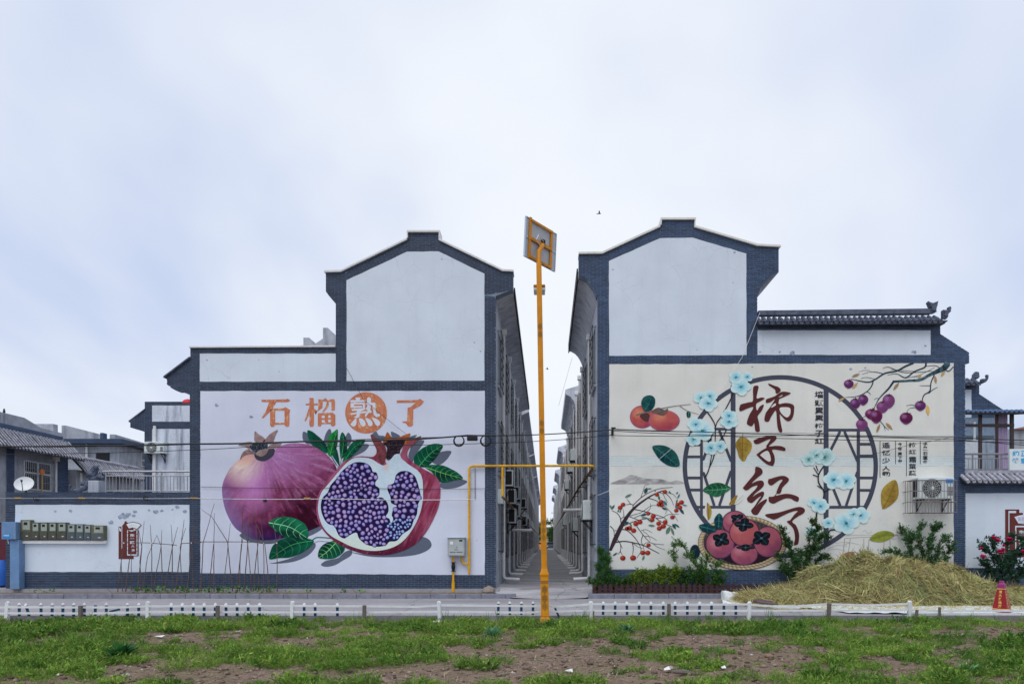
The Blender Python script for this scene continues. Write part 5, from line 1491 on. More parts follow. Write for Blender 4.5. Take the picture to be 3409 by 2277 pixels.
for y in (20.5,22.5,24.6,26.8,29.4,32.4,36,40,45,51):
    b = MB().box(XR - 0.22, XR, y - .015, y + .015,3.47,3.50); b.box(XR - .012, XR, y - .05, y + .05,3.36,3.6); b.build('bracket', M_iron, gas)
for y in (24.5,27,30,33.5,38,44):
    b = MB().box(XL, XL + 0.27, y - .015, y + .015, zl - .12, zl - .085); b.box(XL, XL + .012, y - .05, y + .05, zl - .2, zl + .03); b.build('bracket', M_iron, gas)
# meter cabinet with its legs
gx0, gx1 = P(1494,0).x, P(1550,0).x; gz0, gz1 = P(0,1850).z, P(0,1791).z
gc = empty('gas_cabinet', ((gx0 + gx1) / 2, YW - 0.12, gz0), 'grey metal gas cabinet on the mural wall with yellow pipe legs', 'cabinet')
M_gbox = mottled('grey_cabinet_paint', S(142,146,148),0.12,6,0.5)
cb = MB().bbox(gx0, gx1, YW - 0.22, YW - 0.014, gz0, gz1,0.008); cb.box(gx0 - .02, gx1 + .02, YW - .25, YW - .014, gz1 + .001, gz1 + .018); cb = cb.build('body', M_gbox, gc)
MB().box(gx0 + .025, gx1 - .025, YW - 0.228, YW - 0.2205, gz0 + .025, gz1 - .02).build('door', mottled('cabinet_door', S(156,160,162),0.1,6,0.5), gc)
MB().box(gx0 + .07, gx0 + .15, YW - 0.231, YW - 0.2285, gz1 - .17, gz1 - .09).build('notice', M_pvc, gc)
MB().box(gx1 - .15, gx1 - .06, YW - 0.231, YW - 0.2285, gz1 - .09, gz1 - .045).build('plate', M_black, gc)
def small_text(name, txt, x, y, z, w, h, mat, parent, bold=0.0, rot=None):
    V, fs = glyph_mesh(txt, bold)
    mb = MB(); mb.v = [(x + u * w, y, z + v * h) for u, v in V]; mb.f = list(fs)
    return mb.build(name, mat, parent, kind='stuff')
M_ink = plain('black_ink', (0.02,0.02,0.024),0.6)
small_text('lettering', '西安天然气有限公司', gx0 + .06, YW - 0.2300, gz0 + .09, gx1 - gx0 - .12,.035, M_ink, gc, 0.02)
small_text('lettering', '燃气箱', gx0 + .19, YW - 0.2300, gz0 + .16,.1,.028, M_ink, gc, 0.02)
MB().lathe([(0.012,0),(0.012,-0.012)],(gx0 + .25, YW - .2285, gz0 + .24),8, 'y').build('lock', M_black, gc)
xl = P(1509,0, YG).x
b = MB().tube([(xl, YG, gz0),(xl, YG, P(0,1966, YG).z)],0.030,10); b.lathe([(0.05,0),(0.045,.28)],(xl, YG, ZB - 0.09),12); b.build('leg_pipe', M_yellow, gc, smooth=True)
b = MB(); zv = P(0,1886, YG).z
b.lathe([(0.06,-.13),(0.06,-.11),(.035,-.10),(.055,-.03),(.055,.03),(.035,.10),(0.06,.11),(0.06,.13)],(xl, YG, zv),12); b.lathe([(0.02,-.12),(.02,-.05)],(xl, YG, zv),8, 'y'); b.build('valve', M_black, gc, smooth=True)
xr_ = P(1537,0, YG).x
MB().tube([(xr_, YG, gz0),(xr_, YG, P(0,1865, YG).z),(xr_ + .03, YG, P(0,1873, YG).z),(xr_ + .09, YG, P(0,1877, YG).z),(g0.x - .03, YG, P(0,1877, YG).z)],0.030,10).build('outlet_pipe', M_yellow, gc, smooth=True)
# white conduit down from the crossing
cd = MB().tube([P(1582,1558, YW - .03), P(1582,1660, YW - .03)],0.012,6); cd = cd.build('conduit', M_steel); setp(cd, 'thin grey conduit beside the yellow riser on the mural wall', 'conduit')
# lamp brackets in the alley (small horizontal white tubes)
for (s_, y, z, lb) in ((1,26.2,1.98, 'short white flue pipe sticking out of the left alley wall'),(-1,23.3,2.62, 'short white flue pipe sticking out of the right alley wall')):
    X = XL if s_ > 0 else XR
    o = MB().tube([(X, y, z),(X + s_ * 0.75, y, z - .02)],0.055,10); o.lathe([(0.065,0),(0.065,.1 * s_)],(X + s_ * .75, y, z - .02),10, 'x')
    setp(o.build('flue_pipe', M_pvc, smooth=True), lb, 'pipe')
# ================================================================== LOW HOUSE, LEFT
LW = empty('low_house', (P(330,0).x, YW, ZB), 'low flat-roofed white outbuilding with dark brick border left of the mural', 'building')
zt = P(0,1638).z
lwall = MB().prism(pz([(20,1638),(631,1638),(631,1962),(20,1962)]), YW + 0.002, YW + 5.0).build('wall', M_mortar, LW)
bf = BrickField(YW + 0.002, M_brick, lwall)
for q_ in (rect(20,631,1638,1680), rect(20,52,1680,1957), rect(52,631,1903,1957)): bf.region(q_, 0.0,.24,.054,.012)
bf.build(300)
lpanel = panel('plaster_panel', rect(52,631,1680,1903), M_white, LW, 0.8, Y=YW + 0.002)
scuffs(LW, [(411,1719,14),(426,1712,9),(450,1703,7),(446,1716,6),(520,1704,9),(590,1688,7),(616,1702,8),(372,1738,8),(236,1700,6),(186,1702,5),(497,1698,4),(540,1700,6),(575,1696,4)],9)
# painted brown sign with white lettering
def zS(pts): return [(380 + x / 8.714,1700 + y / 8.714) for x, y in pts]
MRN = S(92,48,46)
def emblem(zf, par, sc, mirror_torn=True):
    p = Paint(); m_ = brushed(MRN, 0.12,5,0.1,0.05)
    if mirror_torn:
        p.fill(zf([(140,455),(225,455),(225,940),(250,930),(248,420),(300,370),(320,310),(352,290),(385,335),(445,350),(372,395),(450,520),(560,490),(575,560),(720,550),(720,1310),(576,1310),(576,1392),(140,1392)]), m_, 3,6)
    else:
        p.fill(zf([(541,803),(716,803),(716,845),(760,845),(760,870),(655,895),(705,975),(760,985),(900,985),(900,1395),(541,1395)]), m_, 3,6)
    p.build('painted_sign', par)
    w = Paint(); WHT = S(186,192,218)
    return p, w, WHT
p_, w, WHT = emblem(zS, LW, 8.714)
w.fill(zS([(160,480),(185,480),(215,560),(210,600),(165,580)]), WHT, 4)
for q in ([(228,460),(246,460),(246,1095),(230,1100)],[(390,560),(412,565),(412,1290),(390,1290)],[(664,570),(686,560),(686,1290),(664,1250)],[(412,1258),(664,1258),(686,1292),(400,1292)],[(412,562),(640,562),(520,598)]):
    w.fill(zS(q), WHT, 4)
for k in range(5):
    y = 640 + k * 125
    w.fill(zS([(388, y),(416, y),(416, y + 14),(388, y + 14)]), MRN, 5); w.fill(zS([(660, y + 30),(690, y + 30),(690, y + 44),(660, y + 44)]), MRN, 5)
# fan shape
fan = [(372,395),(440,350),(530,325),(640,330),(720,358),(800,408),(680,530),(620,500),(540,485),(450,515)]
w.fill(zS(fan), S(196,200,222),6)
for a, b_ in (((440,352),(560,322)),((560,322),(720,358)),((720,358),(800,408)),((800,408),(680,530)),((680,530),(560,488)),((560,488),(450,515))): w.stroke(zS([a, b_]),2.0, MRN, 7)
for k in range(4):
    q = zS([(445 + k * 60,390 + abs(k - 1.5) * 6),(490 + k * 60,460 + abs(k - 1.5) * 6)]); w.glyph('美丽乡村'[k], q[0][0], q[0][1], q[1][0], q[1][1], S(176,174,196),7)
for ch, (x0, y0, x1, y1) in zip('东二区六排', ((470,665,608,745),(474,780,604,812),(474,875,608,955),(515,990,600,1065),(525,1105,608,1185))):
    q = zS([(x0, y0),(x1, y1)]); w.glyph(ch, q[0][0], q[0][1], q[1][0], q[1][1], WHT, 6,0.03)
w.build('sign_lettering', LW)

# stainless railing on the flat roof
RL = empty('steel_railing', (P(490,0, YW + .5).x, YW + 0.5, zt), 'stainless steel railing on the flat roof of the low outbuilding', 'railing')
YR = YW + 0.5
def rpt(x, y): q = P(x, y, YR); return (q.x, YR, q.z)
zr0 = zt
for (a, b_, y, r) in ((344,640,1569,.03),(352,640,1584,.018),(352,640,1634,.018)):
    MB().tube([rpt(a, y), rpt(b_, y)], r, 8).build('rail', M_steel, RL, smooth=True)
for x in (353,444,538): 
    q = rpt(x, 1569); MB().tube([q, (q[0], q[1], zr0)],0.024,8).build('post', M_steel, RL, smooth=True)
x = 364
while x < 636:
    if min(abs(x - c) for c in (353,444,538)) > 4:
        a, b_ = rpt(x, 1584), rpt(x, 1634); MB().tube([a, b_],0.009,5).build('baluster', M_steel, RL)
    x += 11.3
# satellite dish
dc = P(82,1614, YW + 0.7); Rd = 0.24
ds = empty('satellite_dish', (dc.x, dc.y, zt), 'white satellite dish at the left end of the flat roof', 'dish')
dd = Vector((0.30,-0.75,0.45)).normalized(); ux = dd.cross(Vector((0,0,1))).normalized(); uy = ux.cross(dd)
b = MB(); vs = []; fs = []
for i in range(7):
    r_ = Rd * i / 6
    for k in range(24):
        t = k * math.pi / 12; vs.append(dc + ux * r_ * math.cos(t) + uy * r_ * math.sin(t) * 1.0 + dd * (0.07 * (i / 6) ** 2))
for i in range(6):
    for k in range(24): fs.append((i * 24 + k, i * 24 + (k + 1) % 24,(i + 1) * 24 + (k + 1) % 24,(i + 1) * 24 + k))
b.add(vs, fs); b.build('reflector', M_vinyl, ds, smooth=True)
b = MB().tube([dc - uy * Rd * .95 + dd * .06, dc + dd * 0.26 - uy * .05],0.01,6); b.lathe([(0.02,0),(.03,.06)], dc + dd * .26 - uy * .07,8); b.build('feed_arm', M_iron, ds)
b = MB().tube([dc - dd * .02, dc - dd * .1 - Vector((0,0,.1)),(dc.x, dc.y + .1, zt)],0.02,8); b.build('mast', M_iron, ds)
# old roof ridge with a curled beast on a concrete block
rb_ = empty('ridge_ornament', (P(300,0, YW + 1.2).x, YW + 1.2, zt), 'weathered grey roof-ridge beast lying over a concrete block', 'ornament')
YO = YW + 1.2
def op(x, y): q = P(x, y, YO); return Vector((q.x, YO, q.z))
MB().bbox(op(307,0).x, op(343,0).x, YO - .2, YO + .2, zt - .01, op(0,1601).z, .02).build('block', M_conc, rb_)
def lump(pts, rs, name, seed):
    rr_ = np.random.default_rng(seed); pts = [Vector(p) for p in pts]; q = []; r2 = []
    for i in range(len(pts) - 1):
        for k in range(6):
            t = k / 6; q.append(pts[i].lerp(pts[i + 1], t) + Vector(rr_.uniform(-.02,.02,3))); r2.append((rs[i] * (1 - t) + rs[i + 1] * t) * rr_.uniform(.7,1.3))
    return MB().tube(q, r2,7).build(name, M_tile, rb_)
lump([op(255,1640), op(285,1622), op(300,1602), op(325,1588), op(350,1592)],[.05,.07,.08,.10,.05], 'body', 1)
lump([op(308,1600), op(305,1580), op(318,1556), op(328,1562)],[.10,.13,.09,.03], 'head', 2)
lump([op(236,1610), op(233,1625), op(245,1634), op(262,1632)],[.02,.035,.05,.05], 'tail', 3)
lump([op(266,1618), op(275,1608), op(290,1612)],[.03,.05,.04], 'claw', 4)

# ---------------- blue meter pillar and row of meters
bp = empty('meter_pillar', (P(60,0).x, YW - .1, ZB), 'pale blue metal electrical cabinet on a tall pillar at wall corner', 'cabinet')
M_blue = mottled('blue_cabinet_paint', S(92,122,160),0.14,4,0.5, stains=(S(120,126,136),0.4))
MB().bbox(P(33,0).x, P(80,0).x, YW - .30, YW - .013, P(0,1795).z, P(0,1738).z, .012).build('box', M_blue, bp)
MB().bbox(P(53,0).x, P(84,0).x, YW - .22, YW - .013, ZB - .005, P(0,1796).z, .012).build('pillar', M_blue, bp)
MB().box(P(39,0).x, P(61,0).x, YW - .303, YW - .3005, P(0,1791).z, P(0,1777).z).build('sticker', plain('cyan_sticker', S(20,120,180),.5), bp)
small_text('lettering', '有电危险', P(41,0).x, YW - .3045, P(0,1785).z, .15,.05, M_vinyl, bp, .02)
MB().tube([P(30,1810, YW - .1), P(25,1790, YW - .1), P(30,1772, YW - .1), P(34,1772, YW - .1)],.018,6).build('cable_loop', M_pvc, bp, smooth=True)
M_mcase = mottled('smoky_meter_case', S(70,70,62),0.2,12,0.35); M_mcase2 = mottled('grey_meter_case', S(74,82,88),0.2,12,0.35); M_mface = mottled('meter_face', S(138,144,136),0.15,15,0.5); M_mold = mottled('olive_meter_case', S(92,90,72),0.25,10,0.6)
mb_ = [(155,413,150,632),(415,613,212,632),(615,823,210,632),(825,1033,210,632),(1035,1275,212,632),(1278,1488,252,638),(1490,1688,252,640),(1690,1868,266,642),(1870,2190,284,650)]
mlab = ['tall olive electricity meter beside the blue cabinet', 'second electricity meter from the blue cabinet, striped face', 'third electricity meter from the blue cabinet', 'fourth electricity meter from the blue cabinet', 'fifth electricity meter from the blue cabinet', 'sixth electricity meter from the blue cabinet, greyer case', 'seventh electricity meter from the blue cabinet, greyer case', 'eighth electricity meter from the blue cabinet, narrow grey case', 'large glass-fronted electricity meter at the right end of the row']
for i, (a, b_, t_, u) in enumerate(mb_):
    x0, x1 = P(60 + a / 7.3375,0).x, P(60 + b_ / 7.3375,0).x - .003; z1, z0 = P(0,1710 + t_ / 7.3375).z, P(0,1710 + u / 7.3375).z
    root = empty('electricity_meter', ((x0 + x1) / 2, YW - .08, z0), mlab[i], 'meter', 'electricity meters on the white wall')
    cm = M_mold if i in (0,8) else (M_mcase if i < 5 else M_mcase2)
    MB().bbox(x0, x1, YW - .15, YW - .013, z0 + .001, z1,.012).build('case', cm, root)
    h = z1 - z0; wd = x1 - x0
    f = MB().box(x0 + wd * .24, x1 - wd * .08, YW - .158, YW - .1505, z0 + h * .5, z1 - h * .06).build('dial', M_mface, root)
    MB().box(x0 + wd * .36, x1 - wd * .3, YW - .161, YW - .1585, z0 + h * .74, z1 - h * .12).build('display', M_black, f)
    MB().box(x0 + wd * .06, x1 - wd * .06, YW - .157, YW - .1505, z0 + h * .06, z0 + h * .42).build('terminal_cover', M_mcase if i < 5 else M_mcase2, root)
    MB().box(x0 + wd * .55, x0 + wd * .75, YW - .160, YW - .1575, z0 + h * .17, z0 + h * .21).build('seal', M_vinyl, root)
sh_ = MB().bbox(P(81,0).x, P(358,0).x, YW - .10, YW - .0135, P(0,1809).z, P(0,1798.5).z, .006).build('meter_trunking', M_pvc)
setp(sh_, 'white plastic cable trunking under the row of meters', 'trunking')

# ================================================================== SECOND-ROW HOUSE, LEFT (stained wing above the railing)
Y2 = 28.0
H2 = empty('village_house', (P(550,0, Y2).x, Y2,0.2), 'stained white wing of the next house, brick edged, above the railing', 'house')
o2 = [(482,1337),(900,1337),(900,1900),(481,1900),(481,1437),(434,1423),(434,1408),(431,1404),(482,1364)]
w2 = MB().prism(pz(o2, Y2), Y2, Y2 + 6).build('wall', M_mortar, H2)
bf = BrickField(Y2, M_brick, w2)
bf.region(rect(482,632,1337,1350)); bf.region(rect(482,507,1350,1437)); bf.region([(434,1408),(482,1364),(482,1437),(434,1423)]); bf.region(rect(507,632,1404,1427)); bf.region(rect(481,507,1437,1660))
bf.build(200)
M_stain = mottled('stained_plaster', S(186,190,204),0.12,1.5,0.9, stains=(S(96,102,118),0.85))
panel('plaster_panel', rect(507,900,1350,1403.5), M_stain, H2,0.5, Y=Y2); panel('plaster_panel', rect(507,900,1427.5,1900), M_stain, H2,0.5, Y=Y2)
coping('eave_edge', [(430,1401),(483,1361)],4, M_tile, H2, Y2 - .05, Y2 + 6, Y2)
b = MB().tube([P(515,1418, Y2 - .1), P(515,1640, Y2 - .1)],.06,10); b.build('downpipe', M_pvc, H2, smooth=True)
ac = aircon('white air conditioner with dark fan on the stained wing above railing', P(526,1514, Y2 - .02),0,0.80,0.5,0.3, group='air conditioners on front walls')
rd = MB(); c_ = P(626,1337, Y2 - 1); 
for i in range(1): rd.lathe([(0.22,0),(0.2,.06),(.14,.12),(.04,.16)],(c_.x, c_.y, c_.z - .06),16)
setp(rd.build('red_dome', plain('red_plastic', S(176,30,40),.5), smooth=True), 'red rounded cover peeking over the stained wing roof edge', 'cover')
# concrete roof steps glimpsed above the long wing
Y3 = 30.0
pr = MB().prism(pz([(1010,1124),(1029,1124),(1050,1144),(1075,1127),(1075,1091),(1091,1091),(1120,1118),(1120,1240),(1010,1240)], Y3), Y3, Y3 + 5)
H3 = setp(pr.build('stepped_parapet', M_conc), 'stained concrete stepped parapet rising behind the long low wing', 'parapet')
# rusty wire on the wing coping
setp(MB().tube([P(990,1157, YW - .02), P(1003,1151, YW), P(1030,1151, YW), P(1043,1157, YW - .02)],.012,6).build('bent_rod', mottled('rust', S(120,70,50),.3,10,.9)), 'short bent rusty rod lying on the long wing coping', 'rod')

# ================================================================== FAR LEFT: GREY HOUSE ALONG A SIDE LANE
XA = -22.5
HA = empty('grey_house', (XA - 2,28,0.2), 'grey rendered house with tiled eave and barred window, far left', 'house')
wa = MB().box(XA - 6, XA, 20,32.1,0,6.2).build('wall', M_conc, HA)
tile_run(HA, (XA + .62,20.2,5.42),(XA + .62,32.35,5.42),.72,0.80,0.19,0.05, M_tile2,(-1,0,0), name='roof_tile', thick=.12, drop=-.4)
MB().prism_x([(20.0,6.19),(32.0,6.19),(32.0,6.6),(30.6,6.62),(29.6,6.9),(20,6.95)], XA - .45, XA - .12).build('parapet', M_conc, HA)
MB().prism_x([(20.0,6.3),(31.9,6.3),(31.9,6.42),(20,6.5)], XA - .12, XA - .07).build('blue_band', M_brick2, HA)
MB().box(XA - 1.9, XA - .6,32.0,32.3,5.9,7.05).build('parapet_end', M_conc, HA)
for (ya, yb) in ((28.45,28.85),(31.35,32.09)):
    o = MB().box(XA - .01, XA + .03, ya, yb, 0.2,5.7).build('brick_pilaster', M_mortar, HA)
    bb = MB(); z = 0.25; r_ = 0
    while z < 5.6:
        off = 0.12 * (r_ % 2); y = ya - off
        while y < yb:
            a, c_ = max(ya, y), min(yb, y + .235)
            if c_ - a > .03: bb.box(XA + .0305, XA + .04, a, c_, z, z + .062)
            y += .245
        z += .07; r_ += 1
    bb.build('brickwork', M_brick2, o, kind='stuff')
# barred window with a hanging charm
def lane_window(par, X, ya, yb, z0, z1, nb, name='window'):
    b = MB(); b.box(X - .02, X + .03, ya, yb, z0 - .05, z0); b.box(X - .02, X + .03, ya, yb, z1, z1 + .04); b.box(X - .02, X + .03, ya, ya + .05, z0, z1); b.box(X - .02, X + .03, yb - .05, yb, z0, z1); b.box(X - .02, X + .03,(ya + yb) / 2 - .03,(ya + yb) / 2 + .03, z0, z1); b.box(X - .02, X + .028, ya + .05, yb - .05, z1 - .5, z1 - .43)
    w_ = b.build(name, M_vinyl, par)
    ym = (ya + yb) / 2
    for a, c_ in ((ya + .05, ym - .03),(ym + .03, yb - .05)):
        MB().box(X - .01, X + .012, a, c_, z0, z1).build('pane', M_glass, w_)
    for k in range(nb + 1):
        y = ya - .05 + (yb - ya + .1) * k / nb; MB().tube([(X + .16, y, z0 - .08),(X + .16, y, z1 + .08)],.011,4).build('bar', M_steel, w_)
    for z in (z0 - .08, z0 + (z1 - z0) * .25, z0 + (z1 - z0) * .5, z0 + (z1 - z0) * .75, z1 + .08): MB().tube([(X + .16, ya - .05, z),(X + .16, yb + .05, z)],.013,4).build('bar', M_steel, w_)
    return w_
lane_window(HA, XA, 29.4,31.0,3.85,5.0,14)
b = MB(); b.tube([(XA + .07,31.25,5.3),(XA + .07,31.25,.4)],.05,8); b.build('downpipe', M_pvc, HA, smooth=True)
MB().box(XA + .0, XA + .16,31.12,31.38,5.22,5.42).build('rain_hopper', M_pvc, HA)
ch = empty('hanging_charm', (XA + .2,30.2,4.3), 'orange knotted charm with tassel hanging on the barred window', 'charm')
MB().lathe([(.03,-.03),(.13,-.02),(.13,.02),(.03,.03)],(XA + .21,30.2,4.62),12, 'x').build('knot', plain('orange_cord', S(190,104,60),.8), ch); MB().tube([(XA + .21,30.2,4.5),(XA + .21,30.2,3.75)],.02,5, r1=.03).build('tassel', plain('gold_cord', S(170,130,60),.8), ch)
# house B with a flat blue fascia
YB = 38.0
HB = empty('grey_house', (P(300,0, YB).x, YB, .2), 'grey rendered house with flat blue-grey fascia behind the tiled roofs', 'house')
xa, xb = P(150,0, YB).x, P(378,0, YB).x
MB().box(xa, xb, YB + .5, YB + 12,0, P(0,1475, YB).z).build('wall', M_conc, HB)
MB().box(xa, xb + .5, YB - .1, YB + 12, P(0,1476, YB).z, P(0,1461, YB).z).build('fascia', M_brick2, HB)
MB().prism(pz([(205,1416),(219,1416),(335,1446),(335,1464),(205,1464)], YB + .6), YB + .6, YB + .9).build('parapet', M_conc, HB)
MB().prism_x([(YB + .6, P(0,1440, YB).z),(YB + 4, P(0,1446, YB).z),(YB + 4.4, P(0,1424, YB).z),(YB + 12, P(0,1424, YB).z),(YB + 12, P(0,1462, YB).z),(YB + .6, P(0,1462, YB).z)], xb - .6, xb - .3).build('parapet', M_conc, HB)
MB().box(P(335,0, YB).x, P(345,0, YB).x, YB - .05, YB + .3, P(0,1462, YB).z, P(0,1441, YB).z).build('post', M_brick2, HB)
MB().box(P(322,0, YB + .5).x, P(365,0, YB + .5).x, YB + .44, YB + .51, P(0,1560, YB + .5).z, P(0,1508, YB + .5).z).build('door', plain('dark_doorway', (.012,.014,.02),.5), HB)
MB().tube([P(289,1478, YB + .4), P(289,1560, YB + .4)],.07,8).build('downpipe', M_pvc, HB, smooth=True)
lane_window(HB, xb, YB + 2.6, YB + 4.4, P(0,1552, YB + 3).z, P(0,1508, YB + 3).z, 9)
# lower tiled roof in front of it
HC = empty('lean_to', (XA + .2,34.5,.2), 'single-storey lean-to with tiled roof below the blue fascia house', 'building')
MB().box(XA - 3, XA + .2,32.4,37.6,0,4.95).build('wall', M_conc, HC)
tile_run(HC, (XA + .6,32.35,4.9),(XA + .6,37.6,4.9),.62,.66,.19,.05, M_tile2,(-1,0,0), name='roof_tile', thick=.1, drop=-.4)
MB().tube([(XA, 32.3,5.58),(XA, 37.6,5.58)],.09,8).build('ridge', M_tile2, HC)
lane_window(HC, XA + .2,33.3,35.2,3.2,4.1,10)
MB().tube([(XA + .3,32.6,4.8),(XA + .3,32.6,.3)],.05,8).build('downpipe', M_pvc, HC, smooth=True)
# things glimpsed at the far left edge
gt = empty('maroon_gate', (-16.5,20.4,.2), 'dark maroon metal gate at the far left edge beside the wall', 'gate')
M_gate = mottled('maroon_paint', S(84,30,44),.2,5,.5)
MB().box(-18.6,-15.2,20.4,20.46,.25,2.0).build('leaf', M_gate, gt)
MB().box(-18.6,-15.2,20.38,20.48,2.01,2.1).build('rail', M_iron, gt)
bag = MB().lathe([(.02,0),(.2,.06),(.24,.3),(.18,.6),(.06,.78)],(P(8,0,19.6).x, 19.6,.215),12); setp(bag.build('blue_sack', plain('blue_sack_cloth', S(40,88,168),.7), smooth=True), 'blue plastic sack standing at the far left wall end', 'sack')

# ================================================================== RIGHT COMPOUND
RW = empty('compound_wall', (P(3320,0).x, YW, ZB), 'white compound wall with tiled cap at the right edge', 'wall')
rw = MB().prism(pz([(3213,1608),(4150,1608),(4150,1962),(3213,1962)]), YW + .002, YW + .4).build('wall', M_mortar, RW)
bf = BrickField(YW + .002, M_brick2, rw); bf.region(rect(3213,4150,1608,1641)); bf.region(rect(3213,4150,1890,1957)); bf.build(250)
panel('plaster_panel', rect(3213.5,4150,1641.5,1890), M_white, RW, .6, Y=YW + .002)
q0, q1 = P(3215,1602, YW - .3), P(4150,1602, YW - .3)
tile_run(RW, q0, q1,.42,.26,.155,.05, M_tile2,(0,1,0))
MB().box(P(3214,0).x, P(4150,0).x, YW - .2, YW + .39, P(0,1612).z, P(0,1606.5).z).build('cornice', M_tile, RW)
MB().box(P(3214,0).x, P(4150,0).x, YW + .05, YW + .38, P(0,1575).z, P(0,1564).z).build('tile_ridge', M_tile2, RW)
def zS2(pts): return [(3200 + x / 3.732,1480 + y / 3.732) for x, y in pts]
p_, w, WHT = emblem(zS2, RW, 3.732, False)
for q in ([(581,822),(676,822),(676,848),(592,848),(592,1395),(581,1395)],[(664,1006),(760,1006),(900,1010),(900,1024),(678,1024),(678,1350),(664,1350)]): w.fill(zS2(q), WHT, 4)
fan2 = [(653,897),(720,876),(800,872),(880,884),(950,905),(895,985),(800,965),(705,978)]
w.fill(zS2(fan2), WHT, 5)
for k in range(4):
    q = zS2([(698 + k * 42,898),(733 + k * 42,952)]); w.glyph('美丽乡村'[k], q[0][0], q[0][1], q[1][0], q[1][1], S(160,140,176),6,.01)
for ch_, y in zip('东二区六排', (1062,1115,1155,1210,1262)):
    q = zS2([(705, y),(778, y + (38 if ch_ != '二' else 16))]); w.glyph(ch_, q[0][0], q[0][1], q[1][0], q[1][1], WHT, 6,.03)
w.build('sign_lettering', RW)
# railing and honey sign
YV = YW + .6
RR = empty('steel_railing', (P(3290,0, YV).x, YV, P(0,1566).z), 'short steel railing above the tiled compound wall', 'railing')
def vp(x, y): q = P(x, y, YV); return (q.x, YV, q.z)
for y, r in ((1511,.028),(1526,.014),(1562,.014)): MB().tube([vp(3205, y), vp(3358, y)], r, 8).build('rail', M_steel, RR, smooth=True)
for x in (3238,3334): MB().tube([vp(x, 1511), vp(x, 1590)],.024,8).build('post', M_steel, RR, smooth=True)
for x in range(3212,3358,12):
    if min(abs(x - 3238), abs(x - 3334)) > 4: MB().tube([vp(x, 1526), vp(x, 1562)],.008,5).build('baluster', M_steel, RR)
YS = YW + .45
sg = empty('shop_sign', (P(3420,0, YS).x, YS, P(0,1565, YS).z), 'white signboard with cyan characters at right edge above tiled wall', 'sign')
a, b_ = P(3361,1566, YS), P(3560,1494, YS)
MB().box(a.x, b_.x, YS, YS + .06, a.z, b_.z).build('board', mottled('sign_white', S(196,206,224),.06,4,.5), sg)
M_cyan = plain('cyan_ink', S(30,146,204),.5)
for ch_, x0, y0, x1, y1 in (('纯', 3370,1500,3394,1518.5),('正', 3398,1500,3422,1518.5),('蜂', 3370,1524,3394,1543),('蜜', 3398,1524,3422,1543)):
    c0, c1 = P(x0, y1, YS), P(x1, y0, YS); small_text('lettering', ch_, c0.x, YS - .003, c0.z, c1.x - c0.x, c1.z - c0.z, M_cyan, sg, .03)
# sunroom
YSR = YW + 2.2
SRm = empty('sunroom', (P(3290,0, YSR).x, YSR, P(0,1580, YSR).z), 'glazed sunroom with brown frames, pink curtain and blue tiled roof', 'sunroom')
M_brown = plain('brown_aluminium', S(62,48,50),.4)
def vs_(x, y): q = P(x, y, YSR); return q.x, q.z
def sbox(x0, x1, y0, y1, ya, yb, name, mat, par): 
    a, c_ = vs_(x0, y1), vs_(x1, y0); return MB().box(a[0], c_[0], ya, yb, a[1], c_[1]).build(name, mat, par)
for (x0, x1) in ((3205,3212),(3261,3270),(3318,3324),(3366,3376)): sbox(x0, x1,1369,1575, YSR, YSR + .08, 'mullion', M_brown, SRm)
for (y0, y1) in ((1366,1374),(1411,1420)): sbox(3200,3376, y0, y1, YSR - .01, YSR + .09, 'transom', M_brown, SRm)
m, t, b = newmat('sunroom_glass'); b.inputs['Base Color'].default_value = (*S(150,180,206),1); b.inputs['Roughness'].default_value = .05
tb = nd(t, 'ShaderNodeBsdfTransparent'); tb.inputs[0].default_value = (.95,.97,.98,1); ms = nd(t, 'ShaderNodeMixShader'); ms.inputs[0].default_value = .08; t.links.new(tb.outputs[0], ms.inputs[1]); t.links.new(b.outputs[0], ms.inputs[2]); t.links.new(ms.outputs[0], t.nodes['Material Output'].inputs['Surface'])
M_sglass = m
for (x0, x1) in ((3212,3261),(3270,3318),(3324,3366)):
    for (y0, y1) in ((1374,1411),(1420,1575)): sbox(x0, x1, y0, y1, YSR + .03, YSR + .04, 'pane', M_sglass, SRm)
# back frame and side of the room
for x in (3240,3290,3345): sbox(x, x + 5,1376,1440, YSR + 1.5, YSR + 1.55, 'mullion', M_pvc, SRm)
sbox(3200,3372,1440,1600, YSR + 1.5, YSR + 1.6, 'back_wall', M_pvc, SRm)
a, c_ = vs_(3322,1572), vs_(3362,1376)
cu = []; n_ = 60
for i in range(n_): 
    u = i / (n_ - 1); cu.append((a[0] + (c_[0] - a[0]) * u, YSR + .13 + .035 * math.sin(u * 44) + .02 * math.sin(u * 19)))
b = MB(); b.add([(x, y, c_[1]) for x, y in cu] + [(x, y, a[1]) for x, y in cu] + [(x, y + .012, c_[1]) for x, y in cu] + [(x, y + .012, a[1]) for x, y in cu],[(i, i + n_, i + n_ + 1, i + 1) for i in range(n_ - 1)] + [(2 * n_ + i, 2 * n_ + i + 1,3 * n_ + i + 1,3 * n_ + i) for i in range(n_ - 1)])
b.build('curtain', mottled('pink_curtain', (.85,.55,.78),.1,8,.9), SRm, smooth='all')
e = P(3200,1368, YSR - .35); e2 = P(3425,1368, YSR - .35)
M_btile = mottled('blue_roof_sheet', S(88,112,150),.2,5,.6)
tile_run(SRm, e, (e2.x, e2.y, e.z),0.6,.09,.14,.045, M_btile, (0,1,0), name='roof_tile', thick=.06)
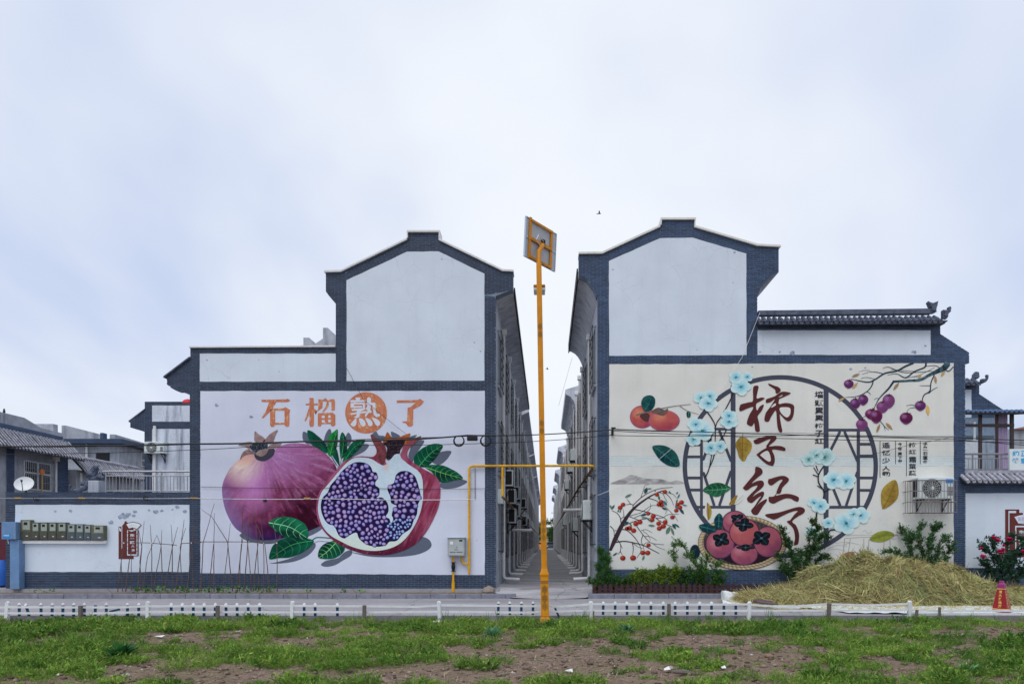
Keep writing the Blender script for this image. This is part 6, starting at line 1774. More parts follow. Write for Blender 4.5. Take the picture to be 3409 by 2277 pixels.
# brick gable and tiled end behind it
Y5 = 25.0
H5 = empty('village_house', (P(3300,0, Y5).x, Y5,.2), 'blue brick gable end with tiled coping behind the sunroom', 'house')
w5 = MB().prism(pz([(3130,1282),(3260,1282),(3260,1312),(3345,1368),(3345,1450),(3130,1450)], Y5), Y5, Y5 + 4).build('wall', M_mortar, H5)
bf = BrickField(Y5, M_brick2, w5); bf.region(rect(3234,3260,1284,1312)); bf.region([(3234,1312),(3260,1312),(3345,1368),(3345,1390),(3234,1390)]); bf.region(rect(3200,3234,1284,1296)); bf.build(120)
panel('plaster_panel', rect(3190,3233.5,1297,1390), M_white, H5,.8, Y=Y5)
tile_run(H5, P(3180,1279, Y5 - .3), P(3266,1276, Y5 - .3),.4,.26,.16,.06, M_tile, (0,1,0))
ornament('ridge_beast', [(3238,1262),(3238,1248),(3246,1238),(3256,1240),(3258,1256),(3252,1262)],.06, Y5, M_tile, H5)
ornament('corner_beast', [(3266,1262),(3276,1264),(3284,1258),(3282,1248),(3288,1250),(3287,1262),(3280,1272),(3268,1278),(3264,1270)],.06, Y5 - .1, M_tile, H5)
H6 = empty('far_house', (P(3410,0,32).x, 32,.2), 'low grey house with reddish roof seen beyond the sunroom', 'house')
MB().box(P(3340,0,32).x, P(3700,0,32).x, 32,38,0, P(0,1428,32).z).build('wall', M_conc, H6)
MB().prism(pz([(3370,1428),(3420,1418),(4150,1418),(4150,1428)],31.8),31.8,38).build('roof', mottled('reddish_roof', S(150,110,104),.3,6,.8), H6)

# caged air conditioner on the cream mural
q = P(2653,1668, YW - .03)
M_badge = plain('blue_badge', S(30,130,206),.4)
aircon('caged grey air conditioner with blue badge on the cream mural', (P(3115,0, YW - .34).x, YW - .03, P(0,1664, YW - .34).z),0,0.98,0.62,0.34, group='air conditioners on front walls', logo=M_badge)
cg = empty('wire_cage', (P(3110,0).x, YW - .3, P(0,1707).z), 'rusty wire security cage around the mural air conditioner', 'cage')
xa, xb = P(3037,0, YW - .5).x, P(3184,0, YW - .5).x; za_, zb_ = P(0,1706, YW - .5).z, P(0,1598, YW - .5).z; y0, y1 = YW - .52, YW - .02
M_wire = mottled('rusty_wire', S(118,112,118),.3,12,.7)
def cbar(p0, p1, r=.008): MB().tube([p0, p1], r, 5).build('bar', M_wire, cg)
n = 14
for k in range(n + 1):
    x = xa + (xb - xa) * k / n; cbar((x, y0, za_),(x, y0, zb_))
    if k % 2 == 0: cbar((x, y0, za_),(x, y1, za_)); cbar((x, y0, zb_),(x, y1, zb_))
for k in range(4):
    z = za_ + (zb_ - za_) * k / 3; cbar((xa, y0, z),(xb, y0, z),.01); cbar((xa, y0, z),(xa, y1, z),.01); cbar((xb, y0, z),(xb, y1, z),.01)
for k in range(1,4):
    y = y0 + (y1 - y0) * k / 4; cbar((xa, y, za_),(xa, y, zb_)); cbar((xb, y, za_),(xb, y, zb_)); cbar((xa, y, za_),(xb, y, za_)); cbar((xa, y, zb_),(xb, y, zb_))

# ================================================================== FAR END OF THE ALLEY
eb = empty('far_building', (0,150,.1), 'pale building closing the far end of the alley', 'building')
MB().box(-9,9,150,156,0,4.6).build('wall', mottled('pale_wall', S(196,190,170),.1,.6,.9), eb)
for x in (-4,1.2,5): MB().box(x - .7, x + .7,149.93,150.01,1.0,2.6).build('window', M_glass, eb)
MB().box(-9.4,9.4,149.6,156.4,4.6,4.9).build('roof', M_conc, eb)
def car(label, x, y, col, L=4.2):
    root = empty('parked_car', (x, y, .12), label, 'car', 'cars parked at the far end of the alley')
    m = plain('car_paint_' + label.split()[0], col, .3)
    prof = [(-L / 2,.25),(L / 2,.25),(L / 2,.75),(L * .3,.92),(L * .18,1.42),(-L * .25,1.45),(-L * .38,.98),(-L / 2,.85)]
    MB().prism_x([(y + a, .12 + z) for a, z in prof], x - .82, x + .82).build('body', m, root)
    MB().prism_x([(y + a, .12 + z) for a, z in [(L * .27,.98),(L * .17,1.37),(-L * .24,1.39),(-L * .35,1.0)]], x - .84, x + .84).build('window', M_glass, root)
    MB().box(x - .68, x + .68, y - L * .372, y - L * .30,1.14,1.5).build('windscreen', M_glass, root)
    for sx in (-1,1):
        MB().box(x + sx * .62 - .14, x + sx * .62 + .14, y - L / 2 - .02, y - L / 2 + .02,.72,.88).build('headlight', M_vinyl, root)
        for sy in (-1,1): MB().lathe([(.31,-.1),(.31,.1)],(x + sx * .74, y + sy * L * .31,.43),14, 'x').build('wheel', M_black, root)
car('orange van parked at the far end of the alley', -1.6,134, S(214,122,60))
car('dark grey car parked at the far end of the alley', 0.9,132, S(70,76,84))
# ================================================================== STREET LAMP
lb = P(1815,2070,13.6)
lamp = empty('street_lamp', (lb.x, 13.6,-.1), 'tall orange solar street lamp in front of the alley', 'street lamp')
base = Vector((lb.x, 13.6,-.12)); top = P(1794,880,13.6)
ax = (top - base).normalized()
def pole_pt(z): t = (z - base.z) / (top.z - base.z); return base.lerp(top, t)
def sqtube(mb, z0, z1, w0, w1):
    a, b_ = pole_pt(z0), pole_pt(z1); vs = []
    for p, w_ in ((a, w0),(b_, w1)):
        for sx, sy in ((-1,-1),(1,-1),(1,1),(-1,1)): vs.append((p.x + sx * w_ / 2, p.y + sy * w_ / 2, p.z))
    mb.add(vs, [(0,3,2,1),(4,5,6,7),(0,1,5,4),(1,2,6,5),(2,3,7,6),(3,0,4,7)])
zc_ = P(0,1908,13.6).z
b = MB(); b.box(base.x - .17, base.x + .17,13.43,13.77,-.14,-.085)
for sx in (-1,1):
    for sy in (-1,1): b.lathe([(.016,0),(.016,.03),(.01,.045)],(base.x + sx * .14,13.6 + sy * .14,-.0849),6)
b.build('base_plate', M_iron, lamp)
b = MB(); sqtube(b, -.0845,.02,.25,.165); sqtube(b, .0201, zc_ - .06,.165,.152); b.build('plinth', M_lampy, lamp)
b = MB(); sqtube(b, zc_ - .0599, zc_ - .02,.16,.18); sqtube(b, zc_ - .0199, zc_ + .02,.18,.17); sqtube(b, zc_ + .0201, zc_ + .10,.15,.115); b.build('collar', M_lampy, lamp)
b = MB(); sqtube(b, zc_ + .1001, top.z, .113,.104); b.build('pole', M_lampy, lamp)
M_gold = plain('dark_ornament_paint', S(120,96,52),.6)
def knot(zc2, w_, h_, name='painted_motif'):
    b = MB(); c0 = pole_pt(zc2); fw = w_
    n = 2
    for j in range(5):
        for i in range(3):
            if (i + j) % 2 and j not in (0,4): pass
            x = c0.x + (i - 1) * fw * .30; z = zc2 + (j - 2) * h_ / 5.2
            if j in (0,4) and i != 1: continue
            r0, r1 = fw * .21, fw * .13
            off = pole_pt(z).x - c0.x
            yv = c0.y - POLEHALF(zc2) - .002
            vs = []
            for r_ in (r0, r1):
                vs += [(x + off + r_, yv, z),(x + off, yv, z + r_ * 1.05),(x + off - r_, yv, z),(x + off, yv, z - r_ * 1.05)]
            b.add(vs, [(0,1,5,4),(1,2,6,5),(2,3,7,6),(3,0,4,7)]) if True else None
    b.f = [f[::-1] for f in b.f]
    return b.build(name, M_gold, lamp, kind='stuff')
def POLEHALF(z): return .081 if z < zc_ else .057
for py in (1960,1990,2017): knot(P(0, py, 13.6).z, .115,.17)
for pys in ((1090,1115),(1410,1435),(1740,1765,1788)):
    for py in pys: knot(P(0, py, 13.6).z, .085,.145)
for py in (1933,1938,2050,2056):
    c0 = pole_pt(P(0, py, 13.6).z); MB().box(c0.x - .081, c0.x + .081, c0.y - .0845, c0.y - .080, c0.z - .007, c0.z + .007).build('painted_band', M_gold, lamp)
# round neck and solar panel
pc = Vector((-.113,13.86,7.536)); yaw = .9124; tilt = .0555
u = Vector((math.cos(yaw), math.sin(yaw),0)); n_h = Vector((-math.sin(yaw), math.cos(yaw),0)); dn = Vector((0,0,-1)) * math.cos(tilt) + n_h * math.sin(tilt); nn = u.cross(-dn).normalized()
if nn.dot(Vector((0,-1,0))) < 0: nn = -nn            # the side towards the camera: the back of the panel
hub = pc + nn * .06 + dn * .02
b = MB().tube([top - Vector((0,0,.02)), top + Vector((0,0,.25)), hub],.045,12); b.build('neck', M_lampy, lamp, smooth=True)
def obox(mb, c, hu, hv, hn):
    vs = [c + u * (hu * a) + dn * (hv * d) + nn * (hn * e) for e in (-1,1) for a, d in ((-1,-1),(1,-1),(1,1),(-1,1))]
    mb.add(vs, [(0,3,2,1),(4,5,6,7),(0,1,5,4),(1,2,6,5),(2,3,7,6),(3,0,4,7)])
W2, H2_ = .504,.3925
M_back = mottled('panel_backsheet', S(160,160,166),.06,4,.5); M_alu = mottled('panel_frame', S(170,178,194),.1,6,.35,.6); M_cell = plain('solar_cell', (.01,.014,.04),.15)
for s2 in (-1,1):
    c2 = pc + dn * (s2 * H2_ / 2)
    b = MB(); obox(b, c2, W2 - .012, H2_ / 2 - .014,.006); p1 = b.build('solar_panel', M_back, lamp)
    b = MB()
    for sg2 in (-1,1): obox(b, c2 + u * (sg2 * (W2 - .006)),.006, H2_ / 2 - .003,.018); obox(b, c2 + dn * (sg2 * (H2_ / 2 - .008)), W2 - .0121,.006,.018)
    b.build('frame', M_alu, p1)
    b = MB(); obox(b, c2 - nn * .0085, W2 - .014, H2_ / 2 - .016,.002); b.build('cells', M_cell, p1)
b = MB(); obox(b, pc - u * (W2 * .74) + nn * .03,.03, H2_ * 1.02,.011); obox(b, pc + u * (W2 * .62) + nn * .03,.03, H2_ * .98,.011)
obox(b, pc - dn * (H2_ * .9) + nn * .0415 - u * .03, W2 * .72,.022,.0001 + .01); obox(b, pc + nn * .0415 - u * .03, W2 * .72,.03,.0101); obox(b, pc + dn * (H2_ * .93) + nn * .0415 - u * .03, W2 * .72,.022,.0101)
b.build('bracket', M_lampy, lamp)
b = MB(); obox(b, pc - dn * .05 + u * .03 + nn * .045,.045,.05,.02); b.build('junction_box', M_black, lamp)
MB().tube([pc - dn * .05 + nn * .07, pc - u * .18 - dn * .12 + nn * .09, pc - u * .25 + nn * .09, pc - u * .12 + dn * .08 + nn * .09],.008,6).build('cable', M_pvc, lamp, smooth=True)
# lamp head, on an arm over the road
lz = P(0,950,13.6).z; lc = pole_pt(lz)
MB().tube([lc, lc + Vector((0,.5,.06))],.03,8).build('arm', M_lampy, lamp)
b = MB().bbox(lc.x - .12, lc.x + .12, lc.y + .20, lc.y + .52, lz + .05, lz + .10,.02); b.build('head', M_lampy, lamp)
MB().bbox(lc.x - .115, lc.x + .115, lc.y + .22, lc.y + .50, lz - .02, lz + .0495,.015).build('diffuser', mottled('lamp_glass', S(186,196,204),.1,8,.2), lamp)

# ================================================================== WHITE FENCE
YF = 13.88
fz = lambda y: P(0, y, YF).z
fence = empty('plastic_fence', (P(1700,0, YF).x, YF, -.1), 'low white plastic garden fence with navy pickets along the road', 'fence')
posts = [-460,23,492,972,1464,1969,2492,3028,3560]
b = MB(); b.bbox(-.035,.035,-.035,.035,0,.375,.006); b.lathe([(.045,.376),(.045,.388),(.02,.408)],(0,0,0),4)
me = b.build('post', M_vinyl, fence).data
first = bpy.data.objects['post'] if 'post' in bpy.data.objects else None
fo = [o for o in COL.objects if o.data == me][0]
for i, x in enumerate(posts):
    o = fo if i == 0 else copy_obj(fo, fence)
    o.location = (P(x, 0, YF).x, YF, -.09 + random.uniform(-.015,.005)); o.rotation_euler = (random.uniform(-.05,.05), random.uniform(-.04,.04), random.uniform(-.1,.1))
def rail(x0, x1, pts, zoff, name='rail'):
    b = MB(); n = len(pts); vs = []; fs = []
    for (x, y) in pts:
        q = P(x, y, YF - .0); 
        for dy_, dz_ in ((-.02,-.019),(-.02,.019),(.012,.019),(.012,-.019)): vs.append((q.x, YF + zoff + dy_, q.z + dz_))
    for i in range(n - 1):
        for k in range(4):
            k2 = (k + 1) % 4; fs.append((i * 4 + k, i * 4 + k2,(i + 1) * 4 + k2,(i + 1) * 4 + k))
    fs += [(3,2,1,0), tuple(4 * (n - 1) + k for k in range(4))]
    b.add(vs, [f[::-1] for f in fs]); return b.build(name, M_vinyl, fence)
tops = {0: [(-460,2020),(-200,2021),(23,2021)],1: [(23,2020),(270,2021),(400,2021),(492,2017)],2: [(492,2017),(700,2017),(972,2016)],3: [(972,2016),(1200,2017),(1390,2019),(1464,2014)],4: [(1464,2014),(1700,2016),(1870,2018),(1969,2010)],5: [(1969,2010),(2230,2012),(2492,2011)],6: [(2492,2012),(2610,2020),(2757,2010),(2900,2014),(3028,2009)],7: [(3028,2040),(3200,2042),(3409,2043),(3560,2043)]}
bots = {0: [(-460,2041),(23,2041)],1: [(23,2040),(300,2041),(492,2036)],2: [(492,2036),(972,2037)],3: [(972,2036),(1250,2037),(1464,2035)],4: [(1464,2035),(1750,2038),(1969,2031)],5: [(1969,2032),(2492,2032)],6: [(2492,2032),(2757,2031),(3028,2030)],7: [(3028,2030),(3130,2033),(3300,2032),(3560,2034)]}
for k in range(8):
    rail(0,0, tops[k],0.0); rail(0,0, bots[k],0.0015)
pk = MB(); pk.box(-.026,.026,-.008,.008,0,.225); pk_me = pk.build('picket', M_navy, fence); pk_me.data.name = 'picket'
tipm = MB(); tipm.add([(-.028,-.010,.2255),(.028,-.010,.2255),(.028,.010,.2255),(-.028,.010,.2255),(-.028,-.010,.250),(.028,-.010,.250),(.028,.010,.250),(-.028,.010,.250),(0,0,.276)],[(0,3,2,1),(0,1,5,4),(1,2,6,5),(2,3,7,6),(3,0,4,7),(4,5,8),(5,6,8),(6,7,8),(7,4,8)])
tip0 = tipm.build('tip', M_vinyl, None); tip0.parent = pk_me
zp = [61,94,134,170,206,242,278,314,351,422,459,567,604,641,677,714,751,788,825,862,1011,1048,1122,1658,1697,1735,1774,2008,2048,2088,2128,2168,2209,2249,2289,2329,2370,2411,2451,-60,-110]
for i, x in enumerate(zp):
    o = pk_me if i == 0 else copy_obj(pk_me, fence)
    q = P(x, 0, YF)
    o.location = (q.x, YF + .026, fz(2051 if x < 1500 else 2046)); o.rotation_euler = (0, random.uniform(-.03,.03) if x != 94 else -.28,0)
    if x not in (314,2451):
        t_ = tip0 if i == 0 else copy_obj(tip0)
        t_.parent = o; t_.matrix_parent_inverse = Matrix.Identity(4); t_.location = (0,0,0)
tip0.location = (0,0,0)
# loose pickets
for (x, y, a, lb_) in ((377,2032,1.35, 'loose navy picket hanging sideways in the left fence section'),(1855,2040,-.42, 'loose navy picket leaning on the fence right of lamp')):
    b = MB().box(-.02,.02,-.008,.008,-.11,.11); o = b.build('loose_picket', M_navy); setp(o, lb_, 'picket'); q = P(x, y, YF); o.location = (q.x, YF + .05, q.z); o.rotation_euler = (0, a, 0)
# wooden stakes
for (x, yt, w_, tl, lb_) in ((268,2015,.07,0, 'weathered wooden stake in the fence below the meters'),(724,2015,.07,.01, 'weathered wooden stake in the fence below the pomegranate'),(1213,2014,.07,0, 'weathered wooden stake in the fence under the open pomegranate'),(2227,2009,.075,0, 'weathered wooden stake in the fence before the hedge'),(2757,2007,.075,.06, 'weathered wooden stake in the fence before the straw'),(3046,2028,.045,.15, 'thin tilted yellowish stake beside the post before the straw'),(3129,2020,.04,-.02, 'thin upright yellowish stake left of the red cone'),(1976,2033,.03,0, 'short stub stake beside the fence post by the lamp')):
    q = P(x, yt, YF - .09); b = MB().bbox(-w_ / 2, w_ / 2,-.025,.025,0, q.z + .16,.006); o = b.build('wooden_stake', M_wood); setp(o, lb_, 'stake', 'stakes along the fence'); o.location = (q.x, YF - .09,-.16); o.rotation_euler = (0, tl, random.uniform(-.2,.2))

# ================================================================== BEAN POLES
M_stick = mottled('dry_stick', S(92,74,70),.4,25,.9)
YT = 18.62
trl = empty('bean_trellis', (P(650,0, YT).x, YT, .12), 'trellis of thin dry sticks tied in crosses before the left wall', 'trellis')
sticks = [[(391,1970),(403,1870),(418,1792)],[(408,1968),(403,1853),(410,1806)],[(418,1968),(430,1870),(438,1828)],[(437,1966),(437,1900),(438,1835)],[(459,1968),(472,1821),(462,1764)],[(472,1966),(466,1870),(480,1733)],[(475,1966),(491,1853),(523,1780)],[(507,1962),(504,1821),(500,1746)],[(509,1968),(536,1821),(539,1764)],[(542,1966),(536,1815),(523,1783)],[(548,1966),(574,1821),(592,1754)],[(574,1968),(574,1821),(569,1746)],[(584,1970),(603,1811),(613,1729)],[(606,1966),(599,1821),(618,1757)],[(623,1966),(638,1811),(651,1754)],[(646,1968),(638,1821),(646,1716)],
          [(669,1968),(676,1806),(714,1675)],[(693,1968),(712,1806),(714,1707)],[(712,1968),(712,1850),(712,1784)],[(742,1968),(759,1814),(767,1741)],[(774,1968),(757,1803),(705,1720),(669,1694)],[(789,1968),(804,1801),(810,1682)],[(797,1968),(800,1848),(812,1771),(847,1712)],[(812,1968),(825,1806),(832,1707)],[(838,1968),(825,1810),(804,1707)],[(842,1968),(859,1806),(870,1771)],[(861,1968),(857,1810),(851,1707),(815,1682)],[(878,1968),(878,1806),(864,1707)],[(898,1968),(881,1810),(838,1707)],[(923,1968),(921,1806),(908,1729)]]
def stick(pts, r0, r1, dy=0, name='stick'):
    q = []
    for i in range(len(pts) - 1):
        for k in range(4):
            t = k / 4; q.append(P(pts[i][0] * (1 - t) + pts[i + 1][0] * t + random.uniform(-.8,.8), pts[i][1] * (1 - t) + pts[i + 1][1] * t, YT + dy))
    q.append(P(*pts[-1], YT + dy)); MB().tube(q, r0,5, r1=r1).build(name, M_stick, trl, smooth=True)
for i, s2 in enumerate(sticks): stick(s2, random.uniform(.011,.016),.005,(-.04,.04)[i % 2])
for h in ([(403,1806),(490,1806),(588,1814)],[(600,1809),(640,1806),(670,1805)],[(664,1803),(800,1803),(921,1807)]): stick(h, .011,.009,0, 'cross_stick')
for k, x in enumerate((412,437,472,504,536,574,602,638,676,712,758,804,825,858,879,921)):
    MB().lathe([(.02,-.015),(.024,0),(.02,.015)], P(x, 1807, YT),6).build('tie', M_pvc, trl)
for k, pts in enumerate(([(6,1930),(12,1850),(14,1790),(2,1760)],[(2,1940),(8,1900),(18,1830)],[(18,1945),(14,1880),(4,1800)])):
    pass

# ================================================================== CABLES
def cable(label, pts, Y=YW - .35, r=.011, mat=None, n=8, Ys=None):
    q = []
    for i in range(len(pts) - 1):
        for k in range(n):
            t = k / n; yy = Y if Ys is None else Ys[i] * (1 - t) + Ys[i + 1] * t
            L = abs(pts[i + 1][0] - pts[i][0])
            q.append(P(pts[i][0] * (1 - t) + pts[i + 1][0] * t, pts[i][1] * (1 - t) + pts[i + 1][1] * t + 4 * t * (1 - t) * min(5, L * .006), yy))
    q.append(P(*pts[-1], Y if Ys is None else Ys[-1]))
    return setp(MB().tube(q, r, 5).build('cable', mat or M_black, smooth=True), label, 'cable', 'overhead cables across the house fronts')
YC = YW - .35
cable('thick black cable bundle across the pomegranate mural', [(-160,1484),(300,1483),(632,1478),(1000,1470),(1400,1461),(1555,1449),(1650,1450)], r=.022)
cable('second black cable just above the thick bundle on the left mural', [(632,1476),(1000,1468),(1300,1458),(1640,1448)], r=.010)
cable('lower thin black cable on the left mural, dropping to the left', [(-160,1512),(632,1498),(820,1488),(1200,1482),(1650,1474)], r=.009)
cable('thin cable sagging over the far left tiled roofs', [(-160,1478),(200,1488),(500,1476),(632,1476)], r=.009)
cable('faint thin cable crossing the middle of the pomegranates', [(668,1620),(1150,1623),(1614,1626)], Y=YW - .05, r=.006, mat=M_iron)
cable('black cable spanning the alley from house to house', [(1650,1450),(1830,1445),(2035,1430)], r=.015)
cable('lower thin cable spanning the alley', [(1650,1474),(1830,1466),(2035,1448)], r=.009)
cable('black cable across the persimmon mural, upper', [(2035,1430),(2330,1437),(2580,1445),(2900,1452),(3175,1456),(3560,1468)], r=.013)
cable('black cable across the persimmon mural, middle', [(2035,1434),(2450,1450),(2700,1448),(3000,1458),(3175,1462),(3560,1490)], r=.010)
cable('thin straight cable lowest across the persimmon mural', [(1990,1448),(2400,1451),(2700,1461),(3175,1467),(3560,1474)], r=.009)
cable('pale thin cable faint above the persimmon mural cables', [(2035,1427),(2640,1441),(3175,1452)], r=.006, mat=M_iron)
cable('pale steel wire with yellow tags across the left walls', [(-160,1655),(300,1657),(632,1658),(1100,1660),(1582,1662)], Y=YW - .16, r=.010, mat=M_steel)
cable('faint diagonal wire beside the title disc', [(1154,1225),(1210,1330),(1353,1446)], Y=YW - .1, r=.005, mat=M_iron)
cable('pale diagonal wire down the right gable to the moon window', [(2530,1040),(2470,1190),(2400,1300)], Y=YW - .1, r=.006, mat=M_pvc)
cable('thin diagonal wire over the dark leaf and ink hills', [(1990,1648),(2110,1600),(2250,1480),(2290,1440)], Y=YW - .12, r=.005, mat=M_pvc)
cable('thin wire across the poem columns at right', [(2850,1525),(3030,1480),(3160,1457)], Y=YW - .12, r=.005, mat=M_iron)
cable('thin wire deep in the alley sky, rising to the right', [(1860,1350),(1905,1190)], Y=26, r=.006, mat=M_pvc)
for i, (x, lb_) in enumerate(((60, 'yellow tag on the steel wire near the blue cabinet'),(272, 'yellow tag on the steel wire above the meters'),(645, 'yellow tag on the steel wire at the brick pillar'),(1023, 'yellow tag on the steel wire over the pomegranates'))):
    o = MB().tube([P(x - 11,1657.5, YW - .16), P(x + 11,1658, YW - .16)],.016,6).build('wire_tag', M_yellow); setp(o, lb_, 'tag')
for (x, lb_, dx_) in ((1528, 'left coil of black cable hung on the mural wall', 0),(1617, 'right coil of black cable hung on the brick pillar', 0)):
    c = P(x, 1466, YC + .02); b = MB()
    for k in range(3): b.tube([(c.x + (.125 + .012 * k) * math.cos(t), c.y - .01 * k, c.z + (.125 + .012 * k) * math.sin(t) - .01 * k) for t in np.linspace(0,2 * math.pi, 26)],.010,5, cap=False)
    setp(b.build('cable_coil', M_black, smooth=True, kind=None), lb_, 'cable coil', 'cable coils on the left mural')
o = MB(); a, c = P(1555,1467, YC), P(1590,1452, YC); o.bbox(a.x, c.x, YC - .06, YC + .06, a.z, c.z, .02); setp(o.build('splice_box', M_black), 'black cable splice box between the two coils', 'splice box')
for (x, y, lb_) in ((125,1660, 'dark wall hook holding the wire on the brick band, left'),(487,1657, 'dark wall hook holding the wire under the railing'),(883,1664, 'dark wall hook in the middle of the whole pomegranate')):
    c = P(x, y, YW); b = MB().tube([(c.x, YW, c.z),(c.x, YW - .16, c.z + .01),(c.x + .05, YW - .17, c.z - .06)],.014,6); b.bbox(c.x - .05, c.x + .05, YW - .03, YW - .005, c.z - .05, c.z + .04,.008); setp(b.build('wall_hook', M_iron), lb_, 'hook')
c = P(2038,1436, YW); b = MB().bbox(c.x - .03, c.x + .03, YW - .1, YW - .01, c.z - .12, c.z + .05,.006); b.tube([(c.x - .06, YC, c.z + .04),(c.x + .06, YC, c.z + .04)],.02,6); b.box(c.x - .015, c.x + .015, YC, YW - .05, c.z - .01, c.z + .02); setp(b.build('cable_bracket', M_iron), 'rusty cable bracket at the left edge of the cream mural', 'bracket')

# birds
def bird(label, px, py, Y, s2):
    c = P(px, py, Y); b = MB()
    b.lathe([(.002,-.09),(.02,-.05),(.026,0),(.018,.05),(.003,.08)], c, 8, 'x')
    for k, sg2 in ((1,1),(-1,-1)):
        b.add([c + Vector((.03,0,.01)), c + Vector((-.03,0,.01)), c + Vector((-.06, sg2 * .11,.09)), c + Vector((-.14, sg2 * .2,.02)), c + Vector((0, sg2 * .11,.10))],[(0,1,2,4),(2,3,4)])
    b.add([c + Vector((-.07,.01,0)), c + Vector((-.07,-.01,0)), c + Vector((-.15,-.04,0)), c + Vector((-.15,.04,0))],[(0,1,2,3)])
    b.v = [tuple((Vector(v) - c) * s2 + c) for v in b.v]
    o = b.build('swallow', M_black, smooth=False); setp(o, label, 'bird', 'swallows in the sky')
    return o
o = bird('dark swallow flying high above the gap between the houses', 1996,712,16,.46)
bird('tiny swallow low in the sky over the alley', 1823,1229,24,.5)
setp(MB().lathe([(.01,0),(.05,.05),(.04,.12),(.02,.2)],(XA - .28,28.7,6.92),8).build('perched_bird', M_iron, smooth=True), 'small dark bird perched on the far left roof', 'bird')
# ================================================================== LEAVES
class Leaves:
    def __init__(self): self.V = []; self.Fq = []; self.C = []; self.n = 0
    def quads(self, c, d, up, L, W, col):
        """rhombic leaves: centre base c, direction d, side from up; arrays"""
        side = np.cross(d, up); side /= np.maximum(np.linalg.norm(side, axis=1, keepdims=True),1e-6)
        nrm = np.cross(side, d)
        L = np.asarray(L).reshape(-1,1); W = np.asarray(W).reshape(-1,1)
        a = c; m1 = c + d * L * .45 + side * W * .5 + nrm * L * .06; m2 = c + d * L * .45 - side * W * .5 + nrm * L * .06; t = c + d * L
        k = len(c)
        V = np.stack([a, m2, t, m1],1).reshape(-1,3)
        Fq = np.arange(k * 4).reshape(k, 4) + self.n
        self.V.append(V); self.Fq.append(Fq); self.C.append(np.repeat(col, 4, axis=0)); self.n += 4 * k
    def build(self, name, parent=None, mat=None, kind=None):
        return mesh_np(name, np.concatenate(self.V), np.concatenate(self.Fq), mat or M_leaf, np.concatenate(self.C), parent, kind)
def rdir(rs, n, zb=0.0):
    d = rs.normal(size=(n, 3)); d[:, 2] += zb; return d / np.linalg.norm(d, axis=1, keepdims=True)
def leafcol(rs, n, a, b, dark=0.5):
    t = rs.uniform(0,1,(n, 1)); return (np.asarray(a) * (1 - t) + np.asarray(b) * t) * rs.uniform(dark, 1.1,(n, 1))

def shrub(name, label, base, branches, seed, ca, cb, leafL=.06, leafW=.028, per_m=170, twig=.28, spread=.10, cat='shrub', flowers=None, group=None, depth=.25):
    """branches: list of photo-pixel polylines (from the base out) with a distance each; twigs and leaves grow along them"""
    rs = np.random.default_rng(seed)
    root = empty(name, base, label, cat, group)
    wood = MB(); lv = Leaves(); fl = []
    for (pts, Y) in branches:
        w = [P(x, y, Y + rs.uniform(-depth, depth) * (i / max(1, len(pts) - 1))) for i, (x, y) in enumerate(pts)]
        w[0] = Vector(base) + Vector((rs.uniform(-.05,.05), rs.uniform(-.05,.05),0)) if len(pts) > 2 and pts[0][1] > 1925 else w[0]
        wood.tube(w, .014,5, r1=.004)
        L = sum((w[i + 1] - w[i]).length for i in range(len(w) - 1))
        n = max(4, int(L * 26))
        for k in range(n):
            t = (0.22 + 0.78 * rs.uniform()) * (len(w) - 1); i = min(int(t), len(w) - 2); p0 = w[i].lerp(w[i + 1], t - i)
            dv = (w[i + 1] - w[i]).normalized()
            td = (np.array(dv) * .7 + rdir(rs, 1)[0] * .9 + np.array([0,0,.35])); td /= np.linalg.norm(td)
            tl = twig * rs.uniform(.35,1.0)
            m = max(3, int(per_m * tl))
            u = rs.uniform(.1,1,(m, 1)); c = np.array(p0) + td * tl * u + rs.normal(size=(m, 3)) * spread * .25 * u
            d = td * .7 + rdir(rs, m, .1) * .9; d /= np.linalg.norm(d, axis=1, keepdims=True)
            lv.quads(c, d, rdir(rs, m, .6), leafL * rs.uniform(.6,1.2, m), leafW * rs.uniform(.7,1.2, m), leafcol(rs, m, ca, cb))
            wood.tube([p0, p0 + Vector(td) * tl],.004,3, r1=.0015, cap=False)
            if flowers and rs.uniform() < flowers[0]: fl.append(p0 + Vector(td) * tl * .95)
    wood.build('stem', M_bark, root, kind='stuff'); lv.build('foliage', root, kind='stuff')
    if flowers:
        for c in fl[:flowers[2]]:
            f = Leaves(); m = 16; d = rdir(rs, m, .4); f.quads(np.tile(np.array(c),(m, 1)), d, rdir(rs, m), flowers[1] * rs.uniform(.7,1.1, m), np.full(m, flowers[1] * .8), np.tile(np.asarray(flowers[3]),(m, 1)) * rs.uniform(.7,1.15,(m, 1)))
            f.build('flower', root)
    return root
G1a, G1b = S(30,66,42), S(70,112,60)
YSH = 18.6
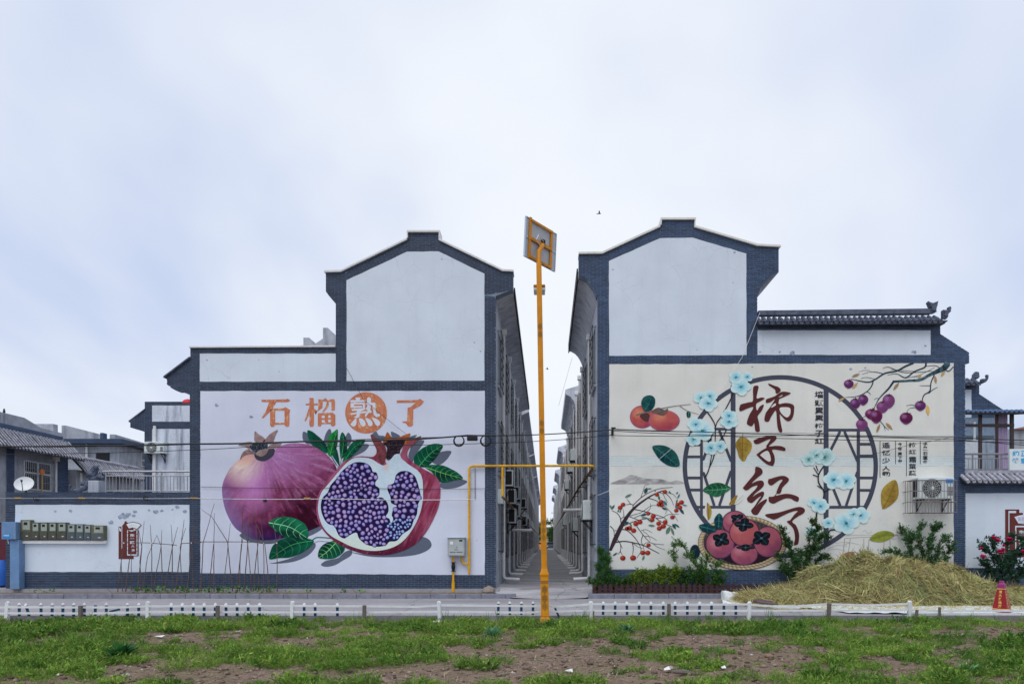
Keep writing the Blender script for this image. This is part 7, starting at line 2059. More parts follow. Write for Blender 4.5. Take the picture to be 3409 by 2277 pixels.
# arching shrub left of the basket
shrub('shrub', 'arching green shrub reaching over the mural left of the painted basket', (P(2330,0, YSH).x, YSH, .13),
      [([(2330,1955),(2325,1900),(2300,1850),(2270,1815),(2255,1800),(2245,1835),(2242,1865)], YSH),([(2340,1955),(2335,1910),(2318,1880),(2285,1850)], YSH),([(2345,1955),(2350,1900),(2355,1860),(2362,1848)], YSH - .05),([(2355,1955),(2370,1905),(2385,1880),(2400,1880)], YSH),([(2320,1955),(2310,1915),(2290,1890)], YSH - .1),([(2350,1955),(2345,1920),(2340,1890),(2330,1860)], YSH - .1),([(2360,1955),(2390,1920),(2410,1905)], YSH - .05)],3, S(44,86,44), S(108,152,70),.05,.025,170,.19)
shrub('shrub', 'tall dark pomegranate shrub right of the painted basket', (P(2660,0, YSH).x, YSH, .13),
      [([(2660,1950),(2645,1880),(2625,1820),(2608,1780),(2602,1750)], YSH),([(2660,1950),(2650,1880),(2632,1830),(2622,1800)], YSH),([(2665,1950),(2685,1860),(2696,1800),(2706,1735)], YSH - .05),([(2665,1950),(2690,1870),(2720,1810),(2740,1780),(2762,1790)], YSH),([(2665,1950),(2700,1890),(2740,1850),(2762,1860)], YSH),([(2655,1950),(2625,1890),(2600,1860),(2585,1850)], YSH),([(2650,1950),(2620,1910),(2595,1890)], YSH - .1),([(2660,1950),(2660,1900),(2664,1860),(2660,1835)], YSH - .12),([(2670,1950),(2690,1900),(2700,1850),(2724,1822)], YSH - .1),([(2660,1950),(2640,1900),(2640,1860),(2628,1840)], YSH - .1),([(2670,1950),(2690,1880),(2712,1790),(2722,1755)], YSH),([(2660,1950),(2670,1910),(2680,1870)], YSH - .2),([(2660,1950),(2640,1915),(2615,1880)], YSH - .2),([(2665,1950),(2700,1915),(2730,1890)], YSH - .2),([(2660,1950),(2655,1905),(2648,1870)], YSH - .25)],
      5, S(30,62,38), S(84,126,68),.052,.026,230,.18, flowers=(.05,.035,14, S(190,72,40)))
shrub('shrub', 'dark green shrub behind the straw below the caged air conditioner', (P(3080,0, YSH).x, YSH, .13),
      [([(3080,1950),(3070,1850),(3060,1790),(3067,1740)], YSH),([(3080,1950),(3090,1840),(3110,1770),(3120,1755)], YSH),([(3085,1950),(3110,1860),(3140,1800),(3150,1790)], YSH),([(3085,1950),(3125,1880),(3160,1835),(3172,1820)], YSH),([(3080,1950),(3050,1870),(3020,1800),(3000,1760)], YSH),([(3075,1950),(3030,1880),(2990,1840),(2950,1838)], YSH),([(3075,1950),(3040,1860),(3030,1800),(3040,1780)], YSH - .1),([(3085,1950),(3100,1880),(3100,1820),(3090,1790)], YSH - .1),([(3090,1950),(3130,1890),(3150,1860)], YSH - .1)],
      8, S(36,72,48), S(100,142,88),.055,.029,230,.21, flowers=(.02,.03,6, S(180,70,44)))
# rose bush
shrub('rose_bush', 'dark rose bush with bright pink blooms at the right edge', (P(3345,0,18.4).x, 18.4,.13),
      [([(3345,1955),(3330,1880),(3310,1820),(3306,1795)],18.4),([(3345,1955),(3320,1890),(3290,1840),(3262,1815)],18.4),([(3345,1955),(3350,1870),(3355,1810),(3362,1790)],18.4),([(3350,1955),(3370,1880),(3385,1830)],18.4),([(3350,1955),(3390,1890),(3405,1820),(3409,1790)],18.4),([(3340,1955),(3300,1900),(3270,1870)],18.35),([(3355,1955),(3400,1900),(3440,1860)],18.4),([(3345,1955),(3340,1890),(3330,1850)],18.3),([(3350,1955),(3365,1900),(3360,1860)],18.3),([(3340,1955),(3310,1920),(3285,1900)],18.3),([(3360,1955),(3390,1925),(3420,1900)],18.3)],
      12, S(28,60,48), S(66,106,80),.07,.045,110,.22, cat='rose bush')
rb2 = bpy.data.objects['rose_bush']
rs = np.random.default_rng(4)
for (x, y, r) in ((3308,1789,.07),(3323,1799,.075),(3361,1795,.08),(3273,1853,.09),(3333,1838,.10),(3340,1829,.07),(3408,1836,.07),(3267,1825,.05),(3342,1816,.05)):
    c = np.array(P(x, y, 17.85)); r *= 1.3; f = Leaves()
    for ring, (m, zz2, s2) in enumerate(((11,.1,1.0),(10,.6,.85),(8,1.2,.65),(8,-.4,.8))):
        an = np.linspace(0,6.28, m, endpoint=False) + ring; d = np.stack([np.cos(an), np.sin(an) * .6 - .35, np.full(m, zz2 * .6)],1); d /= np.linalg.norm(d, axis=1, keepdims=True)
        f.quads(np.tile(c, (m, 1)), d, np.tile([0,0,1.],(m, 1)) + d * .3, np.full(m, r * s2), np.full(m, r * 1.2 * s2), np.tile(S(226,20,104),(m, 1)) * rs.uniform(.75,1.1,(m, 1)))
    f.build('rose', rb2)

# hedge of low golden-green bushes behind the brown pickets, each its own plant
hx = [1985,2035,2075,2118,2160,2200,2235,2275,2330,2385]
hl = ['dark low bush beside the pine at the alley corner', 'dark green low bush at the left of the hedge', 'green low bush second along the hedge right of the pine', 'leafy low bush third along the hedge right of the pine', 'yellow-green bush in the middle of the hedge', 'bright yellow-green bush highest in the hedge middle', 'golden-green bush right of the hedge middle', 'green bush under the arching shrub', 'dark bush at the foot of the arching shrub', 'dark low bush at the right end of the hedge']
ht = [1915,1905,1905,1900,1880,1878,1882,1895,1890,1905]
for i, x in enumerate(hx):
    rs = np.random.default_rng(40 + i); YH = 18.5
    bright = 1 if 3 <= i <= 6 else 0
    br_ = []
    for k in range(7):
        tx = x + rs.uniform(-32,32); ty = ht[i] + abs(tx - x) * .6 + rs.uniform(0,22)
        br_.append(([(x, 1955),(x + (tx - x) * .5,1955 + (ty - 1955) * .5),(tx, ty)], YH))
    shrub('hedge_bush', hl[i],(P(x, 0, YH).x, YH, .13), br_, 60 + i, (S(56,96,30), S(36,72,36))[not bright],(S(150,170,56), S(80,124,52))[not bright],.05,.024,190,.18, cat='bush', group='hedge behind the brown pickets', depth=.12)
# pine sapling at the alley corner
pn = empty('pine_sapling', (P(2012,0,18.55).x, 18.55,.13), 'small young pine with long soft needles at the alley corner', 'pine')
rs = np.random.default_rng(9); pb = Vector((P(2012,0,18.55).x, 18.55,.13)); pt = P(2008,1840,18.55)
MB().tube([pb, pb.lerp(pt, .5) + Vector((.02,0,0)), pt],.022,6, r1=.006).build('trunk', M_bark, pn)
lv = Leaves(); tw = MB()
for k in range(46):
    t = rs.uniform(.22,1.0); p0 = pb.lerp(pt, t); an = rs.uniform(0,6.28); L = .42 * (1.05 - t * .55) * rs.uniform(.5,1)
    d = Vector((math.cos(an), math.sin(an) * .7,.45 + .8 * t)).normalized(); p1 = p0 + d * L; tw.tube([p0, p1],.006,4, r1=.003)
    m = 150; u = rs.uniform(.25,1,(m, 1)); c = np.array(p0) + np.array(d) * L * u; dd_ = np.array(d) * .8 + rdir(rs, m, .1) * .8; dd_ /= np.linalg.norm(dd_, axis=1, keepdims=True)
    lv.quads(c, dd_, rdir(rs, m), rs.uniform(.08,.14, m), np.full(m, .006), leafcol(rs, m, S(34,74,44), S(92,138,72),.6))
tw.build('branch', M_bark, pn, kind='stuff'); lv.build('needles', pn, kind='stuff')
# brown picket fence
M_brownw = mottled('dark_brown_wood', S(62,40,42),.3,20,.85, stretch=(3,3,.5))
bpf = empty('picket_fence', (P(2200,0,18.36).x, 18.36,.13), 'low dark brown wooden picket fence in front of the hedge', 'fence')
YP = 18.38
b0 = MB().prism([(-.045,0),(.045,0),(.045,.23),(0,.275),(-.045,.23)],-.01,.01).build('picket', M_brownw, bpf)
x = 1978; i = 0
while x < 2560:
    o = b0 if i == 0 else copy_obj(b0, bpf)
    o.location = (P(x, 0, YP).x, YP, .125 + random.uniform(-.01,.01)); o.rotation_euler = (0, random.uniform(-.04,.04),0); x += 18.6; i += 1
for z in (.19,.30): MB().box(P(1972,0, YP).x, P(2562,0, YP).x, YP + .0105, YP + .03, z, z + .035).build('rail', M_brownw, bpf)

# ================================================================== TARP, STRAW, CONE
def zstraw(x, y):
    """top of the straw heap above the road"""
    xs_ = [2440,2500,2566,2655,2678,2748,2810,2872,2926,3023,3050,3100,3178,3255,3294,3352,3409,3500,3640]
    ys_ = [1990,1965,1950,1940,1908,1880,1855,1832,1836,1850,1864,1890,1902,1914,1936,1944,1948,1960,2000]
    px = x * F / 17.1 + CX
    h = HCAM - (np.interp(px, xs_, ys_) - CY) * 17.1 / F
    h = np.clip(h * .9 - .1,0, None)
    v = (y - 17.1); v = np.where(v < 0, v / 1.35, v / 1.15)
    prof = np.clip(1 - np.abs(v) ** 2.1,0,1)
    edge = np.clip((px - 2425) / 60,0,1) * np.clip((3660 - px) / 80,0,1)
    lump = 1 + .55 * (fbm(x * 1.2 + 3, y * 1.4,4,2) - .5) + .6 * (fbm(x * 2.6, y * 2.8,8,2) - .5)
    return h * prof * edge * lump
M_tarp = mottled('white_tarp', S(196,198,210),.12,2,.6, stains=(S(160,140,124),.4))
n1, n2 = 120,44
xs = np.linspace(P(2405,0,16.6).x, 14.5, n1)
rows = []
for j in range(n2):
    v = j / (n2 - 1)
    yf = np.interp(xs, [xs[0], xs[0] + .7, xs[0] + 2.0,6,8,14.5],[16.55,15.7,14.9,14.35,14.15,14.1]); yb = np.interp(xs, [xs[0], xs[0] + .35, xs[0] + 1.4,14.5],[16.75,17.9,18.16,18.18])
    y = yf + (yb - yf) * v + .05 * np.sin(xs * 5 + v * 3) * (1 - abs(2 * v - 1))
    z = .012 + .03 * fbm(xs * 3, y * 3,4) * 1.0 + .02 * np.sin(xs * 9 + y * 7) ** 2
    e = np.clip(1 - (xs - xs[0]) / .25,0,1)
    z = z + e * .07 * np.sin(v * math.pi) + np.where((v > .78),(v - .78) * 1.1 * np.clip(1 - (xs - xs[0] - .2) / 1.3,0,1),0)
    rows.append(np.stack([xs, y, z],1))
V = np.concatenate(rows); idx = np.arange(n1 * n2).reshape(n2, n1)
Q = np.stack([idx[:-1, :-1].ravel(), idx[:-1,1:].ravel(), idx[1:, 1:].ravel(), idx[1:, :-1].ravel()],1)
tp = mesh_np('tarp', V, Q, M_tarp, smooth=True); setp(tp, 'crumpled white tarpaulin spread on the road under the straw', 'tarpaulin')
# straw: a dark core and tens of thousands of stalks, combed in clumps
rs = np.random.default_rng(2)
gx, gy = np.meshgrid(np.linspace(4.6,14.3,150), np.linspace(15.6,18.3,50)); zc2 = zstraw(gx.ravel(), gy.ravel()) - .05
V = np.stack([gx.ravel(), gy.ravel(), np.maximum(zc2,-.03)],1); idx = np.arange(gx.size).reshape(gx.shape)
Q = np.stack([idx[:-1, :-1].ravel(), idx[:-1,1:].ravel(), idx[1:, 1:].ravel(), idx[1:, :-1].ravel()],1)
heap = empty('straw_heap', (8,17,0), 'long heap of dry yellow-green straw on the road at right', 'straw heap')
mesh_np('core', V, Q, mottled('straw_core', S(70,62,42),.3,12,.95), parent=heap, smooth=True)
N = 62000
x = rs.uniform(4.55,14.2, N * 2); y = rs.uniform(15.7,18.0, N * 2); z = zstraw(x, y)
ok = z > .02; x, y, z = x[ok][:N], y[ok][:N], z[ok][:N]; N = len(x)
eps = .05
gxn = (zstraw(x + eps, y) - zstraw(x - eps, y)) / (2 * eps); gyn = (zstraw(x, y + eps) - zstraw(x, y - eps)) / (2 * eps)
ang = 6.28 * 1.3 * fbm(x * 1.1, y * 1.1 + z, 31,2) + rs.normal(0,.55, N)
d = np.stack([np.cos(ang), np.sin(ang) * .7, gxn * np.cos(ang) + gyn * np.sin(ang) * .7 + rs.normal(.12,.38, N)],1); d /= np.linalg.norm(d, axis=1, keepdims=True)
L = rs.uniform(.12,.42, N)[:, None]; W = rs.uniform(.004,.0085, N)[:, None]
nrm = np.stack([-gxn, -gyn, np.ones(N)],1); nrm /= np.linalg.norm(nrm, axis=1, keepdims=True)
side = np.cross(d, nrm + rs.normal(0,.5,(N, 3))); side /= np.maximum(np.linalg.norm(side, axis=1, keepdims=True),1e-6)
c = np.stack([x, y, z],1) + nrm * (rs.uniform(-.06,.035, N)[:, None])
bend = rs.normal(0,.085,(N, 3)); bend[:, 2] -= .02
p0 = c - d * L * .5; p1 = c + nrm * .02 + bend * .3; p2 = c + d * L * .5 + bend
V = np.stack([p0 - side * W, p0 + side * W, p1 - side * W, p1 + side * W, p2 - side * W * .5, p2 + side * W * .5],1).reshape(-1,3)
b_ = np.arange(N)[:, None] * 6
Q = np.concatenate([b_ + np.array([[0,1,3,2]]), b_ + np.array([[2,3,5,4]])])
t_ = rs.uniform(0,1,(N, 1)); pat = fbm(x * .8, y * .8 + z, 12)[:, None]
col = lerp(lerp(S(186,172,122), S(146,148,102), pat[:, 0] * 2.2 - .6), S(152,124,92),(t_[:, 0] > .72) * .8) * rs.uniform(.35,1.15,(N, 1))
SV, SQ, SCc = [V],[Q],[np.repeat(col, 6, axis=0)]
# bundles that lie on the heap, each combed one way, and loose stalks strewn round its foot
nb = 420; bx = rs.uniform(4.6,14.0, nb * 3); by = rs.uniform(15.75,17.9, nb * 3); bz = zstraw(bx, by); ok = bz > .04; bx, by, bz = bx[ok][:nb], by[ok][:nb], bz[ok][:nb]
m = 54; k = len(bx); e1 = (zstraw(bx + .08, by) - zstraw(bx - .08, by)) / .16; e2 = (zstraw(bx, by + .08) - zstraw(bx, by - .08)) / .16
ba = rs.uniform(0,6.28, k); lenb = rs.uniform(.22,.55, k); cb = lerp(S(190,178,126), S(150,156,100), rs.uniform(0,1, k)) * rs.uniform(.75,1.15,(k, 1))
cb[rs.uniform(0,1, k) > .78] *= np.array([.8,.68,.62])
def strands(c, an, sl, L, col, W0=.0075, lift=.0, fan=.3):
    N_ = len(c); d = np.stack([np.cos(an), np.sin(an), sl],1); d /= np.linalg.norm(d, axis=1, keepdims=True)
    side = np.cross(d, np.array([0,-.5,.86]) + rs.normal(0,.3,(N_, 3))); side /= np.maximum(np.linalg.norm(side, axis=1, keepdims=True),1e-6); w = W0 * rs.uniform(.5,1.1,(N_, 1)); L = L[:, None]
    sag = rs.normal(0,.06,(N_, 3)) * L * 2; sag[:, 2] = rs.uniform(-.02,.08, N_) + lift
    q0 = c - d * L * .5; q1 = c + sag * .6; q2 = c + d * L * .5 + sag * [1,1,-.3]
    Vn = np.stack([q0 - side * w, q0 + side * w, q1 - side * w, q1 + side * w, q2 - side * w * .4, q2 + side * w * .4],1).reshape(-1,3)
    o_ = sum(len(v_) for v_ in SV); b_ = np.arange(N_)[:, None] * 6 + o_
    SV.append(Vn); SQ.append(np.concatenate([b_ + np.array([[0,1,3,2]]), b_ + np.array([[2,3,5,4]])])); SCc.append(np.repeat(col, 6, axis=0))
an = np.repeat(ba, m) + rs.normal(0,.28, k * m); off = rs.normal(0,.07,(k * m, 3)); off[:, 2] = 0
cc_ = np.repeat(np.stack([bx, by, bz],1), m, axis=0) + off; cc_[:, 2] = zstraw(cc_[:, 0], cc_[:, 1]) + rs.uniform(0,.07, k * m)
strands(cc_, an, np.repeat(e1, m) * np.cos(an) + np.repeat(e2, m) * np.sin(an) + rs.normal(0,.12, k * m), np.repeat(lenb, m) * rs.uniform(.5,1.1, k * m), np.repeat(cb, m, axis=0) * rs.uniform(.55,1.15,(k * m, 1)))
n_l = 1500; lx = rs.uniform(4.3,14, n_l); ly = rs.uniform(14.6,16.1, n_l) + np.clip(5.2 - lx, 0,1) * 1.5; strands(np.stack([lx, ly, np.full(n_l, .045)],1), rs.uniform(0,6.28, n_l), rs.normal(0,.03, n_l), rs.uniform(.08,.3, n_l), lerp(S(176,160,112), S(150,140,100), rs.uniform(0,1, n_l)),.006)
mesh_np('straw', np.concatenate(SV), np.concatenate(SQ), M_straw, np.concatenate(SCc), heap, kind='stuff')
# rolled sack and broom on the tarp edge
o = MB().tube([P(2520,2003,15.2), P(2570,2008,15.2), P(2580,2009,15.2)],.025,7); o.build('broom_x', M_wood)
bo = bpy.data.objects['broom_x']; bo.name = 'broken_pole'; setp(bo, 'short broken wooden pole lying along the straw foot', 'pole')
sk = MB().bbox(P(2580,0,15.1).x, P(2660,0,15.1).x, 15.0,15.4,.03,.09,.03); setp(sk.build('folded_sack', M_vinyl, smooth=True), 'flat white folded sack at the foot of the straw', 'sack')
ms_ = MB().tube([P(2508,2000,15.5), P(2540,2003,15.5), P(2570,2004,15.5)],[.03,.05,.04],7); setp(ms_.build('rag', mottled('plum_cloth', S(96,64,84),.3,20,.9), smooth=True), 'rolled plum-coloured rag at the foot of the straw', 'rag')
# traffic cone: square advertising cone
YK = 14.35
kx = P(3335,0, YK).x
cone = empty('traffic_cone', (kx, YK, .03), 'red and purple square traffic cone with yellow lettering by the straw', 'cone')
M_cpur = plain('purple_plastic', S(128,44,96),.4); M_cred = plain('red_sleeve', S(130,20,30),.4); M_cgold = plain('gold_trim', S(222,170,84),.4)
kr = math.radians(40)
def ksq(mb, prof):
    vs = []; fs = []
    for w_, z in prof:
        for k in range(4):
            a = kr + k * math.pi / 2 + math.pi / 4; vs.append((kx + w_ * math.cos(a) * .7071, YK + w_ * math.sin(a) * .7071, z))
    for i in range(len(prof) - 1):
        for k in range(4): fs.append((i * 4 + k, i * 4 + (k + 1) % 4,(i + 1) * 4 + (k + 1) % 4,(i + 1) * 4 + k))
    fs += [(3,2,1,0), tuple(4 * (len(prof) - 1) + k for k in range(4))]; mb.add(vs, fs)
kz = lambda py: P(0, py, YK).z
b = MB(); ksq(b, [(.36,.045),(.36,.075),(.30,.085),(.265,.10)]); b.build('base', M_cpur, cone)
b = MB(); ksq(b, [(.265,.1001),(.255, kz(2018)),(.135, kz(1958))]); b.build('sleeve', M_cred, cone)
b = MB(); ksq(b, [(.132, kz(1958) + .0001),(.125, kz(1944)),(.08, kz(1940)),(.07, kz(1938.5)),(.07, kz(1934)),(.05, kz(1932.5))]); b.build('cap', M_cpur, cone)
b = MB(); ksq(b, [(.272,.102),(.268,.116)]); ksq(b, [(.14, kz(1960)),(.138, kz(1958))]); b.build('gold_band', M_cgold, cone)
# lettering on its two visible faces
def cone_text(face_a, txts, u0, vert=True):
    n2_ = Vector((math.cos(face_a), math.sin(face_a),0)); tx = Vector((-math.sin(face_a), math.cos(face_a),0))
    if tx.x < 0: tx = -tx
    zt_, zb2 = kz(1963),.135
    for ci, (uo, s_) in enumerate(txts):
        for i, ch_ in enumerate(s_):
            v0 = zt_ + (zb2 - zt_) * (i + .08) / len(s_); v1 = zt_ + (zb2 - zt_) * (i + .9) / len(s_)
            def wid(z): return .255 + (.135 - .255) * (z - kz(2018)) / (kz(1958) - kz(2018))
            h = abs(v1 - v0)
            A, gf = glyph_mesh(ch_, .015)
            mb = MB(); wch = min(h, .05) if len(txts) > 1 else min(h, .075)
            for (a_, b__) in A:
                z = v1 + (v0 - v1) * b__; w2_ = wid(z); mb.v.append(tuple(Vector((kx, YK, z)) + n2_ * (w2_ / 2 + .004) + tx * (uo * w2_ + (a_ - .5) * wch)))
            mb.f = list(gf); mb.build('lettering', M_cgold, cone, kind='stuff')
fa = [kr + k * math.pi / 2 for k in range(4)]
vis = sorted([a for a in fa if math.sin(a) < -.2], key=lambda a: math.cos(a))
cone_text(vis[0],[(0, '潜水艇地漏')],0); cone_text(vis[1],[(-.22, '防臭地漏就选'),(.2, '4000939066')],0)

# ================================================================== WEEDS AND GRASS ON THE FIELD
rs = np.random.default_rng(77)
def px_of(x, y, z=-.1): return CX + F * x / y, CY + F * (HCAM - z) / y
bare = [(850,2245,330,30),(1900,2215,420,60),(2700,2210,280,45),(1480,2255,250,30),(2350,2140,260,26),(560,2130,120,26),(1000,2135,130,22),(1230,2100,140,14),(3330,2110,110,20),(2200,2260,200,30),(450,2255,240,22),(1680,2180,160,22),(3000,2250,200,20),(2480,2075,140,8),(60,2075,110,14),(1700,2110,90,12)]
lush = [(120,2190,240,50),(800,2080,500,20),(1650,2085,260,40),(1300,2170,200,40),(2600,2110,260,40),(2900,2190,200,45),(350,2100,330,36),(1800,2100,220,24),(2150,2090,180,24),(250,2250,140,24),(2750,2255,160,20),(2130,2250,90,20),(3350,2200,140,60),(2450,2200,100,14),(1000,2200,120,24),(3150,2065,260,14)]
def density(x, y):
    px, py = px_of(x, y)
    v = .75 + 1.2 * (fbm(x * 1.1 + 4, y * 1.4,3,3) - .5) + 1.3 * (fbm(x * 3.4, y * 4.2,23,2) - .5)
    for (a, b_, r1_, r2_) in bare: v = v - .68 * np.exp(-(((px - a) / r1_) ** 2 + ((py - b_) / r2_) ** 2) * 1.3)
    for (a, b_, r1_, r2_) in lush: v = v + .42 * np.exp(-(((px - a) / r1_) ** 2 + ((py - b_) / r2_) ** 2) * 1.3)
    return v
def sample(n, thr, soft=.25):
    y = rs.uniform(7.2,13.85, n); x = rs.uniform(-1,1, n) * (y * .92) + y * -.02
    dn = density(x, y); ok = rs.uniform(0,1, n) < np.clip((dn - thr) / soft, 0,1)
    return x[ok], y[ok], dn[ok]
W = Leaves()
# feathery weeds: separate clumps of fine fronds, every clump with its own size, height and green
cx0, cy0, dn = sample(6200,.42,.5); k = len(cx0)
R_ = (.035 + .16 * rs.uniform(0,1, k) ** 1.8) * np.clip(.5 + .5 * dn, .45,1.3); H_ = R_ * rs.uniform(.45,.95, k) + .015
hue = np.clip(rs.normal(.5,.22, k) + .8 * (fbm(cx0 * .7, cy0 * .7,15) - .5),0,1); kind_ = rs.uniform(0,1, k)
for f in range(46):
    r = R_ * np.sqrt(rs.uniform(0,1, k)) * .75; an = rs.uniform(0,6.28, k)
    x = cx0 + r * np.cos(an); y = cy0 + r * np.sin(an)
    base = np.stack([x, y, gz(x, y) - .008],1)
    lean = .25 + .9 * r / np.maximum(R_, 1e-3); an2 = an + rs.normal(0,.5, k)
    d = np.stack([np.cos(an2) * lean, np.sin(an2) * lean, rs.uniform(.5,1.1, k)],1); d /= np.linalg.norm(d, axis=1, keepdims=True)
    Ls = H_ * rs.uniform(.6,1.25, k)
    col = lerp(lerp(S(54,100,30), S(138,166,72), hue + rs.normal(0,.12, k)), S(150,150,84),(rs.uniform(0,1, k) > .93) * .7) * rs.uniform(.6,1.12,(k, 1))
    W.quads(base, d, rdir(rs, k, .2), Ls, Ls * np.where(kind_ > .8,.16,.05), col)
    tip = base + d * (Ls * .5)[:, None]
    for g_ in range(3):
        d2 = d * .5 + rdir(rs, k, .15) * .75; d2 /= np.linalg.norm(d2, axis=1, keepdims=True)
        W.quads(tip + d * (Ls * .17 * g_)[:, None], d2, rdir(rs, k, .6), Ls * rs.uniform(.25,.5, k), Ls * np.where(kind_ > .8,.16,.075), col * rs.uniform(.85,1.15,(k, 1)))
# low sprouts between them
x, y, dn = sample(7000,.2,.8); k = len(x)
for f in range(5):
    base = np.stack([x, y, gz(x, y) - .004],1) + rs.normal(0,.02,(k, 3)) * [1,1,0]; W.quads(base, rdir(rs, k, .8), rdir(rs, k, .5), rs.uniform(.02,.05, k), rs.uniform(.006,.014, k), leafcol(rs, k, S(60,108,36), S(126,156,70),.6))
W.build('weeds', kind='stuff'); setp(bpy.data.objects['weeds'], 'feathery green weeds spread in patches over the bare field', 'weeds', kind='stuff')
# blades of grass, taller beside the fence and in tufts
W = Leaves()
def tufts(n, thr, hmin, hmax, per, xr=None):
    x, y, dn = sample(n, thr, .3)
    if xr is not None:
        px, _ = px_of(x, y); ok = (px > xr[0]) & (px < xr[1]) & (y > xr[2]) & (y < xr[3]); x, y = x[ok], y[ok]
    k = len(x); base = np.stack([x, y, gz(x, y) - .01],1)
    for f in range(per):
        d = rdir(rs, k) * .38 + np.array([0,0,1.]); d /= np.linalg.norm(d, axis=1, keepdims=True); off = rs.normal(0,.03,(k, 3)); off[:, 2] = 0
        H = rs.uniform(hmin, hmax, k); W.quads(base + off, d, rdir(rs, k), H, rs.uniform(.006,.011, k), leafcol(rs, k, S(48,104,34), S(116,156,74),.6))
tufts(700,.45,.05,.17,7)
tufts(800,.25,.12,.28,8,(2450,3409,11,13.85)); tufts(500,.1,.14,.30,8,(1700,2500,12.2,13.85)); tufts(300,.2,.06,.16,7,(0,3409,13.3,13.85)); tufts(160,-.2,.15,.26,12,(2000,2450,9,11))
# single tall stems at the fence
for (px_, h) in ((1480,.3),(1620,.22),(1660,.34),(1930,.36),(1945,.28),(2230,.2),(2350,.2),(2560,.34),(2570,.3),(2580,.25),(2740,.22),(2900,.2),(1180,.24),(930,.2),(2700,.2),(3320,.24),(3080,.2)):
    for j in range(4):
        c = np.array([[P(px_, 0,13.75).x + rs.normal(0,.03),13.75,-.1]]); d = np.array([[rs.normal(0,.25), rs.normal(0,.1),1.]]); d /= np.linalg.norm(d); W.quads(c, d, np.array([[0,1., .1]]),[h * rs.uniform(.7,1.2)],[.010], leafcol(rs, 1, S(52,96,50), S(96,136,70)))
W.build('grass', kind='stuff'); setp(bpy.data.objects['grass'], 'thin green grass blades in tufts on the field and fence foot', 'grass', kind='stuff')
# dead stalks and clods
n = 5200; y = rs.uniform(7.2,13.7, n); x = rs.uniform(-1,1, n) * y * .84 - y * .05; dn = density(x, y); ok = dn < rs.uniform(.15,.8, n); x, y = x[ok], y[ok]; k = len(x)
W = Leaves(); an = rs.uniform(0,6.28, k); d = np.stack([np.cos(an), np.sin(an), rs.normal(.08,.15, k)],1); d /= np.linalg.norm(d, axis=1, keepdims=True)
W.quads(np.stack([x, y, gz(x, y) + .006],1), d, np.tile([0,0,1.],(k, 1)) + rdir(rs, k) * .3, rs.uniform(.05,.22, k), rs.uniform(.005,.010, k), leafcol(rs, k, S(132,112,88), S(176,158,132),.6))
W.build('dry_stalks', mat=M_straw, kind='stuff'); setp(bpy.data.objects['dry_stalks'], 'scattered dry stalks and chaff on the bare soil', 'stalks', kind='stuff')
def pebbles(n, rmin, rmax, name, mat, colr, label, bias):
    y = rs.uniform(7.2,13.6, n); x = rs.uniform(-1,1, n) * y * .84 - y * .05; ok = density(x, y) < bias; x, y = x[ok], y[ok]; k = len(x)
    t = np.array([[0,0,1.],[.9,.1,.1],[.2,.9,.0],[-.8,.5,.1],[-.6,-.7,.05],[.4,-.85,.1],[0,0,-.4]])
    fc = np.array([[0,1,2],[0,2,3],[0,3,4],[0,4,5],[0,5,1],[6,2,1],[6,3,2],[6,4,3],[6,5,4],[6,1,5]])
    r = rmin + (rmax - rmin) * rs.uniform(0,1, k) ** 2.5
    V = t[None] * (r[:, None, None] * rs.uniform(.7,1.3,(k, 1,3))) * np.array([1.1,.9,.65]) + rs.normal(0,.12,(k, 7,3)) * r[:, None, None]
    a = rs.uniform(0,6.28, k); ca, sa = np.cos(a)[:, None], np.sin(a)[:, None]
    V = np.stack([V[:, :, 0] * ca - V[:, :, 1] * sa, V[:, :, 0] * sa + V[:, :, 1] * ca, V[:, :, 2]],2) + np.stack([x, y, gz(x, y) + r * .1],1)[:, None]
    Q = (np.arange(k) * 7)[:, None, None] + fc[None]
    o = mesh_np(name, V.reshape(-1,3), Q.reshape(-1,3), mat, np.repeat(leafcol(rs, k, *colr, .7),7, axis=0), kind='stuff'); setp(o, label, 'soil', kind='stuff')
M_clod = vcol_mat('clod', .95,.35,40)
pebbles(9000,.008,.05, 'soil_clods', M_clod, (S(88,72,64), S(142,122,110)), 'crumbly brown clods lying over the bare soil', .75)
pebbles(900,.006,.03, 'pebbles', M_clod, (S(150,140,134), S(206,200,200)), 'pale pebbles and rubble chips scattered on soil', .6)
# larger stones and litter, one by one
def stone(px, py, r, col, label, seed, name='stone', cat='stone', flat=.6, zb=None, Y=None):
    rr = np.random.default_rng(seed); Yg = Y if Y else F * 1.6 / (py - CY); c = P(px, 0, Yg); bm = bmesh.new(); bmesh.ops.create_icosphere(bm, subdivisions=2, radius=1)
    z0 = zb if zb is not None else float(gz(np.array([c.x]), np.array([Yg]))[0])
    for v in bm.verts:
        k_ = 1 + .35 * (vnoise(np.array([v.co.x * 1.7 + seed]), np.array([v.co.y * 1.7 + v.co.z * 2.1]), seed)[0] - .5)
        v.co = Vector((v.co.x * r * k_ * 1.15 + c.x, v.co.y * r * k_ + Yg, v.co.z * r * k_ * flat + z0 + r * flat * .45))
    mb = MB(); bm.verts.index_update(); mb.add([v.co for v in bm.verts],[[v.index for v in f.verts] for f in bm.faces]); bm.free()
    o = mb.build(name, mottled('stone_' + str(seed), col, .3,20,.9, bumpd=.004)); setp(o, label, cat)
stone(1820,2258,.065, S(136,112,96), 'pale brown stone in the bare soil at bottom centre', 1)
stone(2560,2190,.06, S(128,104,88), 'brown stone on the soil at right below the straw', 2)
stone(272,2178,.05, S(140,132,130), 'grey stone among weeds at lower left', 3)
stone(420,2248,.05, S(140,134,132), 'pale grey stone at the bottom left', 4)
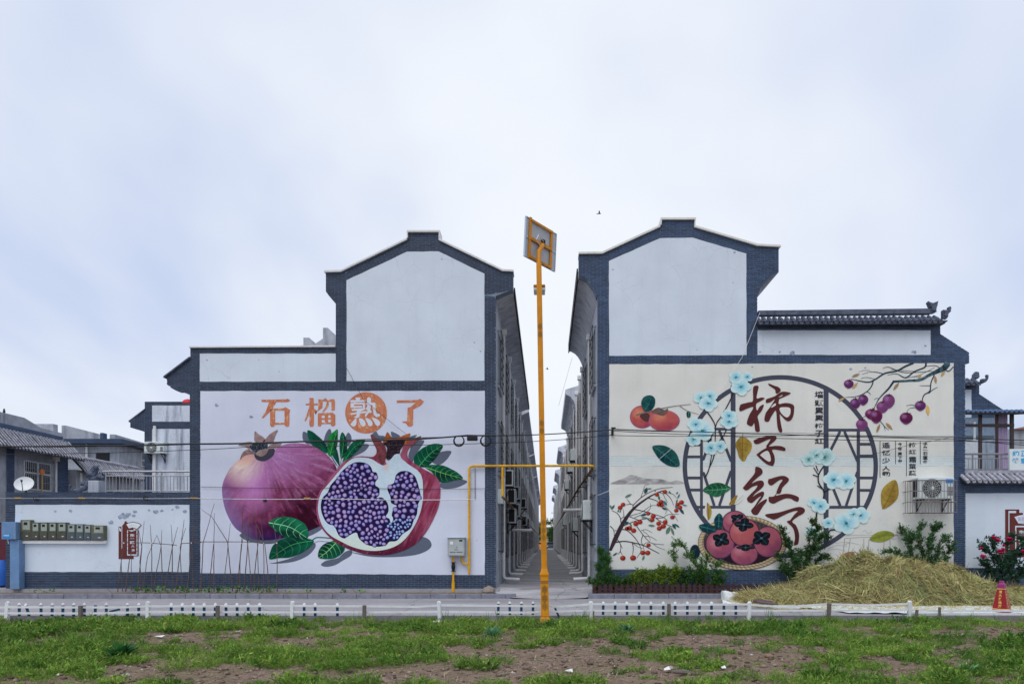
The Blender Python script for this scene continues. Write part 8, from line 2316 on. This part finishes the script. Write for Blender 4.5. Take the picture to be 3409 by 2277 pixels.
stone(2230,2228,.04, S(150,146,146), 'small pale stone at bottom right of centre', 5)
stone(2780,2215,.04, S(140,108,92), 'reddish pebble on the bare soil at right', 6)
stone(1627,1958,.17, S(128,116,110), 'rounded brown boulder at the corner of the left house', 7, flat=.8, zb=.11, Y=18.6)
cup = empty('paper_cup', P(1455,2078, F * 1.6 / (2078 - CY)), 'white paper cup lying on the soil below the open pomegranate', 'cup')
c = P(1455,2078, F * 1.6 / (2078 - CY)); b = MB().lathe([(.028,-.07),(.038,.05),(.035,.05),(.026,-.06)],(c.x, c.y, -.055),14, 'x'); b.build('cup_wall', M_vinyl, cup, smooth=True)
for (px, py, s2, lb_) in ((75,2090,.06, 'white scrap of plastic at lower left near the fence'),(790,2108,.06, 'white torn scrap on soil below the fence'),(2220,2232,.045, 'small white scrap beside a pale stone'),(2410,2236,.035, 'white litter scrap at bottom right'),(535,2125,.06, 'white litter scrap among weeds lower left'),(1895,2236,.06, 'pale crumpled scrap on bare soil at bottom centre')):
    Yg = F * 1.6 / (py - CY); c = P(px, 0, Yg); q = rs.normal(0,.25,(4,3)) * s2; z0 = float(gz(np.array([c.x]), np.array([Yg]))[0]) + .02
    b = MB(); pts = [(c.x - s2 + q[0,0], Yg - .02, z0 + abs(q[0,2])),(c.x + s2 + q[1,0], Yg - .03, z0 + abs(q[1,2])),(c.x + s2 * .7, Yg + .05 + q[2,1], z0 + .02 + abs(q[2,2])),(c.x - s2 * .6, Yg + .06, z0 + .01)]
    b.add(pts + [(x_, y_, z_ - .004) for x_, y_, z_ in pts],[(0,1,2,3),(7,6,5,4),(0,4,5,1),(1,5,6,2),(2,6,7,3),(3,7,4,0)]); setp(b.build('litter_scrap', M_pvc), lb_, 'litter')
lg = MB().tube([P(2240,2243, F * 1.6 / 440) + Vector((0,0,.03)), P(2275,2250, F * 1.6 / 443) + Vector((0,0,.05)), P(2315,2250, F * 1.6 / 443) + Vector((0,0,.03))],[.02,.035,.015],7); setp(lg.build('driftwood', M_wood, smooth=True), 'curved grey chunk of wood at bottom right of centre', 'wood')
# leafy broad weeds, some one could count
def broad(px, py, r, label, seed, ca, cb, n=26):
    Yg = F * 1.6 / (py - CY); c = P(px, 0, Yg); z0 = float(gz(np.array([c.x]), np.array([Yg]))[0]); rr = np.random.default_rng(seed); L = Leaves()
    an = rr.uniform(0,6.28, n); el = rr.uniform(.1,1.1, n); d = np.stack([np.cos(an) * np.cos(el), np.sin(an) * np.cos(el), np.sin(el)],1); L.quads(np.tile([c.x, Yg, z0],(n, 1)) + d * r * rr.uniform(.0,.5,(n, 1)), d, np.tile([0,0,1.],(n, 1)) + rdir(rr, n) * .3, r * rr.uniform(.3,.9, n), r * rr.uniform(.2,.36, n), leafcol(rr, n, ca, cb, .65))
    o = empty('broadleaf_weed', (c.x, Yg, z0), 'x', 'x'); L.build('foliage', o, kind='stuff'); setp(o, label, 'weed', 'broad-leaved weeds on the field')
broad(400,2195,.26, 'large dark broad-leaved weed at lower left', 1, S(30,74,44), S(70,124,60),110)
broad(1640,2118,.2, 'blue-green broad-leaved weed left of the lamp foot', 2, S(62,112,76), S(118,164,130),70)
broad(2085,2105,.2, 'blue-green broad-leaved weed right of the lamp foot', 3, S(62,112,76), S(118,164,130),70)
broad(3220,2245,.17, 'pale green rosette weed at the bottom right', 4, S(78,136,76), S(136,178,116),50)
broad(1320,2055,.12, 'small dark leafy weed at the fence foot', 5, S(40,90,44), S(80,140,60),60)
# bean seedlings along the left wall
hxs = list(range(455,930,34)) + [960,1030,1140,1200,170,120]
for i, px in enumerate(hxs):
    rr = np.random.default_rng(200 + i); Yg = 18.55 + rr.uniform(-.08,.1); c = P(px + rr.uniform(-6,6),0, Yg); n = 26 if px < 930 and px > 400 else 10; L = Leaves(); r = .16 if n > 20 else .1
    d = rdir(rr, n, .5); base = np.tile([c.x, Yg, .13],(n, 1)) + rr.normal(0,.06,(n, 3)) * [1,1,.1]; base[:, 2] = .125 + rr.uniform(0, r, n); L.quads(base, d, np.tile([0,0,1.],(n, 1)) + rdir(rr, n) * .4, rr.uniform(.05,.1, n), rr.uniform(.04,.07, n), leafcol(rr, n, S(40,92,36), S(104,156,60)))
    o = empty('bean_seedling', (c.x, Yg, .125), 'x', 'x'); L.build('foliage', o, kind='stuff'); setp(o, ('%s bean seedling from the left among the bean poles' % ('first second third fourth fifth sixth seventh eighth ninth tenth eleventh twelfth thirteenth fourteenth'.split())[i]) if i < 14 else ('sparse sprout below the open pomegranate, %s', 'sprout below the meter row, %s')[i > 17] % ('leftmost', 'second from left', 'third from left', 'rightmost', 'right one', 'left one')[i - 14], 'seedling', 'seedlings along the left wall')
# tree seen through the far end of the alley
def far_tree(x, y, h, seed, label):
    rr = np.random.default_rng(seed); root = empty('tree', (x, y, 0), label, 'tree', 'trees beyond the alley')
    MB().tube([(x, y, 0),(x + .1, y, h * .3),(x, y, h * .75)],.2,7, r1=.06).build('trunk', M_bark, root)
    L = Leaves(); n = 5000; cc = rr.normal(0,1,(26,3)) * [h * .22, h * .22, h * .2] + [x, y, h * .65]; i = rr.integers(0,26, n); c = cc[i] + rdir(rr, n) * rr.uniform(0, h * .13,(n, 1)); L.quads(c, rdir(rr, n), rdir(rr, n), rr.uniform(.15,.3, n), rr.uniform(.1,.18, n), leafcol(rr, n, S(26,60,30), S(84,126,58),.5)); L.build('crown', root, kind='stuff')
far_tree(-1.6,146,7.2,1, 'green tree at the far left end of the alley'); far_tree(1.3,144,5.5,2, 'smaller green tree beyond the far end of alley')
pl = MB().tube([(1.75,138,0),(1.75,138,8.2)],.13,8, r1=.09); pl.box(1.0,2.5,137.93,138.07,7.4,7.52); setp(pl.build('utility_pole', M_conc), 'pale utility pole at the far end of the alley', 'utility pole')
